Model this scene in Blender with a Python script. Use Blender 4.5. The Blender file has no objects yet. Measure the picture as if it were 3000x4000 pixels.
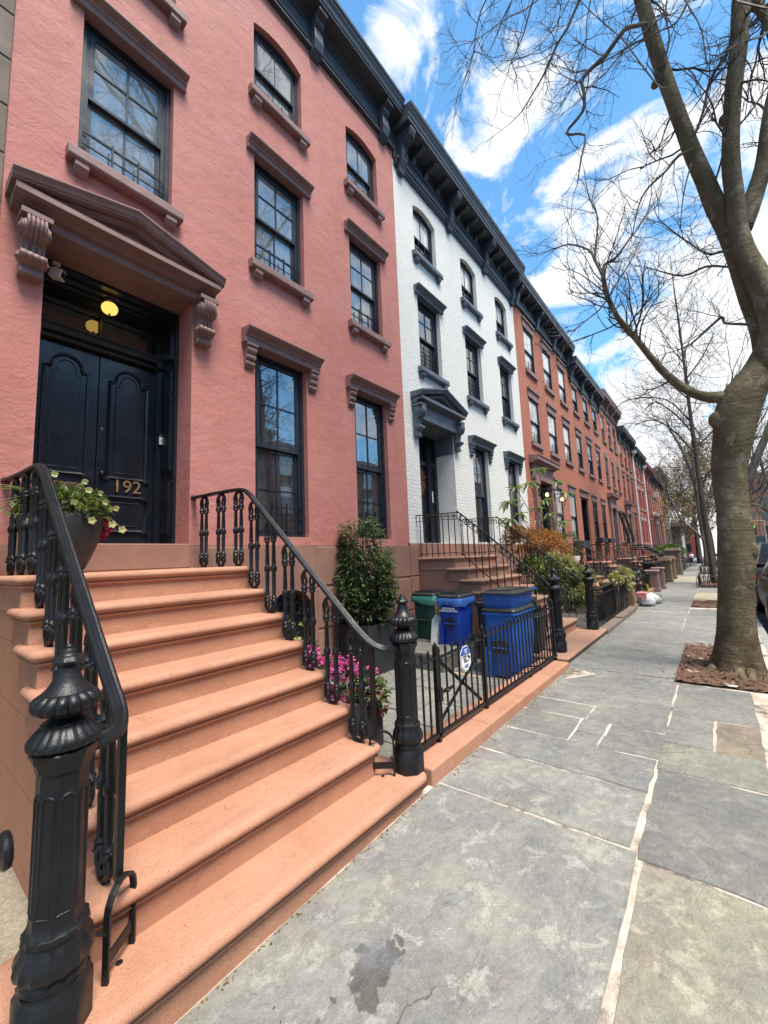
import bpy, math, random
from mathutils import Vector, Matrix
random.seed(7)
PI = math.pi
S = bpy.context.scene
COL = S.collection

# ------------------------------------------------------------------ mesh builder
class MB:
    def __init__(self):
        self.v = []; self.f = []; self.c = None
    def add(self, vs, fs):
        o = len(self.v); self.v += [tuple(p) for p in vs]
        self.f += [tuple(i + o for i in f) for f in fs]
        return self
    def quad(self, a, b, c, d): return self.add([a, b, c, d], [(0, 1, 2, 3)])
    def box(self, x0, y0, z0, x1, y1, z1):
        x0, x1 = min(x0, x1), max(x0, x1); y0, y1 = min(y0, y1), max(y0, y1); z0, z1 = min(z0, z1), max(z0, z1)
        return self.add([(x0,y0,z0),(x1,y0,z0),(x1,y1,z0),(x0,y1,z0),(x0,y0,z1),(x1,y0,z1),(x1,y1,z1),(x0,y1,z1)],
                 [(0,3,2,1),(4,5,6,7),(0,1,5,4),(1,2,6,5),(2,3,7,6),(3,0,4,7)])
    def prism(self, poly, a, b, plane='xz'):
        # poly in the named plane, extruded along the third axis from a to b
        def P(p, t):
            return (p[0], t, p[1]) if plane == 'xz' else ((t, p[0], p[1]) if plane == 'yz' else (p[0], p[1], t))
        n = len(poly)
        vs = [P(p, a) for p in poly] + [P(p, b) for p in poly]
        fs = [(i, (i + 1) % n, n + (i + 1) % n, n + i) for i in range(n)]
        fs += [tuple(range(n - 1, -1, -1)), tuple(range(n, 2 * n))]
        return self.add(vs, fs)
    def sweep(self, prof, pts, cap=True):
        # prof (y, z) swept along a list of (x, dz): mouldings, mitred where the slope changes
        n = len(prof); vs = []; fs = []
        for (x, dz) in pts: vs += [(x, y, z + dz) for (y, z) in prof]
        for k in range(len(pts) - 1):
            for i in range(n):
                j = (i + 1) % n
                fs.append((k*n+i, k*n+j, (k+1)*n+j, (k+1)*n+i))
        if cap: fs += [tuple(range(n - 1, -1, -1)), tuple(range((len(pts)-1)*n, len(pts)*n))]
        return self.add(vs, fs)
    def lathe(self, cx, cy, prof, n=20, rf=None, a0=0.0, cap=True):
        vs = []; fs = []
        for (r, z) in prof:
            for i in range(n):
                a = a0 + 2 * PI * i / n
                rr = r * (rf(a, z) if rf else 1)
                vs.append((cx + rr * math.cos(a), cy + rr * math.sin(a), z))
        for k in range(len(prof) - 1):
            for i in range(n):
                j = (i + 1) % n
                fs.append((k*n+i, k*n+j, (k+1)*n+j, (k+1)*n+i))
        if cap: fs += [tuple(range(n - 1, -1, -1)), tuple(range((len(prof)-1)*n, len(prof)*n))]
        return self.add(vs, fs)
    def tube(self, pts, rad, n=6, cap=True, prof=None):
        pts = [Vector(p) for p in pts]
        if not isinstance(rad, (list, tuple)): rad = [rad] * len(pts)
        m = len(pts); up = None; vs = []; fs = []
        for k in range(m):
            t = (pts[min(k+1, m-1)] - pts[max(k-1, 0)])
            if t.length < 1e-9: t = Vector((0, 0, 1))
            t.normalize()
            if up is None:
                up = Vector((0, 0, 1)) if abs(t.z) < .95 else Vector((0, 1, 0))
            s = t.cross(up)
            if s.length < 1e-6: s = t.orthogonal()
            s.normalize(); u = s.cross(t); u.normalize(); up = u
            for i in range(len(prof) if prof else n):
                if prof: vs.append(pts[k] + s * prof[i][0] * rad[k] + u * prof[i][1] * rad[k])
                else:
                    a = 2 * PI * i / n + (PI / n if n == 4 else 0)
                    vs.append(pts[k] + (s * math.cos(a) + u * math.sin(a)) * rad[k])
        q = len(prof) if prof else n
        for k in range(m - 1):
            for i in range(q):
                j = (i + 1) % q
                fs.append((k*q+i, k*q+j, (k+1)*q+j, (k+1)*q+i))
        if cap: fs += [tuple(range(q - 1, -1, -1)), tuple(range((m-1)*q, m*q))]
        return self.add(vs, fs)
    def bar(self, p, q, w): return self.tube([p, q], w * .7071, 4)
    def ball(self, c, r, n=10, m=7, sz=1.0, jit=0):
        prof = [(r * math.sin(PI * k / m) + 1e-4, c[2] - r * sz * math.cos(PI * k / m)) for k in range(m + 1)]
        return self.lathe(c[0], c[1], prof, n, (lambda a, z: 1 + jit * math.sin(a * 3 + z * 40)) if jit else None)
    def shift(self, d, start=0):
        for i in range(start, len(self.v)): self.v[i] = tuple(self.v[i][k] + d[k] for k in range(3))
        return self
    def xf(self, mat, start=0):
        for i in range(start, len(self.v)): self.v[i] = tuple(mat @ Vector(self.v[i]))
        return self
    def build(self, name, mat, parent=None, smooth=0, bevel=0, tint=None):
        me = bpy.data.meshes.new(name)
        off = Vector((0, 0, 0)); p = parent
        while p is not None: off += p.location; p = p.parent
        self.off = off
        vs = [(a - off.x, b - off.y, c - off.z) for a, b, c in self.v]
        me.from_pydata(vs, [], self.f); me.update()
        if smooth:
            me.polygons.foreach_set('use_smooth', [True] * len(me.polygons))
            if smooth < 3.0: me.set_sharp_from_angle(angle=smooth)
        if tint:
            at = me.attributes.new('tint', 'FLOAT_COLOR', 'FACE')
            for i, t in enumerate(tint): at.data[i].color = (t[0], t[1], t[2], 1)
        me.materials.append(mat)
        o = bpy.data.objects.new(name, me); COL.objects.link(o)
        if parent is not None: o.parent = parent
        if bevel:
            b = o.modifiers.new('edge', 'BEVEL'); b.width = bevel; b.segments = 2; b.limit_method = 'ANGLE'; b.angle_limit = .7
        return o

def tag(o, label=None, cat=None, group=None, kind=None):
    if label: o['label'] = label
    if cat: o['category'] = cat
    if group: o['group'] = group
    if kind: o['kind'] = kind
    return o
def thing(name, loc, label, cat, group=None):
    o = bpy.data.objects.new(name, None); COL.objects.link(o); o.location = loc
    o.empty_display_size = .1
    return tag(o, label, cat, group)
def copy_tree(o, parent=None):
    c = o.copy(); COL.objects.link(c)
    if parent is not None: c.parent = parent
    for ch in list(KIDS.get(o, [])) or [k for k in o.children]: copy_tree(ch, c)
    return c
KIDS = {}
def lerp(a, b, t): return a + (b - a) * t
def interp(tab, x):
    if x <= tab[0][0]: return tab[0][1]
    for (a, u), (b, w) in zip(tab, tab[1:]):
        if x <= b: return lerp(u, w, (x - a) / (b - a))
    return tab[-1][1]
def smooth_path(pts, k=4):
    # Catmull-Rom through the given points
    P = [Vector(p) for p in pts]; out = []
    for i in range(len(P) - 1):
        p0, p1, p2, p3 = P[max(i-1, 0)], P[i], P[i+1], P[min(i+2, len(P)-1)]
        for j in range(k):
            t = j / k
            out.append(.5 * ((2*p1) + (p2-p0)*t + (2*p0-5*p1+4*p2-p3)*t*t + (3*p1-p0-3*p2+p3)*t**3))
    out.append(P[-1]); return out

# ------------------------------------------------------------------ camera (solved from the photograph's vanishing points)
YAW, PIT, ROL, FOC = math.radians(38.666), math.radians(6.533), math.radians(-2.263), 1604.6
cy, sy = math.cos(YAW), math.sin(YAW)
FWD = Vector((cy * math.cos(PIT), sy * math.cos(PIT), math.sin(PIT)))
R0 = Vector((sy, -cy, 0)); U0 = R0.cross(FWD)
RIG = R0 * math.cos(ROL) + U0 * math.sin(ROL); UPV = -R0 * math.sin(ROL) + U0 * math.cos(ROL)
EYE = Vector((0, 0, 1.5))
cam = bpy.data.cameras.new('camera'); camo = bpy.data.objects.new('camera', cam); COL.objects.link(camo)
cam.sensor_fit = 'VERTICAL'; cam.sensor_height = 36; cam.lens = FOC / 4000 * 36
cam.clip_start = .05; cam.clip_end = 2000
mw = Matrix((RIG, UPV, -FWD)).transposed().to_4x4(); mw.translation = EYE
camo.matrix_world = mw
S.camera = camo
def ray(x, y): return RIG * ((x - 1500) / FOC) - UPV * ((y - 2000) / FOC) + FWD
def at(x, y, axis, val):
    # world point seen at photo pixel (x, y) on the plane axis = val
    d = ray(x, y); return EYE + d * ((val - EYE[axis]) / d[axis])

# ------------------------------------------------------------------ materials
def NT(m):
    m.use_nodes = True; t = m.node_tree; t.nodes.clear()
    def n(ty, **kw):
        o = t.nodes.new(ty)
        for k, val in kw.items():
            if k.startswith('i_'): o.inputs[k[2:].replace('_', ' ')].default_value = val
            else: setattr(o, k, val)
        return o
    def l(a, b): t.links.new(a, b)
    return t, n, l
def c4(c): return (c[0], c[1], c[2], 1)
def ramp(n, l, src, lo, hi, a=0.0, b=1.0):
    r = n('ShaderNodeMapRange'); r.inputs['From Min'].default_value = lo; r.inputs['From Max'].default_value = hi
    r.inputs['To Min'].default_value = a; r.inputs['To Max'].default_value = b; r.clamp = True
    l(src, r.inputs['Value']); return r.outputs['Result']
def noise(n, l, vec, sc, det=6, rough=.55, dist=0):
    o = n('ShaderNodeTexNoise'); o.inputs['Scale'].default_value = sc; o.inputs['Detail'].default_value = det
    o.inputs['Roughness'].default_value = rough; o.inputs['Distortion'].default_value = dist
    l(vec, o.inputs['Vector']); return o.outputs['Fac']
def mix(n, l, fac, a, b, mode='MIX'):
    m = n('ShaderNodeMix', data_type='RGBA', blend_type=mode)
    for sock, val in ((0, fac), (6, a), (7, b)):
        if isinstance(val, (int, float)): m.inputs[sock].default_value = val
        elif isinstance(val, (tuple, list)): m.inputs[sock].default_value = c4(val)
        else: l(val, m.inputs[sock])
    return m.outputs[2]
def mixv(n, l, pos, sc, amt):
    nz = n('ShaderNodeTexNoise'); nz.inputs['Scale'].default_value = sc; nz.inputs['Detail'].default_value = 5; l(pos, nz.inputs['Vector'])
    sb = n('ShaderNodeVectorMath', operation='SUBTRACT'); l(nz.outputs['Color'], sb.inputs[0]); sb.inputs[1].default_value = (.5, .5, .5)
    ml = n('ShaderNodeVectorMath', operation='MULTIPLY_ADD'); l(sb.outputs[0], ml.inputs[0]); ml.inputs[1].default_value = (amt * 2, amt * 2, amt * 2 if amt > .3 else 0); l(pos, ml.inputs[2])
    return ml.outputs[0]
def scalev(n, l, vec, s):
    m = n('ShaderNodeMapping'); m.inputs['Scale'].default_value = s; l(vec, m.inputs['Vector']); return m.outputs['Vector']
def fin(t, n, l, col, rough, bumps=(), metal=0, spec=.5, ior=None, coat=0, sub=None, trans=0):
    p = n('ShaderNodeBsdfPrincipled')
    if isinstance(col, (tuple, list)): p.inputs['Base Color'].default_value = c4(col)
    else: l(col, p.inputs['Base Color'])
    if isinstance(rough, (int, float)): p.inputs['Roughness'].default_value = rough
    else: l(rough, p.inputs['Roughness'])
    p.inputs['Metallic'].default_value = metal; p.inputs['Specular IOR Level'].default_value = spec
    if ior: p.inputs['IOR'].default_value = ior
    if coat: p.inputs['Coat Weight'].default_value = coat; p.inputs['Coat Roughness'].default_value = .1
    if trans: p.inputs['Transmission Weight'].default_value = trans
    last = None
    for h, s, d in bumps:
        b = n('ShaderNodeBump'); b.inputs['Strength'].default_value = s; b.inputs['Distance'].default_value = d
        l(h, b.inputs['Height'])
        if last is not None: l(last, b.inputs['Normal'])
        last = b.outputs['Normal']
    if last is not None: l(last, p.inputs['Normal'])
    o = n('ShaderNodeOutputMaterial'); l(p.outputs[0], o.inputs[0]); return p
def MAT(name, c1, c2=None, rough=.6, sc=4, lo=.35, hi=.65, bump=0, bsc=60, bd=.004, bump2=0, bsc2=8, bd2=.02, metal=0, spec=.5, stretch=None, c3=None, sc3=1.2, lo3=.5, hi3=.7, fine=0, coat=0):
    m = bpy.data.materials.new(name); t, n, l = NT(m)
    pos = n('ShaderNodeNewGeometry').outputs['Position']
    if stretch: pos = scalev(n, l, pos, stretch)
    col = c1
    if c2: col = mix(n, l, ramp(n, l, noise(n, l, pos, sc), lo, hi), c1, c2)
    if c3: col = mix(n, l, ramp(n, l, noise(n, l, pos, sc3, 7, .65), lo3, hi3), col, c3)
    if fine:
        f = ramp(n, l, noise(n, l, pos, 260, 3, .7), .3, .7, 1 - fine, 1 + fine)
        col = mix(n, l, 1.0, col, f, 'MULTIPLY')
    b = []
    if bump2: b.append((noise(n, l, pos, bsc2, 5), bump2, bd2))
    if bump: b.append((noise(n, l, pos, bsc, 5), bump, bd))
    rg = rough if not c2 else ramp(n, l, noise(n, l, pos, sc * 1.7), .3, .7, max(0, rough - .08), min(1, rough + .1))
    fin(t, n, l, col, rg, b, metal, spec, coat=coat)
    return m
def BRICK(name, ca, cb, cm, mortar=.009, bw=.205, bh=.068, bump=.6, dirt=None, paint=False):
    m = bpy.data.materials.new(name); t, n, l = NT(m)
    pos = n('ShaderNodeNewGeometry').outputs['Position']
    sp = n('ShaderNodeSeparateXYZ'); l(pos, sp.inputs[0])
    ad = n('ShaderNodeMath', operation='ADD'); l(sp.outputs[0], ad.inputs[0]); l(sp.outputs[1], ad.inputs[1])
    cb_ = n('ShaderNodeCombineXYZ'); l(ad.outputs[0], cb_.inputs[0]); l(sp.outputs[2], cb_.inputs[1])
    vec = cb_.outputs[0]
    if paint:
        # hand-laid courses under paint: wobble the courses a little
        nz = n('ShaderNodeTexNoise'); nz.inputs['Scale'].default_value = 5.0; nz.inputs['Detail'].default_value = 3; l(pos, nz.inputs['Vector'])
        mm = n('ShaderNodeVectorMath', operation='MULTIPLY_ADD'); l(nz.outputs['Color'], mm.inputs[0]); mm.inputs[1].default_value = (.05, .05, 0); l(vec, mm.inputs[2]); vec = mm.outputs[0]
    bt = n('ShaderNodeTexBrick'); bt.offset = .5
    bt.inputs['Scale'].default_value = 1; bt.inputs['Brick Width'].default_value = bw; bt.inputs['Row Height'].default_value = bh
    bt.inputs['Mortar Size'].default_value = mortar; bt.inputs['Mortar Smooth'].default_value = .35; bt.inputs['Bias'].default_value = 0
    bt.inputs['Color1'].default_value = c4(ca); bt.inputs['Color2'].default_value = c4(cb); bt.inputs['Mortar'].default_value = c4(cm)
    l(vec, bt.inputs['Vector'])
    col = mix(n, l, ramp(n, l, noise(n, l, pos, 1.1, 6), .35, .7, 0, .35), bt.outputs['Color'], dirt or tuple(x * .6 for x in ca))
    st = noise(n, l, scalev(n, l, pos, (3.0, 3.0, .35)), 1.3, 5)
    col = mix(n, l, ramp(n, l, st, .55, .8, 0, .3), col, tuple(x * .45 for x in ca) if not paint else (.60, .60, .57))
    inv = n('ShaderNodeMath', operation='SUBTRACT'); inv.inputs[0].default_value = 1; l(bt.outputs['Fac'], inv.inputs[1])
    fin(t, n, l, col, .8, [(inv.outputs[0], bump, .006), (noise(n, l, pos, 45, 5), .5 if paint else .3, .008), (noise(n, l, pos, 9, 4), .35 if paint else .1, .02)], spec=.3)
    return m
def PLASTER(name):
    m = bpy.data.materials.new(name); t, n, l = NT(m)
    pos = n('ShaderNodeNewGeometry').outputs['Position']
    a = noise(n, l, pos, 1.1, 8, .6)
    col = mix(n, l, ramp(n, l, a, .3, .72), (.490, .200, .168), (.425, .155, .124))
    col = mix(n, l, ramp(n, l, noise(n, l, scalev(n, l, pos, (2.6, 2.6, .35)), 1.7, 7, .68), .52, .74, 0, .55), col, (.36, .135, .108))
    col = mix(n, l, ramp(n, l, noise(n, l, pos, .7, 7, .65), .50, .72, 0, .55), col, (.55, .255, .24))
    col = mix(n, l, ramp(n, l, noise(n, l, pos, 300, 2, .8), .25, .75, .0, .22), col, (.36, .13, .11))
    tr = n('ShaderNodeTexNoise'); tr.inputs['Scale'].default_value = 4.5; tr.inputs['Detail'].default_value = 9; tr.inputs['Roughness'].default_value = .66; tr.inputs['Distortion'].default_value = .35
    l(scalev(n, l, pos, (1.0, 1.0, 1.35)), tr.inputs['Vector'])
    rd = n('ShaderNodeTexNoise', noise_type='RIDGED_MULTIFRACTAL'); rd.inputs['Scale'].default_value = 1.7; rd.inputs['Detail'].default_value = 4; rd.inputs['Distortion'].default_value = .8
    l(pos, rd.inputs['Vector'])
    cr = n('ShaderNodeTexVoronoi', feature='DISTANCE_TO_EDGE'); cr.inputs['Scale'].default_value = .55; l(mixv(n, l, scalev(n, l, pos, (1, 1, .6)), 2.5, .45), cr.inputs['Vector'])
    cm_ = n('ShaderNodeMath', operation='MULTIPLY'); l(ramp(n, l, cr.outputs['Distance'], .0, .0035, .5, 0), cm_.inputs[0]); l(ramp(n, l, noise(n, l, pos, .8, 3), .52, .60), cm_.inputs[1])
    col = mix(n, l, cm_.outputs[0], col, (.20, .075, .06))
    fin(t, n, l, col, .72, [(tr.outputs['Fac'], .50, .03), (rd.outputs['Fac'], .08, .010), (noise(n, l, pos, 38, 7, .72), .45, .008), (noise(n, l, pos, 220, 3, .7), .3, .002)], spec=.35)
    return m
def GLASS(name, base=(.018, .022, .028), ior=2.1, rough=.015, wave=.02, c2=None):
    m = bpy.data.materials.new(name); t, n, l = NT(m)
    pos = n('ShaderNodeNewGeometry').outputs['Position']
    col = base
    if c2: col = mix(n, l, ramp(n, l, noise(n, l, scalev(n, l, pos, (9, 9, .6)), 1, 3), .4, .6), base, c2)
    fin(t, n, l, col, rough, [(noise(n, l, pos, 2.3, 2), wave, .05)], spec=.5, ior=ior)
    return m
def EMIT(name, c, s):
    m = bpy.data.materials.new(name); t, n, l = NT(m)
    e = n('ShaderNodeEmission'); e.inputs[0].default_value = c4(c); e.inputs[1].default_value = s
    o = n('ShaderNodeOutputMaterial'); l(e.outputs[0], o.inputs[0]); return m

M = {}
M['plaster'] = PLASTER('pink_plaster')
M['brown_trim'] = MAT('brownstone_trim', (.250, .150, .138), (.200, .115, .104), .62, 6, bump=.25, bsc=120, bd=.002, fine=.10)
M['brown_base'] = MAT('brownstone_base', (.300, .160, .118), (.235, .122, .092), .75, 2.2, bump=.3, bsc=90, bd=.003, fine=.12, c3=(.19, .105, .085), lo3=.55, hi3=.8)
M['old_brown'] = MAT('weathered_brownstone', (.190, .150, .120), (.140, .105, .085), .85, 3, bump=.35, bsc=60, bd=.004, fine=.15)
def STOOP(name, a, b, d):
    m = bpy.data.materials.new(name); t, n, l = NT(m)
    pos = n('ShaderNodeNewGeometry').outputs['Position']
    col = mix(n, l, ramp(n, l, noise(n, l, pos, 2.3, 7), .35, .68), a, b)
    col = mix(n, l, ramp(n, l, noise(n, l, scalev(n, l, pos, (.5, 2, 1)), 5, 6), .55, .8, 0, .55), col, d)
    col = mix(n, l, 1.0, col, ramp(n, l, noise(n, l, pos, 240, 4, .8), .30, .70, .62, 1.36), 'MULTIPLY')
    col = mix(n, l, ramp(n, l, noise(n, l, pos, 11, 8, .7), .52, .72, 0, .42), col, (.27, .135, .09))
    col = mix(n, l, ramp(n, l, noise(n, l, scalev(n, l, pos, (.5, 3, 2)), 9, 7, .7), .60, .72, 0, .5), col, (.60, .36, .25))
    sp = ramp(n, l, noise(n, l, pos, 75, 2, .5), .71, .76)
    col = mix(n, l, sp, col, (.10, .055, .035))
    fin(t, n, l, col, .8, [(noise(n, l, pos, 7, 4), .12, .02), (noise(n, l, pos, 260, 4, .7), .5, .0022)], spec=.25)
    return m
M['stoop'] = STOOP('sandstone_steps', (.455, .240, .158), (.385, .192, .122), (.275, .135, .090))
M['stoop_pale'] = STOOP('brown_steps', (.40, .235, .165), (.33, .185, .13), (.24, .14, .10))
M['iron'] = MAT('black_iron_paint', (.0045, .0053, .0070), (.0075, .0085, .0105), .42, 9, bump=.5, bsc=85, bd=.003, bump2=.15, bsc2=20, bd2=.006, c3=(.020, .016, .0135), sc3=14, lo3=.62, hi3=.76, spec=.42)
M['iron_rust'] = MAT('rusty_iron_paint', (.022, .017, .016), (.040, .022, .016), .5, 25, bump=.3, bsc=90, bd=.002)
M['navy'] = MAT('dark_navy_paint', (.0105, .0135, .021), (.0085, .0105, .0165), .30, 3, bump=.12, bsc=30, bd=.002, coat=.2)
M['navy_frame'] = MAT('dark_window_paint', (.020, .026, .038), (.014, .018, .027), .36, 4, bump=.1, bsc=50, bd=.001)
M['slate'] = MAT('slate_blue_paint', (.046, .057, .076), (.034, .043, .058), .5, 3, bump=.2, bsc=80, bd=.002, fine=.08)
M['slate_trim'] = MAT('grey_blue_trim_paint', (.105, .130, .165), (.075, .095, .125), .5, 5, bump=.15, bsc=90, bd=.002)
M['white_brick'] = BRICK('white_painted_brick', (.71, .70, .66), (.67, .66, .62), (.61, .60, .565), mortar=.007, bw=.215, bh=.072, bump=.75, dirt=(.66, .66, .62), paint=True)
M['orange_brick'] = BRICK('orange_brick', (.42, .105, .055), (.33, .078, .040), (.44, .25, .18), mortar=.013, bump=.9)
M['red_brick'] = BRICK('red_brick', (.36, .075, .05), (.29, .06, .042), (.27, .13, .11))
M['pale_brick'] = BRICK('pale_orange_brick', (.46, .19, .10), (.40, .15, .08), (.35, .24, .18))
M['rose_wall'] = MAT('dull_rose_paint', (.34, .095, .075), (.28, .075, .06), .75, 3, bump=.3, bsc=40)
M['glass'] = GLASS('window_glass', ior=3.1, c2=(.05, .058, .065))
M['glass_sky_white'] = GLASS('window_glass_sky_white', (.62, .62, .60), 3.0, .02, .02, (.36, .37, .37))  # white sky reflection painted into the pane colour, no curtain behind
M['glass_car'] = GLASS('car_glass', (.012, .013, .015), 1.5, .03, .0)
M['glass_pale'] = GLASS('window_glass_grey_reflection', (.13, .145, .15), 2.7, .02, .02, (.20, .215, .22))  # pale grey reflection is part of the base colour, nothing hangs behind
M['glass_dark'] = GLASS('dark_screened_glass', (.022, .023, .026), 1.8, .10, .02)
M['white_paint'] = MAT('white_paint', (.75, .75, .73), (.66, .66, .64), .5, 5)
M['brass'] = MAT('brass', (.62, .40, .20), (.5, .31, .15), .38, 20, metal=.75)
M['bronze'] = MAT('tarnished_brass', (.22, .14, .09), (.15, .1, .07), .45, 40, metal=.8)
M['grey_plastic'] = MAT('pale_grey_plastic', (.72, .69, .62), (.64, .61, .55), .45, 10)
M['black_plastic'] = MAT('black_plastic', (.018, .019, .021), (.03, .031, .033), .42, 15, bump=.2, bsc=200, bd=.001)
M['pot_black'] = MAT('charcoal_pot', (.026, .027, .031), (.018, .019, .022), .55, 12, bump=.2, bsc=100, bd=.002)
M['lamp'] = EMIT('lit_lamp_glass', (1.0, .64, .14), .62)
M['bulb'] = EMIT('lit_bulb', (1.0, .62, .22), 2.2)
M['asphalt'] = MAT('asphalt', (.055, .055, .056), (.040, .040, .042), .85, 12, bump=.5, bsc=180, bd=.004, c3=(.075, .074, .072), lo3=.5, hi3=.75)
M['kerbstone'] = MAT('kerb_granite', (.30, .29, .27), (.22, .215, .20), .8, 9, bump=.3, bsc=80)
M['concrete'] = MAT('concrete', (.36, .34, .30), (.28, .265, .235), .85, 4, bump=.4, bsc=120, bd=.003, fine=.15, c3=(.22, .21, .19), lo3=.55, hi3=.75)
M['pebble_concrete'] = MAT('pebbly_concrete', (.34, .29, .22), (.22, .19, .145), .9, 55, bump=.8, bsc=110, bd=.006, fine=.2)
M['mortar'] = MAT('pale_mortar', (.58, .52, .44), (.40, .33, .26), .9, 9, bump=.8, bsc=60, bd=.012, c3=(.15, .12, .095), sc3=2.2, lo3=.52, hi3=.60)
M['pink_mortar'] = MAT('tan_mortar', (.55, .42, .30), (.45, .34, .25), .9, 8, bump=.5, bsc=70, bd=.008)
M['mulch'] = MAT('bark_mulch', (.20, .105, .062), (.085, .046, .03), .95, 38, bump=1, bsc=45, bd=.03)
M['papers'] = MAT('paper_edges', (.72, .70, .66), (.60, .58, .55), .8, 30, stretch=(1, 1, 30))
SPILL = []
for px, py, pr in ((1442, 3780, 62), (1490, 3745, 50), (1522, 3716, 34), (1400, 3800, 40), (1420, 3840, 42), (1432, 3890, 44), (1303, 3878, 22), (1285, 3895, 18), (1243, 3962, 22), (1557, 3662, 16), (1410, 3700, 20), (1500, 3690, 20), (1470, 3930, 12)):
    p = at(px, py, 2, -.02); SPILL.append((p.x, p.y, pr * (p - EYE).dot(FWD) / FOC * 1.15))
def FLAG():
    m = bpy.data.materials.new('bluestone_flags'); t, n, l = NT(m)
    pos = n('ShaderNodeNewGeometry').outputs['Position']
    at_ = n('ShaderNodeAttribute', attribute_name='tint')
    col = mix(n, l, ramp(n, l, noise(n, l, pos, 1.6, 8, .62), .34, .66), (.248, .243, .210), (.165, .164, .148))
    col = mix(n, l, ramp(n, l, noise(n, l, pos, 1.0, 6, .6, .4), .48, .70, 0, .75), col, (.150, .160, .158))
    col = mix(n, l, ramp(n, l, noise(n, l, scalev(n, l, pos, (1.3, 1, 1)), 2.1, 6, .6), .52, .72, 0, .7), col, (.190, .168, .146))
    # pale worn patches with crisp ragged edges
    p1 = ramp(n, l, noise(n, l, pos, 6.5, 11, .68, .6), .545, .59)
    near = n('ShaderNodeVectorMath', operation='DISTANCE'); l(pos, near.inputs[0]); near.inputs[1].default_value = (1.75, .75, 0)
    nm = ramp(n, l, near.outputs['Value'], .35, 2.0, .72, .25)
    pm = n('ShaderNodeMath', operation='MULTIPLY'); l(p1, pm.inputs[0]); l(nm, pm.inputs[1])
    col = mix(n, l, pm.outputs[0], col, (.315, .308, .268))
    # small dark spots
    vo = n('ShaderNodeTexVoronoi'); vo.inputs['Scale'].default_value = 7.0; vo.inputs['Randomness'].default_value = 1; l(mixv(n, l, pos, 9, .03), vo.inputs['Vector'])
    ds = ramp(n, l, vo.outputs['Distance'], .10, .13, .55, 0)
    dm = n('ShaderNodeMath', operation='MULTIPLY'); l(ds, dm.inputs[0]); l(ramp(n, l, noise(n, l, pos, 1.3, 3), .5, .62), dm.inputs[1])
    col = mix(n, l, dm.outputs[0], col, (.125, .122, .115))
    # one dark splash of spilt liquid
    d1 = None
    for (cx_, cy_, r_) in SPILL:
        dd = n('ShaderNodeVectorMath', operation='DISTANCE'); l(mixv(n, l, pos, 22, .06), dd.inputs[0]); dd.inputs[1].default_value = (cx_, cy_, -.02)
        r = ramp(n, l, dd.outputs['Value'], r_ * .92, r_ * 1.12, 1, 0)
        if d1 is None: d1 = r
        else:
            mx = n('ShaderNodeMath', operation='MAXIMUM'); l(d1, mx.inputs[0]); l(r, mx.inputs[1]); d1 = mx.outputs[0]
    sm = n('ShaderNodeMath', operation='MULTIPLY'); l(d1, sm.inputs[0]); sm.inputs[1].default_value = .78
    col = mix(n, l, sm.outputs[0], col, (.060, .058, .054))
    col = mix(n, l, ramp(n, l, noise(n, l, pos, 4.2, 7, .65), .50, .66, 0, .5), col, (.150, .135, .148))
    col = mix(n, l, ramp(n, l, noise(n, l, pos, 2.7, 9, .7, .5), .55, .60, 0, .32), col, (.115, .135, .145))
    col = mix(n, l, 1.0, col, ramp(n, l, noise(n, l, pos, 150, 5, .8), .28, .72, .66, 1.34), 'MULTIPLY')
    col = mix(n, l, 1.0, col, ramp(n, l, noise(n, l, pos, 17, 8, .7), .3, .7, .80, 1.22), 'MULTIPLY')
    cr = n('ShaderNodeTexVoronoi', feature='DISTANCE_TO_EDGE'); cr.inputs['Scale'].default_value = .85; l(mixv(n, l, pos, 3, .25), cr.inputs['Vector'])
    cm_ = n('ShaderNodeMath', operation='MULTIPLY'); l(ramp(n, l, cr.outputs['Distance'], .0, .006, .75, 0), cm_.inputs[0]); l(ramp(n, l, noise(n, l, pos, .9, 3), .50, .56), cm_.inputs[1])
    col = mix(n, l, cm_.outputs[0], col, (.05, .047, .042))
    col = mix(n, l, 1.0, col, at_.outputs['Color'], 'MULTIPLY')
    lay = noise(n, l, scalev(n, l, pos, (1, 1.6, 1)), 3.2, 8, .62, .9)
    fin(t, n, l, col, ramp(n, l, noise(n, l, pos, 6, 5), .3, .7, .58, .82), [(lay, .75, .03), (noise(n, l, pos, 55, 6, .75), .6, .006), (noise(n, l, pos, 230, 3, .7), .35, .0015)], spec=.35)
    return m
M['flag'] = FLAG()
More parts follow.
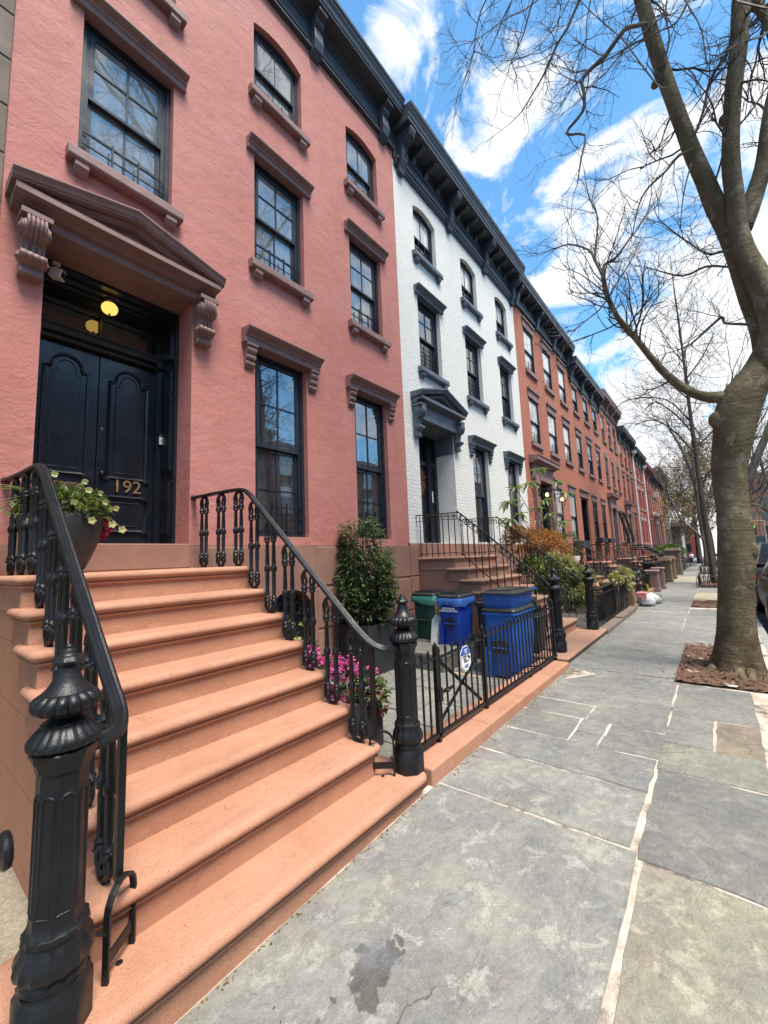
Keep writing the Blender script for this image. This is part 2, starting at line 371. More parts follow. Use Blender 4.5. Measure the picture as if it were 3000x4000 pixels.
def BARK(name, a, b, c, d):
    m = bpy.data.materials.new(name); t, n, l = NT(m)
    pos = n('ShaderNodeNewGeometry').outputs['Position']
    col = mix(n, l, ramp(n, l, noise(n, l, pos, 3.2, 6, .6), .4, .62), a, b)
    col = mix(n, l, ramp(n, l, noise(n, l, scalev(n, l, pos, (1, 1, .8)), 6.5, 7, .62, .4), .55, .60, 0, .85), col, c)
    sp = n('ShaderNodeSeparateXYZ'); l(pos, sp.inputs[0])
    low = ramp(n, l, sp.outputs[2], .1, 2.0, .62, 0)
    lm = n('ShaderNodeMath', operation='MULTIPLY'); l(low, lm.inputs[0]); l(ramp(n, l, noise(n, l, pos, 9, 7, .65), .42, .52), lm.inputs[1])
    col = mix(n, l, lm.outputs[0], col, d)
    rg = noise(n, l, scalev(n, l, pos, (.6, .6, 5)), 3.2, 6, .65, .8)
    col = mix(n, l, ramp(n, l, rg, .60, .68, 0, .35), col, c)
    col = mix(n, l, ramp(n, l, noise(n, l, pos, 24, 6, .7), .55, .7, 0, .5), col, tuple(x*.5 for x in b))
    fin(t, n, l, col, .85, [(rg, .6, .04), (noise(n, l, pos, 14, 8, .7), .8, .04), (noise(n, l, pos, 70, 5), .3, .004)], spec=.25)
    return m
M['bark'] = BARK('plane_tree_bark', (.168, .138, .080), (.110, .085, .048), (.235, .205, .140), (.075, .044, .026))
M['bark_grey'] = BARK('grey_bark', (.20, .185, .155), (.15, .135, .11), (.25, .235, .20), (.14, .12, .09))
M['bark_dark'] = BARK('dark_bark', (.105, .090, .072), (.080, .068, .055), (.13, .115, .09), (.07, .06, .05))
M['twig'] = MAT('twig_bark', (.085, .068, .055), (.060, .048, .042), .8, 5)
M['bud'] = MAT('yellow_buds', (.36, .27, .10), (.27, .20, .08), .7, 20)
def LEAF(name, a, b, c=None, rough=.42, spec=.5):
    m = bpy.data.materials.new(name); t, n, l = NT(m)
    pos = n('ShaderNodeNewGeometry')
    rnd = n('ShaderNodeNewGeometry').outputs['Random Per Island']
    col = mix(n, l, rnd, a, b)
    if c: col = mix(n, l, ramp(n, l, rnd, .80, .84), col, c)
    col = mix(n, l, ramp(n, l, noise(n, l, pos.outputs['Position'], 40, 3), .35, .7, 0, .35), col, tuple(x * .7 for x in a))
    p = fin(t, n, l, col, rough, (), 0, spec)
    tb = n('ShaderNodeBsdfTranslucent'); l(mix(n, l, 1.0, col, (1.5, 1.6, .9), 'MULTIPLY'), tb.inputs[0])
    ms = n('ShaderNodeMixShader'); ms.inputs[0].default_value = .32; l(p.outputs[0], ms.inputs[1]); l(tb.outputs[0], ms.inputs[2])
    l(ms.outputs[0], next(x for x in t.nodes if x.type == 'OUTPUT_MATERIAL').inputs[0])
    return m
M['leaf_laurel'] = LEAF('laurel_leaves', (.055, .098, .042), (.135, .185, .090), (.21, .235, .13), .30, .6)
M['leaf_dark'] = LEAF('dark_leaves', (.022, .042, .018), (.050, .075, .030), (.085, .095, .04), .45)
M['leaf_mid'] = LEAF('green_leaves', (.060, .105, .030), (.110, .150, .050), (.16, .16, .06), .5)
M['leaf_yellow'] = LEAF('yellow_green_leaves', (.21, .22, .07), (.29, .28, .12), (.32, .28, .14), .5)
M['leaf_rust'] = LEAF('dry_rust_leaves', (.36, .165, .065), (.46, .235, .105), (.28, .12, .05), .7, .2)
M['leaf_litter'] = LEAF('dead_leaves_litter', (.22, .12, .05), (.32, .20, .09), (.12, .06, .03), .8, .2)
M['petal_pink'] = LEAF('pink_petals', (.62, .10, .42), (.72, .20, .52), (.55, .06, .33), .55, .3)
M['petal_cream'] = LEAF('cream_petals', (.50, .50, .22), (.60, .58, .32), (.36, .42, .15), .55, .3)
M['petal_red'] = LEAF('red_leaves', (.30, .015, .04), (.38, .03, .06), None, .5)
M['leaf_pale'] = LEAF('pale_green_leaves', (.13, .19, .075), (.20, .26, .12), (.25, .27, .12), .45)
M['petal_plum'] = LEAF('plum_leaves', (.20, .07, .075), (.28, .11, .10), None, .5)

# ------------------------------------------------------------------ sky, clouds and sun
W = bpy.data.worlds.new('World'); S.world = W
t, n, l = NT(W)
SUN_EL, SUN_AZ = math.radians(65), math.radians(-104)      # high, over the far side of the street and a little behind the camera
sky = n('ShaderNodeTexSky', sky_type='NISHITA'); sky.sun_disc = False; sky.sun_elevation = SUN_EL
sky.sun_rotation = PI / 2 - SUN_AZ; sky.air_density = 1.0; sky.dust_density = .3; sky.ozone_density = 2.0
dirv = n('ShaderNodeTexCoord').outputs['Generated']
blobs = [(2850, 1950, 420, .8), (1620, 60, 300, .75), (2060, 330, 210, .55), (1950, 500, 180, .45), (2350, 430, 260, .42), (2150, 880, 240, .72), (2420, 900, 260, .5), (2520, 1000, 200, .3), (2230, 1120, 160, .5),
         (2750, 1180, 330, .75), (2420, 1560, 300, 1.1), (2700, 1400, 300, .9), (2650, 1800, 330, 1.0), (1720, 480, 90, .5), (2480, 1290, 110, .35), (2300, 650, 200, -.35), (1750, 300, 160, -.3), (2330, 1290, 90, -.35), (1980, 700, 140, -.3), (2650, 300, 260, -.25), (2300, 100, 300, -.2)]
nz = n('ShaderNodeTexNoise'); nz.inputs['Scale'].default_value = 5.2; nz.inputs['Detail'].default_value = 12; nz.inputs['Roughness'].default_value = .62; nz.inputs['Distortion'].default_value = .9
mp = scalev(n, l, dirv, (1, 1, 1.7)); l(mp, nz.inputs['Vector'])
acc = ramp(n, l, nz.outputs['Fac'], 0, 1, -2.5, 2.36)
for (px, py, pr, st) in blobs:
    d = ray(px, py).normalized()
    r = (ray(px + pr, py).normalized() - d).length
    dd = n('ShaderNodeVectorMath', operation='DISTANCE'); l(dirv, dd.inputs[0]); dd.inputs[1].default_value = d
    rr = n('ShaderNodeMapRange', interpolation_type='SMOOTHSTEP'); rr.inputs['From Min'].default_value = 0; rr.inputs['From Max'].default_value = r * 1.25
    rr.inputs['To Min'].default_value = st * .72; rr.inputs['To Max'].default_value = 0; l(dd.outputs['Value'], rr.inputs['Value'])
    ad = n('ShaderNodeMath', operation='ADD'); l(acc, ad.inputs[0]); l(rr.outputs[0], ad.inputs[1]); acc = ad.outputs[0]
for dv, dr, st in (((13.5, -4.25, 6.5), .30, .9), ((9, -4.25, 6.5), .26, .8), ((16, -4.25, 4), .3, .8), ((3.2, -4.25, 6.5), .20, .45)):
    dd = n('ShaderNodeVectorMath', operation='DISTANCE'); l(dirv, dd.inputs[0]); dd.inputs[1].default_value = Vector(dv).normalized()
    ad = n('ShaderNodeMath', operation='ADD'); l(acc, ad.inputs[0]); l(ramp(n, l, dd.outputs['Value'], 0, dr * 1.4, st, 0), ad.inputs[1]); acc = ad.outputs[0]
spz = n('ShaderNodeSeparateXYZ'); l(dirv, spz.inputs[0])
ad = n('ShaderNodeMath', operation='ADD'); l(acc, ad.inputs[0]); l(ramp(n, l, spz.outputs[2], 0, .16, 1.0, 0), ad.inputs[1]); acc = ad.outputs[0]
mask = ramp(n, l, acc, -.02, .62)
nz2 = noise(n, l, scalev(n, l, dirv, (1, 1, 2)), 9, 6, .6)
CLOUD_L, SKY_T = 9.6, (1.45, 2.28, 2.42)
ccol = mix(n, l, ramp(n, l, nz2, .3, .7), (CLOUD_L, CLOUD_L, CLOUD_L * 1.0), (CLOUD_L * .80, CLOUD_L * .845, CLOUD_L * .90))
bsky = mix(n, l, 1.0, sky.outputs[0], SKY_T, 'MULTIPLY')
fc = mix(n, l, mask, bsky, ccol)
bg = n('ShaderNodeBackground'); bg.inputs[1].default_value = .064; l(fc, bg.inputs[0])
ow = n('ShaderNodeOutputWorld'); l(bg.outputs[0], ow.inputs[0])
sl = bpy.data.lights.new('sun', 'SUN'); sl.energy = 3.5; sl.angle = math.radians(22); sl.color = (1.0, .90, .77)
so = bpy.data.objects.new('sun', sl); COL.objects.link(so)
sd = Vector((math.cos(SUN_EL) * math.cos(SUN_AZ), math.cos(SUN_EL) * math.sin(SUN_AZ), math.sin(SUN_EL)))
so.rotation_euler = (-sd).to_track_quat('-Z', 'Y').to_euler(); so.location = sd * 60
S.view_settings.view_transform = 'Standard'; S.view_settings.look = 'None'; S.view_settings.exposure = 1.08; S.view_settings.gamma = 1
S.cycles.max_bounces = 6; S.cycles.diffuse_bounces = 3; S.cycles.glossy_bounces = 3; S.cycles.transmission_bounces = 3; S.cycles.transparent_max_bounces = 4
S.cycles.caustics_reflective = False; S.cycles.caustics_refractive = False
S.cycles.use_denoising = True
# ------------------------------------------------------------------ ground
GZ = [(-30, -.35), (.7, -.067), (2.4, 0), (5.5, .035), (35, .04), (60, -.42), (83, -1.1), (140, -2.4), (400, -8)]
def gz(x): return interp(GZ, x)
rg = random.Random(3)
def slab(mb, tints, x0, x1, y0, y1, tint, jit=.008, gap=.006, lift=0):
    a, b, c = rg.uniform(-.003, .003), rg.uniform(-.002, .002), rg.uniform(-.003, .003)
    x0 += gap; x1 -= gap; y0 += gap; y1 -= gap
    P = []
    def edge(p, q):
        L = math.hypot(q[0]-p[0], q[1]-p[1]); k = max(1, min(14, int(L / .10)))
        for i in range(k):
            t = i / k; j = 0 if i == 0 else 1
            P.append((lerp(p[0], q[0], t) + j * rg.uniform(-jit, jit), lerp(p[1], q[1], t) + j * rg.uniform(-jit, jit)))
    cs = [(x0, y0), (x1, y0), (x1, y1), (x0, y1)]
    cs = [(p[0] + rg.uniform(-jit, jit), p[1] + rg.uniform(-jit, jit)) for p in cs]
    for i in range(4): edge(cs[i], cs[(i+1) % 4])
    cx, cyy = (x0+x1)/2, (y0+y1)/2
    h = lambda p: gz(p[0]) + .012 + lift + a + b*(p[0]-cx) + c*(p[1]-cyy)
    n_ = len(P); o = len(mb.f)
    # top as a fan of quads around the outline kept as one polygon, with a small worn arris
    In = [(cx + (p[0]-cx) * (1 - .006/max(.1, abs(x1-x0))), cyy + (p[1]-cyy) * (1 - .006/max(.1, abs(y1-y0)))) for p in P]
    vs = [(p[0], p[1], h(p)) for p in In] + [(p[0], p[1], h(p) - .005) for p in P] + [(p[0], p[1], h(p) - .05) for p in P]
    fs = [tuple(range(n_))]
    for i in range(n_):
        j = (i + 1) % n_
        fs += [(i, n_+i, n_+j, j), (n_+i, 2*n_+i, 2*n_+j, n_+j)]
    mb.add(vs, fs); tints += [tint] * len(fs)
fl = MB(); ft = []
def tn(v=.06, base=1.0, warm=0): k = base * rg.uniform(1 - v, 1 + v); return (k * (1 + warm), k, k * (1 - warm))
# long strip beside the houses
XJ = [-6, -4.2, -2.6, -.9, .72, 2.47, 3.07, 3.55, 4.05, 5.68, 6.22, 6.85, 7.58, 8.95]
for a_, b_ in zip(XJ, XJ[1:]):
    g_ = .011 if a_ > 2 and b_ < 3.6 or a_ == .72 else .006
    if a_ == 3.55:
        slab(fl, ft, a_, b_, 1.08, 1.62, tn(.12)); slab(fl, ft, a_, b_, .86, 1.08, tn(.12)); slab(fl, ft, a_, b_, .45, .86, tn(.1, .95))
    elif a_ == 4.05:
        slab(fl, ft, a_, 4.42, 1.05, 1.62, tn(.04, .92)); slab(fl, ft, a_, 4.42, .47, 1.05, tn(.04, .95)); slab(fl, ft, 4.42, b_, .47, 1.63, tn(.04, 1.03), jit=.004)
    else: slab(fl, ft, a_, b_, .445 if b_ < 2.5 else .475, 1.62 if b_ < 5.7 else 1.78, tn(.11), gap=g_)
x = 8.95
while x < 36:
    w_ = rg.uniform(.9, 1.7); s_ = .655; conc = 21 < x < 25.5 or 28 < x < 29.5
    tt = (1.6, 1.48, 1.2) if conc else tn(.11)
    slab(fl, ft, x, x + w_, s_ - .025, 1.78, tt, jit=.004)
    x += w_
while x < 84:
    slab(fl, ft, x, x + 3.0, -.37, 1.75, tn(.08), jit=0); x += 3.0
# strip on the tree side
XR = [-6, -3.5, -1.6, .55, 2.41, 3.42, 3.9, 4.55, 5.55]
for a_, b_ in zip(XR, XR[1:]):
    if a_ == 3.9: slab(fl, ft, a_, b_, .16, .47, tn(.04, .95)); slab(fl, ft, a_, b_, -.13, .16, (1.02, .86, .72))
    elif a_ == 3.42: slab(fl, ft, a_, b_, -.12, .47, (1.05, 1.06, .96))
    elif a_ == 2.41: slab(fl, ft, a_, b_, -.13, .463, tn(.03, .86))
    elif a_ == .55: slab(fl, ft, a_, b_, -.13, .428, (1.22, 1.16, 1.0))
    else: slab(fl, ft, a_, b_, -.13, .465, tn(.06))
x = 7.78
while x < 36:
    w_ = rg.uniform(.7, 1.3)
    if not (12.5 < x + w_/2 < 14.1) and not (18.4 < x + w_/2 < 20.6) and not (27.4 < x + w_/2 < 29.4):
        tt = (1.65, 1.5, 1.18) if (11.4 < x < 12.6 or 14 < x < 16) else tn(.07)
        slab(fl, ft, x, x + w_, .12, .632, tt, jit=.004); slab(fl, ft, x, x + w_, -.14, .12, tn(.08), jit=.004)
    x += w_
tag(fl.build('sidewalk', M['flag'], tint=ft), kind='structure')
def sheet(name, mat, xs, y0, y1, dz, kind='structure'):
    mb = MB()
    for a_, b_ in zip(xs, xs[1:]): mb.quad((a_, y0, gz(a_)+dz), (b_, y0, gz(b_)+dz), (b_, y1, gz(b_)+dz), (a_, y1, gz(a_)+dz))
    return tag(mb.build(name, mat), kind=kind)
XS = [-30, -10, .7, 2.4, 5.5, 15, 35, 45, 60, 70, 83, 110, 140, 200, 400]
sheet('ground', M['asphalt'], [-400] + XS, -400, 400, -.32)
sheet('pavement_bed', M['mortar'], XS[:11], -.40, 1.64, .0080)
cst = MB()
for i in range(0, 60):
    x = -8 + i * 1.5
    cst.box(x, -.375, gz(x) - .1, x + 1.49, -.13 if not (5.0 < x < 7.6) else -.30, gz(x) + .008)
tag(cst.build('kerb_strip', M['concrete']), kind='structure')
kb = MB()
for i in range(0, 46):
    x = -8 + i * 2.0; kb.add([(x, -.51, gz(x)-.3), (x+1.99, -.51, gz(x+2)-.3), (x+1.99, -.385, gz(x+2)-.3), (x, -.385, gz(x)-.3), (x, -.50, gz(x)+.01), (x+1.99, -.50, gz(x+2)+.01), (x+1.99, -.385, gz(x+2)+.012), (x, -.385, gz(x)+.012)], [(0,3,2,1),(4,5,6,7),(0,1,5,4),(1,2,6,5),(2,3,7,6),(3,0,4,7)])
tag(kb.build('kerb', M['kerbstone'], bevel=.012), kind='structure')
sheet('road', M['asphalt'], XS[:12], -9.6, -.49, -.135)
sheet('far_sidewalk', M['concrete'], XS[:12], -13.2, -9.6, .0)
# earth of the tree pits
def pit(name, x0, x1, y0, y1, seed):
    r = random.Random(seed); mb = MB(); nx, ny = int((x1-x0)/.05), int((y1-y0)/.05)
    vs = [(x0+(x1-x0)*i/nx, y0+(y1-y0)*j/ny, gz(x0) + .024 + r.uniform(-.012, .014) + .02*math.sin(i*.4)*math.cos(j*.5)) for j in range(ny+1) for i in range(nx+1)]
    mb.add(vs, [(j*(nx+1)+i, j*(nx+1)+i+1, (j+1)*(nx+1)+i+1, (j+1)*(nx+1)+i) for j in range(ny) for i in range(nx)])
    for k in range(int(420 * (x1-x0)*(y1-y0))):       # chips
        px, py = r.uniform(x0, x1), r.uniform(y0, y1); a = r.uniform(0, PI); L = r.uniform(.012, .035); w_ = r.uniform(.004, .010); z = gz(x0)+.045
        ca, sa = math.cos(a), math.sin(a); t_ = r.uniform(-.006, .012)
        mb.add([(px-ca*L-sa*w_, py-sa*L+ca*w_, z-t_), (px+ca*L-sa*w_, py+sa*L+ca*w_, z+t_), (px+ca*L+sa*w_, py+sa*L-ca*w_, z+t_+.004), (px-ca*L+sa*w_, py-sa*L-ca*w_, z-t_+.004)], [(0,1,2,3)])
    return tag(mb.build(name, M['mulch'], smooth=1), kind='stuff')
pit('bark_mulch', 5.58, 7.76, -.30, .505, 1)
pit('bark_mulch', 12.55, 14.05, -.12, .63, 2)
# scattered dry leaves and grit against the stoop and kerb
lf = MB(); r = random.Random(11)
def litter(x, y, z, s):
    a = r.uniform(0, 2*PI); ca, sa = math.cos(a)*s, math.sin(a)*s; h = s * r.uniform(.15, .6)
    lf.add([(x-ca, y-sa, z), (x-sa*.5, y+ca*.5, z+h*.5), (x+ca, y+sa, z+h*.3), (x+sa*.5, y-ca*.5, z+h)], [(0,1,2),(0,2,3)])
for k in range(90):
    x = r.uniform(.8, 2.3); litter(x, 1.60 - abs(r.gauss(0, .012)), gz(x) + .014, r.uniform(.003, .009))
for k in range(150):
    x = r.uniform(2.4, 5.6); litter(x, 1.585 - abs(r.gauss(0, .03)), gz(x) + .014, r.uniform(.004, .012))
for k in range(150):
    x = r.uniform(6, 14); litter(x, 1.60 - abs(r.gauss(0, .06)), gz(x) + .016, r.uniform(.006, .018))
for k in range(60):
    i = r.randrange(1, 8); litter(r.uniform(.7, 2.0), 3.2 - .233*(i-1) + .21 - abs(r.gauss(0, .02)), 1.487 - .194*(i-1) + .003, r.uniform(.002, .006))
for k in range(45):
    litter(r.uniform(5.7, 7.6), r.uniform(-.25, .48), .06, r.uniform(.012, .035))
for k in range(30):
    x = r.uniform(.8, 8); litter(x, r.uniform(.0, 1.5), gz(x) + .016, r.uniform(.003, .009))
tag(lf.build('fallen_leaves', M['leaf_litter']), kind='stuff')
# paved yard in front of the pink house, a raised slab for the bins
yd = MB(); yt = []
sheet_y = MB(); sheet_y.quad((2.1, 1.9, -.03), (6.3, 1.9, -.03), (6.3, 4.3, -.03), (2.1, 4.3, -.03))
tag(sheet_y.build('yard_bed', M['pink_mortar']), kind='structure')
def yslab(x0, x1, y0, y1, z, tint):
    o = len(yd.f); yd.box(x0+.012, y0+.012, z-.04, x1-.012, y1-.012, z); yt.extend([tint]*(len(yd.f)-o))
xx = 2.75
for row in ((1.95, 2.5), (2.5, 3.1), (3.1, 3.62), (3.62, 4.25)):
    xx = 2.16
    while xx < 4.95:
        w_ = min(rg.uniform(.45, .8), 4.98 - xx)
        if w_ > .1: yslab(xx, xx+w_, row[0], row[1], -.018 + rg.uniform(-.002, .003), tn(.1))
        xx += w_
for row in ((1.95, 2.75), (2.75, 2.93)): yslab(4.98, 5.6, row[0], row[1], -.018, tn(.08))
yd.box(4.82, 2.96, -.05, 6.19, 4.21, .16); yt.extend([(.7, .68, .64)]*6); yslab(4.80, 5.5, 2.94, 4.21, .2, (.9, .87, .82)); yslab(5.5, 6.2, 2.94, 4.21, .2, (.86, .83, .78))
tag(yd.build('yard_paving', M['flag'], tint=yt), kind='structure')

# ------------------------------------------------------------------ masonry helpers
D = 4.25                       # the common plane of the street fronts
def wall(mb, x0, x1, z0, z1, ops, Y=D):
    # front with openings (xa, xb, za, zb, depth, rise): rise > 0 gives a segmental head
    xs = sorted({x0, x1} | {v for o in ops for v in o[:2] if x0 < v < x1}); zs = sorted({z0, z1} | {v for o in ops for v in o[2:4] if z0 < v < z1})
    for xa, xb in zip(xs, xs[1:]):
        for za, zb in zip(zs, zs[1:]):
            cx_, cz_ = (xa+xb)/2, (za+zb)/2
            if any(o[0] < cx_ < o[1] and o[2] < cz_ < o[3] for o in ops): continue
            mb.quad((xa, Y, za), (xb, Y, za), (xb, Y, zb), (xa, Y, zb))
    for o in ops:
        xa, xb, za, zb, d, rise = o
        zt = zb - rise
        mb.quad((xa, Y, za), (xa, Y, zt), (xa, Y+d, zt), (xa, Y+d, za))
        mb.quad((xb, Y, zt), (xb, Y, za), (xb, Y+d, za), (xb, Y+d, zt))
        mb.quad((xa, Y, za), (xa, Y+d, za), (xb, Y+d, za), (xb, Y, za))
        if not rise: mb.quad((xa, Y, zb), (xb, Y, zb), (xb, Y+d, zb), (xa, Y+d, zb))
        else:
            N_ = 12; p = [arc(xa, xb, zt, rise, i/N_) for i in range(N_+1)]
            for a, b in zip(p, p[1:]):
                mb.quad((a[0], Y, a[1]), (b[0], Y, b[1]), (b[0], Y, zb), (a[0], Y, zb))
                mb.quad((a[0], Y, a[1]), (a[0], Y+d, a[1]), (b[0], Y+d, b[1]), (b[0], Y, b[1]))
    return mb
def arc(xa, xb, zt, rise, t):
    c = xb - xa; R = (c*c/4 + rise*rise) / (2*rise); x = xa + c*t
    return (x, zt + rise - R + math.sqrt(max(0, R*R - (x-(xa+xb)/2)**2)))
def rings(mb, x0, x1, y0, y1, prof, rad=.02, seg=4):
    # stack of rounded rectangles: prof = (outset, z) from top to bottom
    m = 4*(seg+1); vs = []; fs = []
    for (o, z) in prof:
        rr = max(.001, rad + o)
        for k, (cx_, cy_, a0) in enumerate(((x1-rad, y1-rad, 0), (x0+rad, y1-rad, PI/2), (x0+rad, y0+rad, PI), (x1-rad, y0+rad, 1.5*PI))):
            for i in range(seg+1):
                a = a0 + PI/2*i/seg; vs.append((cx_+rr*math.cos(a), cy_+rr*math.sin(a), z))
    for k in range(len(prof)-1):
        for i in range(m):
            j = (i+1) % m; fs.append((k*m+i, (k+1)*m+i, (k+1)*m+j, k*m+j))
    fs += [tuple(range(m)), tuple(range(len(prof)*m-1, (len(prof)-1)*m-1, -1))]
    return mb.add(vs, fs)
def text_mesh(name, body, size, loc, rx, mat, parent, extrude=.002, align='CENTER', rz=0, bold=0, sx=1):
    c = bpy.data.curves.new(name, 'FONT'); c.body = body; c.size = size; c.extrude = extrude; c.align_x = align; c.align_y = 'CENTER'; c.offset = bold
    o = bpy.data.objects.new(name, c); COL.objects.link(o)
    bpy.context.view_layer.update()
    me = bpy.data.meshes.new_from_object(o.evaluated_get(bpy.context.evaluated_depsgraph_get()))
    bpy.data.objects.remove(o); me.materials.clear(); me.materials.append(mat); me.name = name
    mt = Matrix.Rotation(rz, 4, 'Z') @ Matrix.Rotation(rx, 4, 'X') @ Matrix.Diagonal((sx, 1, 1, 1))
    me.transform(mt)
    q = bpy.data.objects.new(name, me); COL.objects.link(q); q.location = Vector(loc)
    if parent is not None:
        q.parent = parent; off = Vector((0, 0, 0)); p = parent
        while p is not None: off += p.location; p = p.parent
        q.location = Vector(loc) - off
    return q

# ------------------------------------------------------------------ windows, sills, hoods
def window(root, xa, xb, za, zb, st, Y=D):
    # st: dict(frame, glass_up, glass_low, grid_up, grid_low, set, guard, rise)
    fr = MB(); s = st['set']; rise = st.get('rise', 0); w_ = st.get('w', .055)
    y0, y1 = Y + s, Y + s + .14
    # moulded casing, two steps
    for (e, ya) in ((0, y0 + .02), (w_ * .62, y0 + .045)):
        ww = w_ * .62 if e == 0 else w_ * .5
        fr.box(xa+e, ya, za, xa+e+ww, y1, zb); fr.box(xb-e-ww, ya, za, xb-e, y1, zb)
        fr.box(xa+e+ww, ya, zb-e-ww, xb-e-ww, y1, zb-e)
        if rise:
            N_ = 10; p = [arc(xa, xb, zb-rise, rise, i/N_) for i in range(N_+1)]
            for a, b in zip(p, p[1:]):
                fr.add([(a[0], ya-.004, a[1]-e-ww*.9), (b[0], ya-.004, b[1]-e-ww*.9), (b[0], ya-.004, zb), (a[0], ya-.004, zb), (a[0], y1-.02, a[1]-e-ww*.9), (b[0], y1-.02, b[1]-e-ww*.9)], [(0,1,2,3),(0,4,5,1)])
    fr.box(xa, y0 + .03, za, xb, y1, za + .035)
    win = fr.build('window', st['frame'], root, bevel=0)
    ia, ib = xa + w_ * 1.1, xb - w_ * 1.1
    ib_z, it_z = za + .035, zb - w_ * 1.1
    mid = lerp(ib_z, it_z, st.get('mid', .5))
    for nm, a, b, yg, grid, gl, top in (('upper_sash', mid - .02, it_z, y0 + .035, st['grid_up'], st['glass_up'], 1), ('lower_sash', ib_z, mid + .02, y0 + .074, st['grid_low'], st['glass_low'], 0)):
        sm = MB(); k = .042
        sm.box(ia, yg, a, ia + k, yg + .035, b); sm.box(ib - k, yg, a, ib, yg + .035, b)
        sm.box(ia + k, yg, b - (k if top else .032), ib - k, yg + .035, b); sm.box(ia + k, yg, a, ib - k, yg + .035, a + (.032 if top else .06))
        gx, gzn = grid
        for i in range(1, gx): xm = lerp(ia, ib, i/gx); sm.box(xm-.009, yg+.004, a+.03, xm+.009, yg+.03, b-.03)
        for i in range(1, gzn): zm = lerp(a, b, i/gzn); sm.box(ia+.03, yg+.006, zm-.009, ib-.03, yg+.028, zm+.009)
        sa = sm.build(nm, st['frame'], win)
        pn = MB(); tl = random.Random(int(xa*100+za*7)).uniform(-.004, .004)
        pn.add([(ia+.02, yg+.016, a+.02), (ib-.02, yg+.016+tl, a+.02), (ib-.02, yg+.016+tl, b-.02), (ia+.02, yg+.016, b-.02)], [(0,1,2,3)])
        pn.build('pane', gl, win)
    if st.get('guard'):
        g = MB(); hgt = st.get('guard_h', .32); zt = ib_z + hgt; yg = y0 + .03
        for k in range(st['guard']): z = ib_z + .05 + (hgt-.05) * k / max(1, st['guard']-1); g.tube([(xa+.03, yg, z), (xb-.03, yg, z)], .006, 5)
        for f_ in (.36, .64): x_ = lerp(xa, xb, f_); g.box(x_-.009, yg-.008, ib_z+.01, x_+.009, yg+.008, zt+.05)
        g.build('guard', st.get('guard_mat', M['iron']), win)
    return win
def sill(win, mat, xa, xb, z, Y=D, proj=.10, over=.09, th=.13, blocks=True):
    mb = MB(); mb.add([], [])
    mb.prism([(Y+.10, z-th), (Y-proj+.01, z-th), (Y-proj, z-th+.02), (Y-proj, z-.03), (Y-proj+.01, z-.02), (Y+.10, z+.005)], xa-over, xb+over, 'yz')
    if blocks:
        for x_ in (xa-over+.06, xb+over-.06-.11):
            mb.prism([(Y+.05, z-th+.004), (Y-proj+.02, z-th+.004), (Y-proj+.02, z-th-.05), (Y-proj+.05, z-th-.09), (Y-.005, z-th-.115), (Y+.05, z-th-.115)], x_, x_+.11, 'yz')
    return mb.build('sill', mat, win, bevel=.006)
def lintel(win, mat, xa, xb, z, Y=D, over=.12, proj=.13):
    # moulded window head: fascia plus a stepped cornice
    mb = MB()
    mb.prism([(Y+.05, z-.01), (Y-.045, z-.01), (Y-.045, z+.055), (Y-.06, z+.06), (Y-.065, z+.085), (Y-proj+.02, z+.105), (Y-proj, z+.125), (Y-proj, z+.145), (Y+.05, z+.16)], xa-over, xb+over, 'yz')
    mb.box(xa-over+.02, Y-.02, z-.008, xb+over-.02, Y+.11, z+.0)
    return mb.build('lintel', mat, win, bevel=.004)
def hood(win, mat, xa, xb, z, Y=D, over=.19, h=.34, proj=.19):
    # bracketed hood over a parlour window; z = head of the opening
    zt = z + h*.56
    mb = MB()
    mb.prism([(Y+.05, z+.0), (Y-.09, z+.0), (Y-.09, z+.07), (Y-.105, z+.075), (Y-.115, z+.105), (Y-proj+.03, z+.13), (Y-proj, z+.155), (Y-proj, z+.175), (Y+.05, z+.20)], xa-over, xb+over, 'yz')
    mb.box(xa-over+.03, Y-.05, z-.006, xb+over-.03, Y+.1, z+.0)
    hd = mb.build('hood', mat, win, bevel=.005)
    for x_ in (xa-over+.035, xb+over-.035-.13):
        b = MB(); b.box(x_-.012, Y-.105, z-.035, x_+.142, Y+.03, z-.007)
        prof = [(Y+.03, z-.035), (Y-.085, z-.035)]
        zc = z-.035
        for (r_, dy) in ((.042, .075), (.038, .055), (.034, .038)):      # three scalloped lobes
            for i in range(1, 7): a = PI*i/7; prof.append((Y - dy + .02 - r_*math.sin(a)*.9, zc - r_ + r_*math.cos(a)))
            zc -= 2*r_ + .006; prof.append((Y - dy + .022, zc))
        prof += [(Y-.03, zc-.012), (Y+.03, zc-.012)]
        b.prism(prof, x_, x_+.13, 'yz'); b.build('bracket', mat, win, bevel=.004)
    return hd
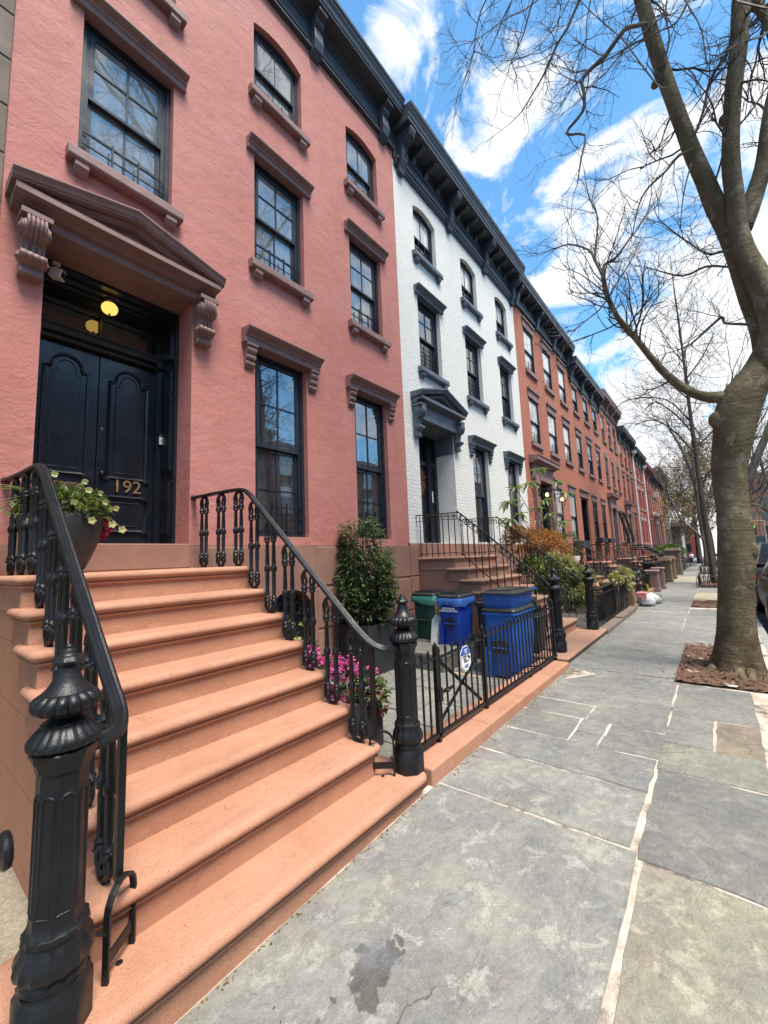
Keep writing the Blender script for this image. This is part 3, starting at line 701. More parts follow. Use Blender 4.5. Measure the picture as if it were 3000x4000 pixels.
def console(mat, root, xa, xb, z0, z1, Y=D, proj=.20):
    # carved scroll bracket under a door hood
    b = MB(); h = z1 - z0; w_ = xb - xa
    prof = [(Y+.05, z1), (Y-proj, z1), (Y-proj, z1-.03*h)]
    for i in range(0, 9): a = PI*.5 - PI*1.05*i/8; prof.append((Y-proj+.075 - .08*math.cos(a-.0)*0 - .085*math.cos(PI*.5-a)*0 - .085*math.sin(PI*i/8), z1-.05*h - .17*h*(1-math.cos(PI*i/8))))
    prof += [(Y-proj+.09, z1-.45*h), (Y-proj+.105, z1-.55*h), (Y-proj+.10, z1-.62*h)]
    for i in range(0, 7): prof.append((Y-proj+.10 - .05*math.sin(PI*i/6), z1-.64*h - .075*h*(1-math.cos(PI*i/6))))
    prof += [(Y-proj+.12, z1-.82*h), (Y-proj+.115, z1-.92*h), (Y-proj+.10, z1-h*.97), (Y-proj+.11, z0), (Y+.05, z0)]
    b.prism(prof, xa+.012, xb-.012, 'yz')
    # volutes standing out at both cheeks
    for x_ in (xa-.004, xb+.004):
        s = 1 if x_ > (xa+xb)/2 else -1
        for (yy, zz, rr) in ((Y-proj+.075, z1-.21*h, .068), (Y-proj+.115, z1-.715*h, .040)):
            for q, (ra, dx) in enumerate(((rr, 0), (rr*.62, .008), (rr*.30, .016))):
                pts = [(yy+ra*math.cos(2*PI*i/18), zz+ra*math.sin(2*PI*i/18)) for i in range(18)]
                b.prism(pts, x_-.03*(s > 0)-.002*q, x_+.03*(s < 0)+.002*q, 'yz') if q == 0 else b.prism(pts, x_+s*(dx-.02), x_+s*dx, 'yz')
    # leaf with ribs on the face
    for k in range(5):
        x_ = lerp(xa+.035, xb-.035, k/4); d_ = .03 - .012*abs(k-2)
        pts = [(x_, Y-proj-.010+.0*k, z1-.06*h), (x_, Y-proj-.018-d_*.4, z1-.16*h), (x_, Y-proj-.004-d_*.35, z1-.28*h), (x_, Y-proj+.05, z1-.38*h - .03*h*(2-abs(k-2)))]
        b.tube(smooth_path(pts, 3), [.013]*4+[.011]*3+[.008]*2+[.004], 6)
    for k in range(3):
        x_ = lerp(xa+.05, xb-.05, k/2); b.tube([(x_, Y-proj+.095, z1-.45*h), (x_, Y-proj+.1, z1-.66*h)], [.014, .012], 6)
    bar = [(xa+.005, Y-proj+.065, z1-.70*h), (xb-.005, Y-proj+.065, z1-.70*h)]
    b.tube(bar, .034, 10)
    for k in range(4):
        x_ = lerp(xa+.03, xb-.03, k/3); b.ball((x_, Y-proj+.055, z1-.71*h), .034, 8, 6)
    b.box(xa-.012, Y-proj-.012, z1-.012, xb+.012, Y+.03, z1+.03)
    return b.build('console', mat, root, smooth=.7)
# ------------------------------------------------------------------ the pink plastered house, number 192
GR = 'row houses along the street'
def body(mb, x0, x1, z1, back=14.0, Y=D, z0=-.3):
    # side, back and roof of a house behind its front
    mb.quad((x0, Y, z0), (x0, back, z0), (x0, back, z1), (x0, Y, z1)); mb.quad((x1, back, z0), (x1, Y, z0), (x1, Y, z1), (x1, back, z1))
    mb.quad((x1, back, z0), (x0, back, z0), (x0, back, z1), (x1, back, z1)); mb.quad((x0, Y, z1), (x1, Y, z1), (x1, back, z1), (x0, back, z1))
PX0, PX1 = .476, 6.012
house = thing('row_house', (PX0, D, 0), 'pink plastered row house with brown window hoods, black double doors and number 192', 'house', GR)
wx = [(.96, 1.81), (2.85, 3.68), (4.665, 5.485)]
ops = []; wins = []
for i, (a, b) in enumerate(wx):
    ops.append((a, b, 7.885, 9.07, .22, .10)); ops.append((a, b, 5.37, 6.93, .22, 0))
    if i: ops.append((a, b, 1.83, 4.20, .22, 0))
ops.append((.771, 2.055, 1.73, 4.40, .31, 0))
mb = MB(); wall(mb, PX0, PX1, 1.725, 9.75, ops); body(mb, PX0, PX1, 10.3, z0=1.7)
mb.build('wall', M['plaster'], house)
st1 = dict(frame=M['navy_frame'], glass_up=M['glass_pale'], glass_low=M['glass_pale'], grid_up=(2, 2), grid_low=(2, 2), set=.06, guard=3, w=.075, guard_h=.30)
st3 = dict(st1, rise=.10, guard=2, guard_h=.22, grid_up=(2, 1), grid_low=(2, 1), mid=.47)
st0 = dict(st1, guard=3, guard_h=.36, glass_up=M['glass'], glass_low=M['glass'])
for i, (a, b) in enumerate(wx):
    w_ = window(house, a, b, 7.885, 9.07, st3); sill(w_, M['brown_trim'], a, b, 7.88)
    w_ = window(house, a, b, 5.37, 6.93, st1); sill(w_, M['brown_trim'], a, b, 5.365); lintel(w_, M['brown_trim'], a, b, 6.925)
    if i: w_ = window(house, a, b, 1.83, 4.20, st0); hood(w_, M['brown_trim'], a, b, 4.185)
# brownstone base with drafted joints
fb = MB(); yb = D - .035
fops = [(2.98, 3.72, .1, 1.16, .35, .30), (.6, 2.1, -.2, 1.47, .05, 0), (4.75, 5.45, .1, .95, .3, 0)]
wall(fb, PX0, 5.95, -.2, 1.725, fops, yb); fb.quad((PX0, yb, 1.725), (5.95, yb, 1.725), (5.95, D+.02, 1.728), (PX0, D+.02, 1.728)); fb.quad((5.95, yb, -.2), (5.95, D+.05, -.2), (5.95, D+.05, 1.725), (5.95, yb, 1.725))
fb.box(2.10, yb-.012, 1.18, 2.95, yb+.01, 1.70); fb.box(3.76, yb-.012, 1.18, 4.70, yb+.01, 1.70); fb.box(4.72, yb-.012, 1.19, 5.94, yb+.01, 1.72)
fb.box(3.78, yb-.012, .62, 4.70, yb+.01, 1.14); fb.box(5.49, yb-.012, .62, 5.94, yb+.01, 1.15); fb.box(3.78, yb-.012, .0, 4.7, yb+.01, .585); fb.box(5.49, yb-.012, .0, 5.94, yb+.01, .585); fb.box(2.2, yb-.012, .2, 2.94, yb+.01, 1.14)
fb.build('foundation', M['brown_base'], house, bevel=.008)
gb = MB(); gb.box(2.98, yb+.2, .1, 3.72, yb+.22, 1.16)
gw = gb.build('basement_window', M['glass_dark'], house)
gg = MB()
for k in range(9): x = 3.02 + k*.083; gg.tube([(x, yb+.06, .1), (x, yb+.06, .86 + .26*math.sin(PI*(k+.5)/9))], .010, 6)
for z in (.3, .62, .84): gg.tube([(2.99, yb+.06, z), (3.71, yb+.06, z)], .009, 6)
for k in range(5): 
    cx_ = 3.07 + k*.14; gg.tube([(cx_+.05*math.cos(2*PI*i/12), yb+.06, .93+.07*math.sin(2*PI*i/12)) for i in range(13)], .007, 5)
gg.build('basement_grille', M['iron'], house)
# cornice: frieze board with sunk panels, brackets, crown
cz = 9.60
cm = MB()
cm.box(PX0, D-.03, cz, PX1, D+.1, cz+.62)
cm.sweep([(D-.03, cz), (D-.075, cz+.0), (D-.075, cz+.035), (D-.03, cz+.06)], [(PX0, 0), (PX1, 0)])
top = [(D-.03, cz+.56), (D-.08, cz+.58), (D-.30, cz+.60), (D-.30, cz+.64), (D-.315, cz+.65), (D-.33, cz+.72), (D-.36, cz+.77), (D-.36, cz+.80), (D-.385, cz+.83), (D-.39, cz+.88), (D+.2, cz+.93), (D+.2, cz+.56)]
cm.sweep(top, [(PX0-.05, 0), (PX1, 0)])
cor = cm.build('cornice', M['slate'], house, bevel=.006)
for xb_ in (.62, 2.25, 3.95, 5.66):
    b = MB(); pr = [(D, cz+.62), (D-.27, cz+.62), (D-.275, cz+.52)]
    for i in range(1, 8): a = PI*i/8; pr.append((D-.275+.10-.10*math.cos(a)*0-.10*math.sin(a)*.5+.02*i*.6, cz+.52-.022*i))
    pr += [(D-.15, cz+.30), (D-.155, cz+.18), (D-.17, cz+.10), (D-.13, cz-.03), (D-.06, cz-.10), (D, cz-.12)]
    b.prism(pr, xb_-.09, xb_+.09, 'yz')
    b.build('bracket', M['slate'], cor, bevel=.008)
for xa_, xb_ in ((.75, 2.12), (2.4, 3.8), (4.1, 5.5)):
    p = MB(); z0_, z1_ = cz+.13, cz+.45
    for (a, b, c, d) in ((xa_, z0_, xb_, z0_+.025), (xa_, z1_-.025, xb_, z1_), (xa_, z0_+.025, xa_+.025, z1_-.025), (xb_-.025, z0_+.025, xb_, z1_-.025)): p.box(a, D-.05, b, c, D-.028, d)
    p.build('frieze_panel', M['slate'], cor, bevel=.004)
# door hood: pediment on carved consoles
zt = 4.40
pm = MB()
pm.box(.60, D-.10, zt, 2.24-.0, D+.05, zt+.09)
base = [(D+.05, zt+.085), (D-.11, zt+.085), (D-.11, zt+.10), (D-.135, zt+.105), (D-.15, zt+.13), (D-.255, zt+.135), (D-.255, zt+.185), (D-.26, zt+.19), (D+.05, zt+.20)]
pm.sweep(base, [(.525, 0), (2.255, 0)])
rk = [(D+.05, zt+.19), (D-.262, zt+.19), (D-.262, zt+.205), (D-.275, zt+.21), (D-.285, zt+.24), (D-.305, zt+.262), (D-.305, zt+.278), (D+.05, zt+.30)]
pm.sweep(rk, [(.495, 0), (1.39, .215), (2.285, 0)])
rk2 = [(D+.05, zt+.18), (D-.17, zt+.18), (D-.17, zt+.20), (D-.2, zt+.225), (D+.05, zt+.225)]
pm.sweep(rk2, [(.72, 0), (1.39, .175), (2.06, 0)])
pm.prism([(.6, zt+.19), (2.2, zt+.19), (1.39, zt+.42)], D-.12, D+.04, 'xz')
pm.box(.76, D-.06, zt-.004, 2.07, D+.35, zt+.02)
ped = pm.build('door_hood', M['brown_trim'], house, bevel=.004)
console(M['brown_trim'], ped, .585, .765, 3.93, 4.40); console(M['brown_trim'], ped, 2.06, 2.24, 3.93, 4.40)
# deep doorway: dark panelled reveals, ceiling, transom, pair of doors
dm = MB(); YD = 4.95; y1 = D + .31
dm.box(.735, y1, 1.74, .80, YD+.1, 4.36); dm.box(2.025, y1, 1.74, 2.09, YD+.1, 4.36); dm.box(.74, y1-.0, 4.36, 2.09, YD+.1, 4.42)
for sx, xa_ in ((1, .80), (-1, 2.025)):           # side panels and fluted pilasters
    for (z0_, z1_) in ((1.85, 2.45), (2.55, 3.75), (3.85, 4.28)):
        for q in (.0, .012): dm.box(xa_, y1+.05+q*2, z0_+q*2, xa_+sx*(.012+q), YD-.12-q*2, z1_-q*2)
    for k in range(3): dm.box(xa_+sx*.012*k, YD-.10+.02*k, 1.74, xa_+sx*(.012*k+.035), YD+.05, 3.80)
    dm.box(xa_-.0, YD-.13, 3.80, xa_+sx*.085, YD+.05, 3.88)
dm.box(.80, YD-.05, 3.81, 2.025, YD+.08, 3.95); dm.sweep([(YD-.05, 3.84), (YD-.12, 3.86), (YD-.14, 3.90), (YD-.15, 3.93), (YD-.05, 3.95)], [(.80, 0), (2.025, 0)])
dm.sweep([(YD-.04, 3.80), (YD-.07, 3.81), (YD-.08, 3.835), (YD-.04, 3.85)], [(.80, 0), (2.025, 0)])
dm.box(.80, YD, 4.25, 2.025, YD+.08, 4.36); dm.box(1.39, YD, 3.95, 1.42, YD+.06, 4.25)
for k in range(3): dm.box(.80, y1+.10+.12*k, 4.335-.0, 2.025, y1+.17+.12*k, 4.36)
dm.build('door_frame', M['navy'], house, bevel=.004)
tr = MB(); tr.quad((.80, YD+.03, 3.95), (2.025, YD+.03, 3.95), (2.025, YD+.03, 4.25), (.80, YD+.03, 4.25))
tr.build('transom_window', M['glass'], house)
th = MB(); th.box(.775, D-.04, 1.49, 2.055, YD+.1, 1.735); th.build('door_sill', M['brown_base'], house, bevel=.01)
def outline(mb, pts, y, w_, d):
    P = [(x, y, z) for x, z in pts]; P.append(P[0]); P.append(P[1])
    mb.tube(P, 1, prof=[(-w_/2, 0), (-w_*.3, d), (0, d*.55), (w_*.3, d), (w_/2, 0)], cap=False)
def door_panel(xa, xb, z0, z1, arched, k):
    p = []
    if arched:
        r_ = (xb-xa)/2 - .055; cx_ = (xa+xb)/2; zs = z1 - r_
        p = [(xa, z0), (xb, z0), (xb, zs-.02), (xb-.055, zs-.02)]
        for i in range(13): a = PI*i/12; p.append((cx_+r_*math.cos(a), zs+r_*math.sin(a)))
        p += [(xa+.055, zs-.02), (xa, zs-.02)]
    else: p = [(xa, z0), (xb, z0), (xb, z1), (xa, z1)]
    if k:
        cx_, cz_ = (xa+xb)/2, (z0+z1)/2
        p = [(cx_+(x-cx_)*(1-.07/(xb-xa)*2), cz_+(z-cz_)*(1-.06/(z1-z0)*2)) for x, z in p]
    return p
for nm, xa_, xb_ in (('door', .845, 1.402), ('door', 1.408, 1.97)):
    d = MB(); d.box(xa_, YD, 1.745, xb_, YD+.05, 3.81)
    s_ = .085
    door = d.build(nm, M['navy'], house, bevel=.005)
    pn = MB()
    for (z0_, z1_, ar) in ((2.47, 3.70, True), (1.90, 2.27, False)):
        outline(pn, door_panel(xa_+s_, xb_-s_, z0_, z1_, ar, 0), YD-.002, .05, .022)
        outline(pn, door_panel(xa_+s_, xb_-s_, z0_, z1_, ar, 1), YD-.002, .012, .007)
        for x_ in (xa_+s_, xb_-s_):
            for z_ in ((z0_,) if ar else (z0_, z1_)): pn.box(x_-.032, YD-.024, z_-.024, x_+.032, YD+.01, z_+.024)
    pn.build('moulding', M['navy'], door)
    hm = MB()
    if xa_ > 1:
        hm.lathe(0, 0, [(.008, 0), (.012, .01), (.012, .03), (.026, .045), (.030, .06), (.026, .072), (.0, .08)], 14)
        hm.xf(Matrix.Translation((1.45, YD, 2.50)) @ Matrix.Rotation(PI/2, 4, 'X')); hm.build('handle', M['iron'], door, smooth=1)
        lk = MB(); lk.lathe(0, 0, [(.020, 0), (.020, .008), (.013, .012), (.0, .012)], 16); lk.xf(Matrix.Translation((1.45, YD, 2.985)) @ Matrix.Rotation(PI/2, 4, 'X')); lk.build('lock', M['bronze'], door)
        kp = MB(); kp.box(1.438, YD-.006, 2.36, 1.462, YD+.01, 2.44); kp.build('keyhole_plate', M['navy'], door)
        text_mesh('house_number', '192', .195, (1.70, YD-.012, 2.385), PI/2, M['brass'], door, .008, sx=.98)
    else:
        ml = MB(); ml.box(.99, YD-.016, 2.30, 1.25, YD+.01, 2.385); ml.box(1.005, YD-.022, 2.315, 1.235, YD-.01, 2.37); ml.build('letter_slot', M['bronze'], door, bevel=.003)
# small things fixed in the doorway, each its own
lampo = thing('porch_light', (1.41, 4.73, 4.335), 'round lit yellow ceiling light above the black double doors', 'light')
lm_ = MB(); lm_.lathe(1.41, 4.73, [(.05, 4.335), (.05, 4.315), (.035, 4.30), (.035, 4.29)], 20); lm_.build('base', M['black_plastic'], lampo)
lg = MB(); lg.lathe(1.41, 4.73, [(.03, 4.30), (.055, 4.288), (.073, 4.262), (.076, 4.235), (.066, 4.205), (.040, 4.186), (.014, 4.18)], 24); lg.build('globe', M['lamp'], lampo, smooth=3)
lb = MB(); lb.lathe(1.41, 4.73, [(.014, 4.182), (.010, 4.17), (.004, 4.165)], 10); lb.build('knob', M['bronze'], lampo)
cmo = thing('security_camera', (.90, 4.50, 4.34), 'pale security camera hanging under the door hood above the left door', 'camera')
q = MB(); q.lathe(.90, 4.50, [(.036, 4.345), (.036, 4.33), (.026, 4.322), (.012, 4.318), (.010, 4.27)], 14); q.build('mount', M['grey_plastic'], cmo, smooth=.7)
q = MB(); q.box(-.05, -.04, -.045, .055, .04, .045); q.xf(Matrix.Translation((.905, 4.47, 4.225)) @ Matrix.Rotation(-.75, 4, 'Z') @ Matrix.Rotation(.25, 4, 'Y')); q.build('body', M['grey_plastic'], cmo, bevel=.010)
q = MB(); q.box(.056, -.03, -.030, .058, .03, .030); q.xf(Matrix.Translation((.905, 4.47, 4.225)) @ Matrix.Rotation(-.75, 4, 'Z') @ Matrix.Rotation(.25, 4, 'Y')); q.build('lens', M['glass_dark'], cmo)
bl = thing('doorbell', (1.99, YD-.11, 2.95), 'small white doorbell with round button beside the black doors', 'doorbell')
q = MB(); q.box(1.975, YD-.128, 2.90, 2.02, YD-.112, 2.99); q.build('case', M['white_paint'], bl, bevel=.004)
q = MB(); q.lathe(0, 0, [(.011, 0), (.011, .004), (.008, .005)], 14); q.xf(Matrix.Translation((1.997, YD-.128, 2.955)) @ Matrix.Rotation(PI/2, 4, 'X')); q.build('button', M['grey_plastic'], bl)
q = MB(); q.box(1.98, YD-.125, 2.995, 2.012, YD-.11, 3.025); q.build('bracket', M['bronze'], bl)
q = MB(); q.box(2.012, 4.765, 3.08, 2.022, 4.79, 3.22); tag(q.build('door_plaque', M['grey_plastic'], bevel=.004), 'small tilted grey plaque on the dark side panel of the doorway', 'plaque')
q = MB(); q.box(2.012, 4.66, 3.03, 2.022, 4.685, 3.13); tag(q.build('bell_plate', M['brass'], bevel=.003), 'narrow brass bell plate on the doorway reveal', 'plate')

# ------------------------------------------------------------------ brownstone next door on the left
nb = thing('row_house', (-3, D, 0), 'weathered grey brownstone house at the left edge beside the pink house', 'house', GR)
mb = MB(); nops = [(-2.0, -1.1, 5.4, 7.0, .2, 0), (-4.2, -3.3, 5.4, 7.0, .2, 0), (-2.0, -1.1, 1.9, 4.2, .2, 0), (-4.2, -3.3, 1.9, 4.2, .2, 0)]
wall(mb, -6.0, PX0-.002, -.3, 10.4, nops, D-.01); body(mb, -6.0, PX0-.002, 10.4)
for k in range(24):
    z = .1 + k*.44; mb.box(-6.0, D-.018, z+.012, PX0-.004, D, z+.43) if z > 7.2 else None
    if z <= 7.2: mb.box(-1.0, D-.018, z+.012, PX0-.004, D, z+.43)
mb.build('wall', M['old_brown'], nb, bevel=.006)
stn = dict(frame=M['navy_frame'], glass_up=M['glass'], glass_low=M['glass'], grid_up=(1, 1), grid_low=(1, 1), set=.06)
for o in nops: sill(window(nb, o[0], o[1], o[2], o[3], stn), M['old_brown'], o[0], o[1], o[2])

# ------------------------------------------------------------------ white painted brick house
WX0, WX1 = 6.012, 12.22
wh = thing('row_house', (WX0, D, 0), 'white painted brick row house with dark slate cornice and grey blue trim', 'house', GR)
ww = [(6.675, 7.545), (8.735, 9.58), (10.79, 11.625)]
ops = [(6.462, 7.83, 1.77, 4.15, .45, 0)]
for i, (a, b) in enumerate(ww):
    ops += [(a, b, 7.80, 9.00, .20, .12), (a, b, 5.30, 6.87, .20, 0)]
    if i: ops.append((a, b, 1.80, 4.10, .20, 0))
mb = MB(); wall(mb, WX0, WX1, 1.76, 9.45, ops); body(mb, WX0+.003, WX1, 10.2)
mb.build('wall', M['white_brick'], wh)
fb = MB(); wall(fb, WX0-.06, WX1, -.2, 1.76, [(6.2, 7.95, -.2, 1.47, .04, 0)], D-.04); fb.quad((WX0-.06, D-.04, 1.76), (WX1, D-.04, 1.76), (WX1, D+.02, 1.764), (WX0-.06, D+.02, 1.764))
fb.box(WX0-.05, D-.05, 1.19, 6.2, D-.03, 1.74); fb.box(WX0-.05, D-.05, .62, 6.2, D-.03, 1.16); fb.box(WX0-.05, D-.05, .02, 6.2, D-.03, .59)
fb.build('foundation', M['brown_base'], wh, bevel=.008)
sw = dict(frame=M['navy_frame'], glass_up=M['glass'], glass_low=M['glass_dark'], grid_up=(2, 2), grid_low=(1, 1), set=.07, w=.07, guard=6, guard_h=.50, mid=.50)
sw3 = dict(sw, rise=.12, guard=5, guard_h=.44, grid_up=(2, 1), mid=.47, glass_up=M['glass_sky_white'])
for i, (a, b) in enumerate(ww):
    w_ = window(wh, a, b, 7.80, 9.00, sw3); sill(w_, M['slate_trim'], a, b, 7.795, over=.11)
    w_ = window(wh, a, b, 5.30, 6.87, sw); sill(w_, M['slate_trim'], a, b, 5.295, over=.11); lintel(w_, M['slate_trim'], a, b, 6.865, proj=.14)
    if i: w_ = window(wh, a, b, 1.80, 4.10, dict(sw, guard=0)); hood(w_, M['slate_trim'], a, b, 4.09)
cz = 9.32
cm = MB(); cm.box(WX0+.02, D-.04, cz+.1, WX1, D+.1, cz+.72)
cm.sweep([(D+.05, cz), (D-.05, cz), (D-.05, cz+.03), (D-.08, cz+.04), (D-.08, cz+.09), (D-.11, cz+.11), (D-.12, cz+.15), (D+.05, cz+.17)], [(WX0+.02, 0), (WX1, 0)])
cm.sweep([(D+.1, cz+.68), (D-.42, cz+.72), (D-.42, cz+.80), (D-.435, cz+.81), (D-.445, cz+.88), (D-.475, cz+.93), (D-.475, cz+.96), (D-.50, cz+.99), (D-.51, cz+1.06), (D+.2, cz+1.12)], [(WX0+.02, 0), (WX1, 0)])
cor = cm.build('cornice', M['slate'], wh, bevel=.005)
for i in range(4):
    xb_ = WX0 + .20 + i * (WX1-WX0-.40)/3
    b = MB(); pr = [(D-.02, cz+.70), (D-.40, cz+.70), (D-.405, cz+.62), (D-.37, cz+.52), (D-.30, cz+.46), (D-.20, cz+.42), (D-.17, cz+.34), (D-.19, cz+.24), (D-.17, cz+.12), (D-.10, cz+.0), (D-.09, cz-.10), (D-.02, cz-.14)]
    b.prism(pr, xb_-.085, xb_+.085, 'yz')
    for k in range(4): x_ = xb_-.06+.04*k; b.tube(smooth_path([(x_, D-.41, cz+.66), (x_, D-.375, cz+.52), (x_, D-.21, cz+.42), (x_, D-.175, cz+.32), (x_, D-.195, cz+.22), (x_, D-.11, cz+.0), (x_, D-.09, cz-.12)], 2), .012, 5)
    b.build('bracket', M['slate'], cor, bevel=.006)
for i in range(13):
    if i % 4 == 0: continue
    xb_ = WX0 + .20 + i * (WX1-WX0-.40)/12
    b = MB(); b.prism([(D-.02, cz+.70), (D-.36, cz+.70), (D-.355, cz+.64), (D-.28, cz+.60), (D-.12, cz+.58), (D-.06, cz+.50), (D-.02, cz+.48)], xb_-.06, xb_+.06, 'yz')
    for k in range(3): b.ball((xb_-.035+.035*k, D-.345, cz+.655), .022, 6, 5); b.ball((xb_-.035+.035*k, D-.30, cz+.62), .020, 6, 5)
    b.build('modillion', M['slate'], cor)
for i in range(3):
    xa_ = WX0+.20+i*(WX1-WX0-.40)/3+.25; xb_ = xa_ + (WX1-WX0-.40)/3-.5
    p = MB(); z0_, z1_ = cz+.24, cz+.44
    for (a, b, c, d) in ((xa_, z0_, xb_, z0_+.025), (xa_, z1_-.025, xb_, z1_), (xa_, z0_+.025, xa_+.025, z1_-.025), (xb_-.025, z0_+.025, xb_, z1_-.025)): p.box(a, D-.06, b, c, D-.038, d)
    p.build('frieze_panel', M['slate'], cor)
zt = 4.15
pm = MB(); xl, xr, xc = 6.26, 8.04, 7.15
pm.box(xl+.07, D-.11, zt, xr-.07, D+.05, zt+.30)
pm.sweep([(D+.05, zt+.28), (D-.12, zt+.28), (D-.13, zt+.32), (D-.25, zt+.33), (D-.25, zt+.39), (D+.05, zt+.40)], [(xl+.02, 0), (xr-.02, 0)])
pm.sweep([(D+.05, zt+.39), (D-.255, zt+.39), (D-.27, zt+.42), (D-.30, zt+.46), (D-.30, zt+.49), (D+.05, zt+.51)], [(xl-.01, 0), (xc, .27), (xr+.01, 0)])
pm.sweep([(D+.05, zt+.385), (D-.17, zt+.385), (D-.2, zt+.43), (D+.05, zt+.43)], [(xl+.26, 0), (xc, .20), (xr-.26, 0)])
pm.prism([(xl+.1, zt+.39), (xr-.1, zt+.39), (xc, zt+.68)], D-.10, D+.04, 'xz')
ped = pm.build('door_hood', M['slate_trim'], wh, bevel=.004)
console(M['slate_trim'], ped, 6.285, 6.465, 3.78, 4.38); console(M['slate_trim'], ped, 7.83, 8.01, 3.78, 4.38)
jb = MB(); jb.box(7.805, D+.004, 3.72, 7.829, D+.448, 4.149); jb.box(6.463, D+.004, 4.125, 7.805, D+.448, 4.149); jb.build('door_surround', M['slate_trim'], wh)
YD = D + .45
dm = MB(); dm.box(6.462, YD, 1.77, 6.56, YD+.12, 4.15); dm.box(7.73, YD, 1.77, 7.83, YD+.12, 4.15); dm.box(6.56, YD, 3.45, 7.73, YD+.12, 3.56); dm.box(6.56, YD, 4.08, 7.73, YD+.12, 4.15)
for x_ in (7.40, 7.45, 7.5): dm.box(x_, YD-.03, 1.77, x_+.03, YD+.05, 4.1)
dm.build('door_frame', M['navy'], wh, bevel=.006)
q = MB(); q.quad((6.56, YD+.07, 3.56), (7.73, YD+.07, 3.56), (7.73, YD+.07, 4.08), (6.56, YD+.07, 4.08)); q.build('transom_window', M['glass_dark'], wh)
for (xa_, xb_) in ((6.56, 6.98), (6.984, 7.40), (7.53, 7.73)):
    d = MB(); d.box(xa_, YD+.04, 1.77, xb_, YD+.09, 3.45); dr = d.build('door', M['navy'], wh)
    p = MB()
    for (z0_, z1_) in ((2.5, 3.35), (1.88, 2.38)): outline(p, [(xa_+.06, z0_), (xb_-.06, z0_), (xb_-.06, z1_), (xa_+.06, z1_)], YD+.038, .03, .016)
    p.build('moulding', M['navy'], dr)
q = MB(); q.box(7.56, YD+.024, 2.68, 7.66, YD+.04, 2.93); q.box(7.575, YD+.018, 2.70, 7.645, YD+.026, 2.77)
tag(q.build('intercom_panel', M['grey_plastic'], bevel=.003), 'small grey intercom panel beside the dark door of the white house', 'intercom')
# dried wreath on the door of the white house
r = random.Random(5); q = MB()
for k in range(420):
    a = r.uniform(0, 2*PI); rr = .20 + r.gauss(0, .045); x = 6.86 + rr*math.cos(a); z = 3.10 + rr*1.25*math.sin(a); y = YD - .02 - r.uniform(0, .12)
    d = Vector((math.cos(a)+r.uniform(-.8, .8), r.uniform(-.8, .2), math.sin(a)+r.uniform(-.8, .8))).normalized()*r.uniform(.03, .08); s_ = d.cross(Vector((0, 1, .3))).normalized()*.008
    P = Vector((x, y, z)); q.add([P-s_, P+d*.5+s_*.6, P+d, P+d*.5-s_*1.5], [(0,1,2,3)])
q.tube([(6.86+.2*math.cos(2*PI*i/16), YD-.02, 3.10+.25*math.sin(2*PI*i/16)) for i in range(17)], .03, 6)
tag(q.build('wreath', M['leaf_rust']), 'dried rust coloured wreath hanging on the dark door of the white house', 'wreath')

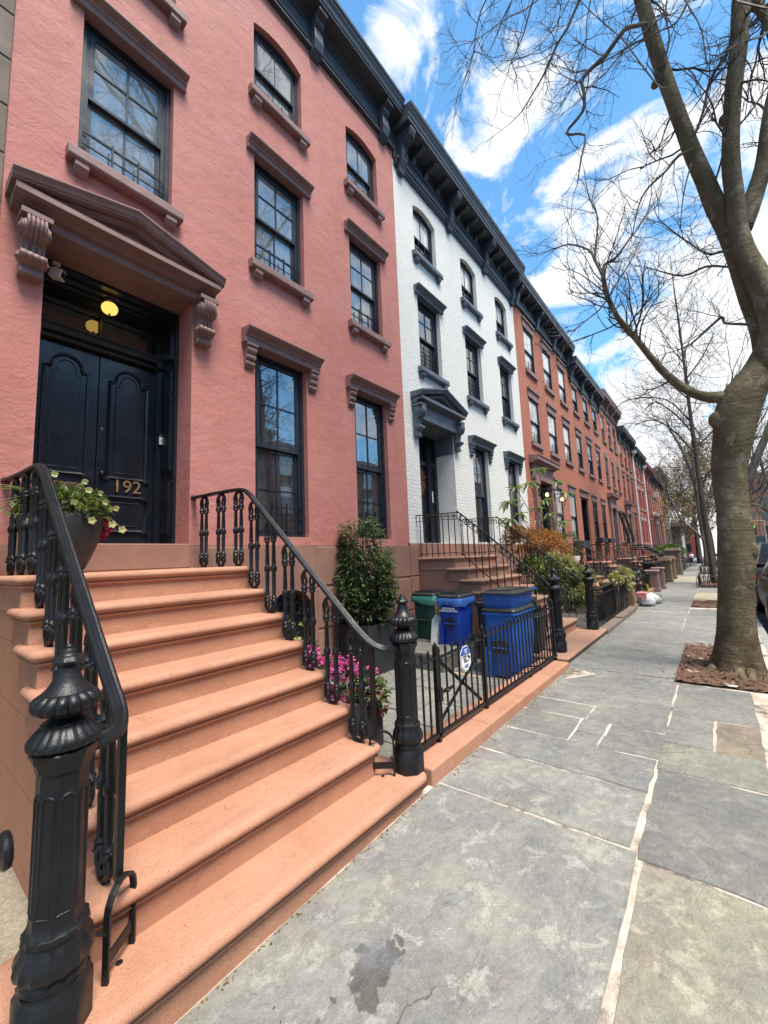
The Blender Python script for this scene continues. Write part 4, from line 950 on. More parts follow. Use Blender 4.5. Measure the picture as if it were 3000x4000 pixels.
# ------------------------------------------------------------------ brick houses further along
def brick_house(x0, x1, label, wallm, cornm, zc, wins_, door, trim, st, z_f=(1.95, 3.80, 5.05, 6.55, 7.50, 8.98), cor=(.45, .75), door_top=3.80, portal=None, first=0, lint=True, steps=1.06):
    h = thing('row_house', (x0, D, 0), label, 'house', GR)
    ops = [(door[0], door[1], steps, door_top, .5, 0)]
    for i, (a, b) in enumerate(wins_):
        ops += [(a, b, z_f[4], z_f[5], .16, 0), (a, b, z_f[2], z_f[3], .16, 0)]
        if not (door[0]-.3 < (a+b)/2 < door[1]+.3): ops.append((a, b, z_f[0], z_f[1], .16, 0))
    mb = MB(); wall(mb, x0, x1, steps-.1 if steps > 1 else 0, zc+.1, ops); body(mb, x0+.003, x1-.003, zc+cor[1]-.05)
    mb.build('wall', wallm, h)
    fb = MB(); fb.box(x0+.005, D-.05, -.3, x1-.005, D+.1, steps-.1); fb.build('foundation', M['old_brown'], h)
    for o in ops[1:]:
        w_ = window(h, *o[:4], st); mb = MB()
        mb.box(o[0]-.08, D-.07, o[2]-.13, o[1]+.08, D+.15, o[2]+.002); mb.build('sill', trim, w_)
        if lint:
            mb = MB(); mb.box(o[0]-.06, D-.03, o[3]-.002, o[1]+.06, D+.02, o[3]+.24); mb.box(o[0]-.09, D-.075, o[3]+.24, o[1]+.09, D+.02, o[3]+.31); mb.build('lintel', trim, w_)
        else:
            mb = MB(); mb.box(o[0]-.06, D-.02, o[3]-.002, o[1]+.06, D+.02, o[3]+.26); mb.build('lintel', trim, w_)
    p, hgt = cor
    cm = MB(); cm.box(x0+.01, D-.03, zc, x1-.01, D+.1, zc+hgt*.7)
    cm.sweep([(D+.05, zc), (D-.06, zc), (D-.09, zc+.08), (D+.05, zc+.10)], [(x0+.01, 0), (x1-.01, 0)])
    cm.sweep([(D+.1, zc+hgt*.62), (D-p+.05, zc+hgt*.66), (D-p+.05, zc+hgt*.76), (D-p+.02, zc+hgt*.84), (D-p, zc+hgt*.93), (D-p, zc+hgt), (D+.2, zc+hgt+.05)], [(x0+.005, 0), (x1-.005, 0)])
    c_ = cm.build('cornice', cornm, h)
    nb_ = 4
    for i in range(nb_):
        x = x0+.18+i*(x1-x0-.36)/(nb_-1); b = MB()
        b.prism([(D-.02, zc+hgt*.64), (D-p+.08, zc+hgt*.64), (D-p+.08, zc+hgt*.5), (D-.2, zc+hgt*.34), (D-.14, zc+.1), (D-.1, zc-.08), (D-.02, zc-.12)], x-.08, x+.08, 'yz'); b.build('bracket', cornm, c_)
    for i in range(10):
        if i % 3 == 0: continue
        x = x0+.18+i*(x1-x0-.36)/9; b = MB(); b.prism([(D-.02, zc+hgt*.64), (D-p+.1, zc+hgt*.64), (D-p+.12, zc+hgt*.56), (D-.08, zc+hgt*.44), (D-.02, zc+hgt*.42)], x-.05, x+.05, 'yz'); b.build('modillion', cornm, c_)
    a, b = door
    if portal:
        m = portal; q = MB()
        for (xa_, xb_) in ((a-.32, a+.02), (b-.02, b+.32)):
            q.box(xa_, D-.12, steps-.1, xb_, D+.05, door_top-.02); q.box(xa_-.03, D-.15, door_top-.16, xb_+.03, D+.06, door_top-.02)
            q.box(xa_-.03, D-.15, steps-.1, xb_+.03, D+.06, steps+.1)
        q.box(a-.36, D-.14, door_top-.02, b+.36, D+.06, door_top+.10); q.box(a-.32, D-.10, door_top+.10, b+.32, D+.1, door_top+.48)
        q.sweep([(D+.05, door_top+.48), (D-.13, door_top+.48), (D-.16, door_top+.53), (D-.30, door_top+.55), (D-.30, door_top+.64), (D-.33, door_top+.70), (D+.05, door_top+.76)], [(a-.48, 0), (b+.48, 0)])
        q.build('portal', m, h, bevel=.008)
    else:
        q = MB(); q.box(a-.08, D-.03, door_top-.002, b+.08, D+.3, door_top+.26); q.box(a-.12, D-.1, door_top+.26, b+.12, D+.1, door_top+.33); q.build('door_lintel', trim, h)
    q = MB(); q.box(a+.002, D+.07, steps-.05, a+.05, D+.42, door_top-.005); q.box(b-.05, D+.07, steps-.05, b-.002, D+.42, door_top-.005); q.box(a+.05, D+.07, door_top-.05, b-.05, D+.42, door_top-.005); q.build('door_frame', M['navy'], h)
    q = MB(); q.box(a, D+.42, steps-.1, b, D+.5, door_top); dr = q.build('door', M['navy'], h)
    q = MB(); outline(q, [(a+.12, steps+.9), (b-.12, steps+.9), (b-.12, door_top-.4), (a+.12, door_top-.4)], D+.418, .05, .02); outline(q, [(a+.12, steps+.15), (b-.12, steps+.15), (b-.12, steps+.75), (a+.12, steps+.75)], D+.418, .05, .02)
    q.build('moulding', M['navy'], dr)
    return h
sb = dict(frame=M['navy_frame'], glass_up=M['glass_sky_white'], glass_low=M['glass_sky_white'], grid_up=(1, 1), grid_low=(1, 1), set=-.015, w=.04, guard=4, guard_h=.28)
sb2 = dict(sb, glass_up=M['glass'], glass_low=M['glass_dark'], guard=3, guard_h=.3)
sd_ = dict(sb, glass_up=M['glass_dark'], glass_low=M['glass_dark'], guard=0, frame=M['rose_wall'])
H = []
def w3(x0, offs=(.72, 2.62, 4.52), w_=.93): return [(x0+o, x0+o+w_) for o in offs]
H.append(brick_house(12.22, 18.35, 'orange brick row house with two lit lanterns beside its brownstone doorway', M['orange_brick'], M['slate'], 9.46, [(13.03, 13.95), (14.95, 15.88), (16.84, 17.76)], (13.05, 14.35), M['brown_trim'], sb, portal=M['brown_trim'], cor=(.42, .78)))
H.append(brick_house(18.35, 24.15, 'orange brick row house with a tall dark doorway and two small window boxes', M['orange_brick'], M['slate'], 8.93, [(18.8, 19.65), (20.70, 21.63), (22.62, 23.5)], (18.62, 19.9), M['brown_trim'], sb2, z_f=(2.05, 3.78, 5.05, 6.55, 7.60, 8.76), cor=(.42, .90)))
H.append(brick_house(24.15, 29.4, 'orange brick row house with a brown bracketed cornice and a columned doorway', M['orange_brick'], M['brown_trim'], 9.36, [(24.68, 25.5), (26.45, 27.3), (28.1, 28.95)], (24.75, 25.95), M['old_brown'], dict(sd_, frame=M['brown_trim']), portal=M['brown_trim'], cor=(.42, .80), lint=False))
H.append(brick_house(29.4, 34.7, 'orange red brick row house with a black cornice beside the white drainpipe', M['orange_brick'], M['slate'], 8.62, w3(29.4, (.5, 2.25, 4.0), .85), (29.95, 31.05), M['old_brown'], sd_, z_f=(1.95, 3.75, 4.75, 6.25, 7.1, 8.45), portal=M['brown_trim'], cor=(.45, .72)))
H.append(brick_house(34.7, 40.1, 'dark red brick row house with pale lintels between two white drainpipes', M['red_brick'], M['slate'], 8.30, w3(34.7, (.5, 2.25, 4.0), .85), (35.2, 36.3), M['concrete'], sd_, z_f=(1.95, 3.70, 4.6, 6.1, 6.9, 8.1), cor=(.45, .70), lint=False))
H.append(brick_house(40.1, 45.0, 'rose red row house with a rust red cornice', M['rose_wall'], M['rose_wall'], 8.0, w3(40.1, (.45, 2.05, 3.65), .8), (40.5, 41.6), M['rose_wall'], sd_, z_f=(1.95, 3.70, 4.5, 6.0, 6.7, 7.8), cor=(.45, .70)))
H.append(brick_house(45.0, 50.3, 'brownish row house with white air conditioners in its windows', M['pale_brick'], M['slate'], 7.75, w3(45.0, (.5, 2.2, 3.9), .85), (45.5, 46.6), M['old_brown'], sd_, z_f=(1.95, 3.6, 4.4, 5.9, 6.4, 7.5), cor=(.45, .62), portal=M['brown_trim']))
H.append(brick_house(50.3, 56.5, 'tawny brick row house at the far end of the terrace', M['pale_brick'], M['slate'], 7.9, w3(50.3, (.5, 2.5, 4.5), .9), (50.8, 52.0), M['pale_brick'], sd_, z_f=(1.95, 3.6, 4.4, 5.9, 6.4, 7.5), cor=(.40, .5), portal=M['brown_trim']))
# drainpipes
for xd, z1_, lab in ((34.72, 8.5, 'white drainpipe between the orange house and the dark red brick house'), (40.1, 8.2, 'white drainpipe between the dark red brick house and the rose house')):
    q = MB(); q.tube([(xd, D-.10, 1.5), (xd, D-.10, z1_-.25), (xd, D-.25, z1_)], .06, 8); q.box(xd-.14, D-.36, z1_, xd+.14, D-.1, z1_+.2)
    for z in (2.5, 4.6, 6.6): q.box(xd-.08, D-.14, z, xd+.08, D-.02, z+.04)
    tag(q.build('drainpipe', M['white_paint']), lab, 'drainpipe', 'white drainpipes')
# air conditioners
for k, (x, z, lab) in enumerate(((48.2-.55, 6.45, 'white air conditioner in the topmost window of the brownish house'), (45.55, 4.44, 'white air conditioner in the left middle window of the brownish house'), (47.65, 4.44, 'white air conditioner in the centre middle window of the brownish house'))):
    t_ = thing('air_conditioner', (x, D-.35, z), lab, 'air conditioner', 'window air conditioners')
    q = MB(); q.box(x-.3, D-.38, z, x+.3, D+.05, z+.42); q.build('case', M['white_paint'], t_, bevel=.02)
    q = MB(); [q.box(x-.27, D-.39, z+.05+.05*i, x+.27, D-.38, z+.07+.05*i) for i in range(7)]; q.build('grille', M['grey_plastic'], t_)
# taller gabled end building and low brown shop beyond the terrace
tb = thing('apartment_building', (57, 5.5, 0), 'taller brown building with a pale blue side wall behind the end of the terrace', 'building')
q = MB(); q.box(57, 4.6, -1, 68, 14, 10.9); q.build('wall', M['old_brown'], tb)
q = MB(); q.box(56.94, 5.0, 7.0, 56.99, 14, 10.85); q.build('side_wall', MAT('pale_blue_sheeting', (.42, .50, .53), (.36, .44, .48), .6, 1), tb)
q = MB(); q.sweep([(4.7, 10.3), (4.2, 10.6), (4.1, 10.9), (4.7, 11.0)], [(56.9, 0), (68.2, 0)]); q.build('cornice', M['brown_trim'], tb)
for i in range(5):
    for z in (2.2, 4.9, 7.6): q = MB(); q.box(57.8+2*i, 4.56, z, 58.7+2*i, 4.59, z+1.7); q.build('window', M['glass_dark'], tb)
sh = thing('corner_shop', (69, 3.4, -.7), 'low dark brown corner building with a projecting roof beyond the terrace', 'building')
q = MB(); q.box(69, 3.6, -2, 76, 12, 4.4); q.build('wall', M['old_brown'], sh); q = MB(); q.box(68.6, 3.0, 4.4, 76.3, 12, 4.9); q.build('roof', M['brown_trim'], sh)
for i in range(3): q = MB(); q.box(69.8+2*i, 3.56, 1.2, 71.0+2*i, 3.59, 3.4); q.build('window', M['glass_dark'], sh)
# ------------------------------------------------------------------ stoops
NOSE = [(-.004, 0), (.014, 0), (.030, -.006), (.039, -.018), (.042, -.030), (.038, -.042), (.028, -.052), (.014, -.057), (.016, -.062), (.022, -.066), (.020, -.073), (.010, -.080), (.001, -.084)]
def stoop(label, x0, x1, y_bot, n_, tread, riser, z_bot, mat, wallm, bottom=None, yback=D, name='stoop', cat='front steps', nosef=1.0, yb=None):
    # y_bot, z_bot: nosing of the second lowest step (or lowest when bottom is None); x0..x1 nosing ends
    s = thing(name, (x0, y_bot, 0), label, cat, 'stoops along the street')
    k = .042 * nosef
    for i in range(n_):
        y = y_bot + tread*i; z = z_bot + riser*i
        ye = y + .42 if i < n_-1 else yback - .002
        mb = MB(); prof = [(o*nosef, z+dz*nosef) for o, dz in NOSE] + [(0, z-riser-.03)]
        rings(mb, x0+k, x1-k, y+k, ye, prof, .012, 3)
        mb.build('step', mat, s, smooth=.6)
    q = MB(); pts = [(y_bot+.10, -.3), (yback, -.3), (yback, z_bot+riser*(n_-1)-.10)]
    for i in range(n_-1, -1, -1): y = y_bot+tread*i+k+.035; z = z_bot+riser*i-.10; pts += [(y, z)] + ([(y, z-riser)] if i else [])
    pts.append((y_bot+.10, z_bot-.12))
    q.prism(pts, x0+k+.008, x1-k-.008, 'yz'); q.build('side_wall', wallm, s)
    if bottom:
        xa, xb, ya, yb_, z = bottom
        mb = MB(); rings(mb, xa, xb, ya, yb_, [(o, z+dz) for o, dz in NOSE] + [(0, -.25)], .05, 6); mb.build('step', mat, s, smooth=.6)
    return s
M['stoop_wall'] = BRICK('sandstone_blocks', (.45, .215, .130), (.41, .19, .115), (.30, .14, .09), mortar=.005, bw=.95, bh=.36, bump=.35)
M['stoop_wall_pale'] = BRICK('brownstone_blocks', (.33, .175, .125), (.31, .165, .115), (.26, .14, .10), mortar=.004, bw=2.2, bh=.75, bump=.2)
stoop('warm orange sandstone stoop leading up to the pink house', .53, 2.157, 1.80, 7, .233, .194, .323, M['stoop'], M['stoop_wall'], bottom=(.36, 2.315, 1.615, 2.1, .132))
# ------------------------------------------------------------------ cast iron railings
def newel(mb, cx, cy, z0, h=1.13, k=1.06):
    Z = lambda t: z0 + t*h/1.13
    oc = lambda prof: mb.lathe(cx, cy, [(r_*k/.924, Z(z)) for r_, z in prof], 8, a0=PI/8)
    oc([(.088, 0), (.088, .125), (.080, .137), (.080, .150)])
    flute = lambda m, a_: (lambda a, z: 1 + a_*math.cos(m*a))
    mb.lathe(cx, cy, [(r_*k, Z(z)) for r_, z in [(.078, .145), (.082, .156), (.080, .172), (.076, .178)]], 32)
    mb.lathe(cx, cy, [(r_*k, Z(z)) for r_, z in [(.076, .176), (.089, .190), (.094, .210), (.090, .232), (.080, .252), (.076, .270), (.080, .278), (.078, .292), (.066, .298)]], 48, flute(16, .035))
    oc([(.070, .294), (.064, .306), (.062, .32), (.060, .74), (.066, .748), (.066, .758), (.070, .766), (.072, .776), (.080, .790), (.082, .806), (.074, .815)])
    mb.lathe(cx, cy, [(r_*k, Z(z)) for r_, z in [(.074, .812), (.090, .820), (.093, .832), (.088, .846), (.078, .860), (.068, .872), (.060, .878), (.058, .886)]], 96, lambda a, z: 1 + .06*abs(math.cos(10*a)) - .03)
    mb.lathe(cx, cy, [(r_*k, Z(z)) for r_, z in [(.060, .880), (.062, .886), (.054, .892), (.044, .898), (.039, .906), (.040, .912), (.048, .916)]], 40)
    mb.lathe(cx, cy, [(r_*k, Z(z)) for r_, z in [(.044, .912), (.058, .914), (.074, .920), (.084, .930), (.088, .943), (.087, .956), (.080, .968), (.070, .976), (.062, .980)]], 96, lambda a, z: 1 + .10*abs(math.cos(8*a))**.7 - .07)
    mb.lathe(cx, cy, [(r_*k, Z(z)) for r_, z in [(.066, .972), (.066, .980), (.062, .984), (.052, .994), (.043, 1.008), (.036, 1.024), (.031, 1.042), (.028, 1.056), (.026, 1.062)]], 40)
    mb.lathe(cx, cy, [(r_*k, Z(z)) for r_, z in [(.024, 1.060), (.036, 1.066), (.041, 1.076), (.036, 1.088), (.026, 1.094)]], 36, flute(9, .05))
    mb.lathe(cx, cy, [(r_*k, Z(z)) for r_, z in [(.026, 1.093), (.020, 1.100), (.019, 1.108), (.010, 1.116), (.011, 1.122), (.007, 1.129), (.001, 1.131)]], 18)
    for i in range(8):                    # raised arched panel borders on the shaft faces
        a = PI/4*i; ca, sa = math.cos(a), math.sin(a); R_ = .0605*k; hw = .017*k; P = []
        for (u, z) in [(-hw, .345), (hw, .345), (hw, .665)] + [(hw*math.cos(PI*j/6), .665+hw*math.sin(PI*j/6)) for j in range(1, 6)] + [(-hw, .665), (-hw, .345)]: P.append((cx+R_*ca-u*sa, cy+R_*sa+u*ca, Z(z)))
        mb.tube(P, .0042*k, 5, cap=False)
def baluster(x, y, z0, z1):
    mb = MB(); g = .044; zt = z1 - .150; zb = z0 + .115
    for s in (-1, 1):
        yy = y + s*g; zm = lerp(zb, zt, .5)
        mb.lathe(x, yy, [(0.0166, zb), (0.0243, zb+.012), (0.0166, zb+.024), (0.0141, zb+.03), (0.0173, zm-.05), (0.0141, zm-.03), (0.0243, zm-.018), (0.0256, zm), (0.0243, zm+.018), (0.0154, zm+.03), (0.0173, zm+.05), (0.0134, zt-.03), (0.0166, zt-.022), (0.0256, zt-.012), (0.0205, zt)], 9)
        # flared palmette at the head, looped foot
        mb.lathe(x, yy, [(0.0179, zt-.004), (0.0294, zt+.012), (0.0205, zt+.028), (0.0128, zt+.04)], 8)
        mb.tube(smooth_path([(x, yy, zt+.02), (x, yy+s*.020, zt+.05), (x, yy+s*.012, zt+.09), (x, yy-s*.012, zt+.11)], 3), 0.0132, 6)
        mb.tube(smooth_path([(x, yy, zt+.02), (x, yy-s*.022, zt+.05), (x, yy-s*.020, zt+.085), (x, yy+s*.008, zt+.105)], 3), 0.0096, 6)
        mb.lathe(x, yy, [(0.0128, zb-.03), (0.0282, zb-.018), (0.0230, zb-.004), (0.0154, zb+.004)], 8)
        mb.tube(smooth_path([(x, yy, zb), (x, yy+s*.020, zb-.035), (x, yy+s*.018, zb-.07), (x, y+s*.012, z0+.006)], 3), 0.0138, 6)
        mb.tube(smooth_path([(x, yy, zb), (x, yy-s*.026, zb-.04), (x, yy-s*.012, zb-.075), (x, y+s*.03, z0+.016)], 3), 0.0102, 6)
        mb.ball((x, yy+s*.024, zb+.0), .012, 7, 5)
    mb.tube([(x, y+.068*math.cos(PI*i/10), zt+.075+.072*math.sin(PI*i/10)) for i in range(11)], .0150, 6)
    mb.box(x-.014, y-.03, z0-.004, x+.014, y+.03, z0+.012)
    return mb
RAILP = [(-.030, -.012), (-.026, .004), (-.016, .012), (-.008, .009), (0, .015), (.008, .009), (.016, .012), (.026, .004), (.030, -.012), (.018, -.018), (-.018, -.018)]
def railing(label, x, s, cxn):
    # x: plane of the rail; s: +1 right hand rail, -1 left; cxn: centre of the newel
    t_ = thing('stair_railing', (cxn, 1.71, .132), label, 'railing', 'cast iron railings of the sandstone stoop')
    path = [(x+.02*s, D+.02, 2.225), (x, 3.75, 2.205), (x, 3.40, 2.190), (x, 3.27, 2.170), (x, 3.17, 2.115), (x, 3.05, 2.012), (x, 2.5, 1.535), (x, 2.05, 1.148), (x, 1.93, 1.045), (x+.005*s, 1.83, .970), (x+.03*s, 1.765, .935), (x+.075*s, 1.735, .922), (cxn-.05*s, 1.72, .918)]
    q = MB(); q.tube(smooth_path(path, 4), 1, prof=RAILP); q.build('handrail', M['iron'], t_, smooth=.6)
    q = MB(); newel(q, cxn, 1.71, .132); q.build('newel_post', M['iron'], t_, smooth=.64)
    P = smooth_path(path, 6)
    def zr(y):
        for a, b in zip(P, P[1:]):
            if b.y <= y <= a.y: return lerp(a.z, b.z, (a.y-y)/max(1e-6, a.y-b.y)) - .020
        return .9
    for y in (3.98, 3.66, 3.36): baluster(x, y, 1.487, zr(y)).build('baluster', M['iron'], t_, smooth=.8)
    for i in range(1, 7): y = 3.2 - .233*i + .15; baluster(x, y, 1.487-.194*i, zr(y)).build('baluster', M['iron'], t_, smooth=.8)
    q = MB(); q.box(x-.012, 1.795, .385, x+.012, 1.825, zr(1.82)); q.build('rail_post', M['iron'], t_)
    q = MB(); q.lathe(0, 0, [(.03, 0), (.03, .015), (.018, .03)], 12); q.xf(Matrix.Translation((x+.02*s, D, 2.222)) @ Matrix.Rotation(PI/2, 4, 'X')); q.build('wall_flange', M['iron_rust'], t_)
    return t_
railing('black cast iron stair railing with fluted newel post, on the right of the sandstone stoop', 2.075, 1, 2.295)
railing('black cast iron stair railing with fluted newel post at the bottom left corner', .635, -1, .432)
def scraper(label, x, y, z, rz):
    q = MB(); P = [(-.075, 0, .0), (-.075, 0, .19)] + [(-.075*math.cos(PI*i/8), 0, .205+.068*math.sin(PI*i/8)) for i in range(0, 9)] + [(.075, 0, .19), (.075, 0, 0)]
    q.tube(P, 1, prof=[(-.006, -.011), (.006, -.011), (.006, .011), (-.006, .011)])
    q.box(-.07, -.004, .045, .07, .004, .085); q.lathe(0, 0, [(.012, -.004), (.012, .004)], 8)
    q.tube([(-.075, 0, .15), (-.11, .02, .18), (-.14, .04, .24)], .006, 5)
    q.xf(Matrix.Translation((x, y, z)) @ Matrix.Rotation(rz, 4, 'Z'))
    return tag(q.build('boot_scraper', M['iron'], bevel=.002), label, 'boot scraper', 'boot scrapers on the bottom step')
scraper('black iron boot scraper on the bottom step beside the right hand newel post', 2.125, 1.795, .132, -.9)
scraper('black iron boot scraper on the bottom step beside the left hand newel post', .635, 1.775, .132, .70)
# scroll end of the neighbour's rail and rough concrete by it
q = MB(); sc = [( .355+ .0*i, 2.02 + .055*(1-i/34)*math.cos(.55*i), .545 + .055*(1-i/34)*math.sin(.55*i)) for i in range(0, 24)]
q.tube(sc, [.016]*24, 8); q.tube(smooth_path([sc[0], (.30, 2.2, .60), (.2, 2.6, .95), (.15, 3.2, 1.5)], 4), .017, 8); q.box(.13, 3.18, -.1, .17, 3.22, 1.5)
tag(q.build('scroll_rail', M['iron'], smooth=.7), 'scrolled end of a black handrail left of the sandstone stoop', 'handrail')
q = MB(); [q.box(-3+i*1.2, 1.9, -.2, -3+i*1.2+1.19, 4.2, gz(-1)-.0+.01*i*0) for i in range(3)]; q.box(.0, 1.66, -.2, .60, 3.17, -.068); q.box(.0, 3.18, -.2, .60, 4.2, -.066)
tag(q.build('side_path', M['pebble_concrete']), kind='structure')

# ------------------------------------------------------------------ kerb, fence and gate of the pink house
q = MB()
for a, b in ((2.40, 3.30), (3.303, 4.10), (4.103, 4.95), (4.953, 5.63)): q.box(a, 1.60, -.1, b, 1.96, .115)
tag(q.build('fence_kerb', M['stoop'], bevel=.012), 'low orange sandstone kerb under the spiked iron fence', 'kerb')
def picket(mb, x, y, z0, z1, r_=.0085):
    mb.tube([(x, y, z0), (x, y, z1-.05)], r_, 6)
    mb.lathe(x, y, [(r_*.9, z1-.055), (r_*1.5, z1-.042), (r_*1.1, z1-.018), (.0008, z1)], 6)
ztop = lambda x: .800 + (x-2.5)*.018
def fence(label, x0, x1, y, gaps, xs, name='iron_fence', base=lambda x: .115, posts=()):
    f = thing(name, (x0, y, .12), label, 'fence')
    q = MB(); zr = lambda x: ztop(x)-.075
    q.add([(x0, y-.019, zr(x0)-.006), (x1, y-.019, zr(x1)-.006), (x1, y+.019, zr(x1)-.006), (x0, y+.019, zr(x0)-.006), (x0, y-.019, zr(x0)+.006), (x1, y-.019, zr(x1)+.006), (x1, y+.019, zr(x1)+.006), (x0, y+.019, zr(x0)+.006)], [(0,3,2,1),(4,5,6,7),(0,1,5,4),(1,2,6,5),(2,3,7,6),(3,0,4,7)])
    q.build('top_rail', M['iron'], f); q = MB(); q.box(x0, y-.016, .155, x1, y+.016, .180); q.build('bottom_rail', M['iron'], f)
    for x in xs:
        q = MB(); picket(q, x, y, .15, ztop(x)); q.build('picket', M['iron'], f)
    for x in posts:
        q = MB(); q.box(x-.016, y-.016, base(x)-.005, x+.016, y+.016, ztop(x)+.005); q.lathe(x, y, [(.018, ztop(x)+.005), (.016, ztop(x)+.02), (.001, ztop(x)+.045)], 8); q.build('post', M['iron'], f)
    return f
FY = 1.775
f1 = fence('black spiked iron fence on the kerb between the two newel posts', 2.40, 2.80, FY, (), [2.50, 2.59, 2.68], posts=(2.78,))
f2 = fence('long run of black spiked iron fence in front of the bins', 3.60, 5.70, FY, (), [3.70+.098*i for i in range(20)], posts=(3.60, 5.66))
q = MB()
for x in (4.75, 5.1): q.tube([(x, FY+.01, .16), (x, FY+.25, .115)], .008, 6); q.box(x-.01, FY-.01, .113, x+.01, FY+.01, .16)
q.build('foot_stay', M['iron'], f2)
g = thing('iron_gate', (2.80, FY, .12), 'black spiked iron gate with crossed braces in the low fence', 'gate')
q = MB(); zr = lambda x: ztop(x)-.085
q.box(2.815, FY-.012, .155, 3.575, FY+.012, .18); q.build('bottom_rail', M['iron'], g); q = MB()
q.add([(2.815, FY-.016, zr(2.8)-.006), (3.575, FY-.016, zr(3.57)-.006), (3.575, FY+.016, zr(3.57)-.006), (2.815, FY+.016, zr(2.8)-.006), (2.815, FY-.016, zr(2.8)+.006), (3.575, FY-.016, zr(3.57)+.006), (3.575, FY+.016, zr(3.57)+.006), (2.815, FY+.016, zr(2.8)+.006)], [(0,3,2,1),(4,5,6,7),(0,1,5,4),(1,2,6,5),(2,3,7,6),(3,0,4,7)])
q.build('top_rail', M['iron'], g)
for i in range(8): q = MB(); picket(q, 2.83+.104*i, FY, .15, ztop(2.83+.1*i)); q.build('picket', M['iron'], g)
for a, b in (((2.84, .70), (3.55, .20)), ((2.84, .30-.06), (3.55, .62))):
    q = MB(); q.tube([(a[0], FY+.018, a[1]), (b[0], FY+.018, b[1])], 1, prof=[(-.004, -.014), (.004, -.014), (.004, .014), (-.004, .014)]); q.build('brace', M['iron'], g)
q = MB(); q.box(2.80, FY-.02, .45, 3.00, FY-.008, .475); q.lathe(2.90, FY-.02, [(.02, .455), (.026, .465), (.02, .475)], 12); q.box(2.785, FY-.025, .40, 2.83, FY+.025, .50); q.build('latch', M['iron'], g, bevel=.003)
# security notice tied to the gate
sgp = [at(1802+dx, 2523, 1, FY-.03) for dx in (0,)]
tp = at(1815, 2524, 1, FY-.03); bt = at(1816, 2628, 1, FY-.03); lt = at(1801, 2575, 1, FY-.03); rt = at(1840, 2560, 1, FY-.03)
scx, scz = (lt.x+rt.x)/2, (tp.z+bt.z)/2; shh = (tp.z-bt.z)/2; sw_ = (rt.x-lt.x)/2
def octo(k, y, mat, nm, par, z0=-1, z1=1):
    pts = [(-.42, 1), (.42, 1), (1, .52), (1, -.52), (.30, -1), (-.30, -1), (-1, -.52), (-1, .52)]
    q = MB(); P = []
    for x, z in pts: P.append((scx+x*sw_*k, scz + z*shh*k))
    if z0 > -1:
        P = [(scx-.42*sw_*k, scz+shh*k), (scx+.42*sw_*k, scz+shh*k), (scx+sw_*k, scz+.52*shh*k), (scx+sw_*k, scz+z0*shh*k), (scx-sw_*k, scz+z0*shh*k), (scx-sw_*k, scz+.52*shh*k)]
    q.prism(P, y, y+.0015, 'xz'); return q.build(nm, mat, par)
sg = thing('security_sign', (scx, FY-.02, scz), 'white and blue octagonal security sign on the iron gate', 'sign')
M['sign_white'] = MAT('sign_white', (.78, .78, .78)); M['sign_blue'] = MAT('sign_blue', (.03, .10, .42), rough=.4); M['sign_black'] = MAT('sign_black', (.02, .02, .022))
octo(1.0, FY-.024, M['sign_white'], 'plate', sg); octo(.93, FY-.0262, M['sign_blue'], 'border', sg); octo(.89, FY-.0282, M['sign_white'], 'panel', sg); octo(.93, FY-.0302, M['sign_blue'], 'band', sg, .36)
ys = FY-.0312; ts = shh*.19
for body_, z, s_, m_ in (('SECURITY', .70, .66, 'sign_white'), ('ALERT', .50, .8, 'sign_white'), ('24 HOUR', .20, .85, 'sign_black'), ('VIDEO', .0, .85, 'sign_black'), ('SURVEILLANCE', -.18, .62, 'sign_black'), ('ALL ACTIVITIES', -.48, .52, 'sign_blue'), ('RECORDED', -.62, .52, 'sign_blue')):
    text_mesh('lettering', body_, ts*s_*1.25, (scx - (sw_*.26 if body_ in ('24 HOUR', 'VIDEO') else 0), ys, scz+z*shh), PI/2, M[m_], sg, .0004, bold=.0006, sx=.78)
q = MB(); q.xf
q.box(-.55*sw_*.5, 0, -.10*shh, .55*sw_*.5, .001, .06*shh); q.xf(Matrix.Translation((scx+.55*sw_, ys, scz+.12*shh)) @ Matrix.Rotation(.6, 4, 'Y')); q.box(scx+.55*sw_, ys, scz-.06*shh, scx+.62*sw_, ys+.001, scz+.06*shh); q.build('camera_icon', M['sign_black'], sg)

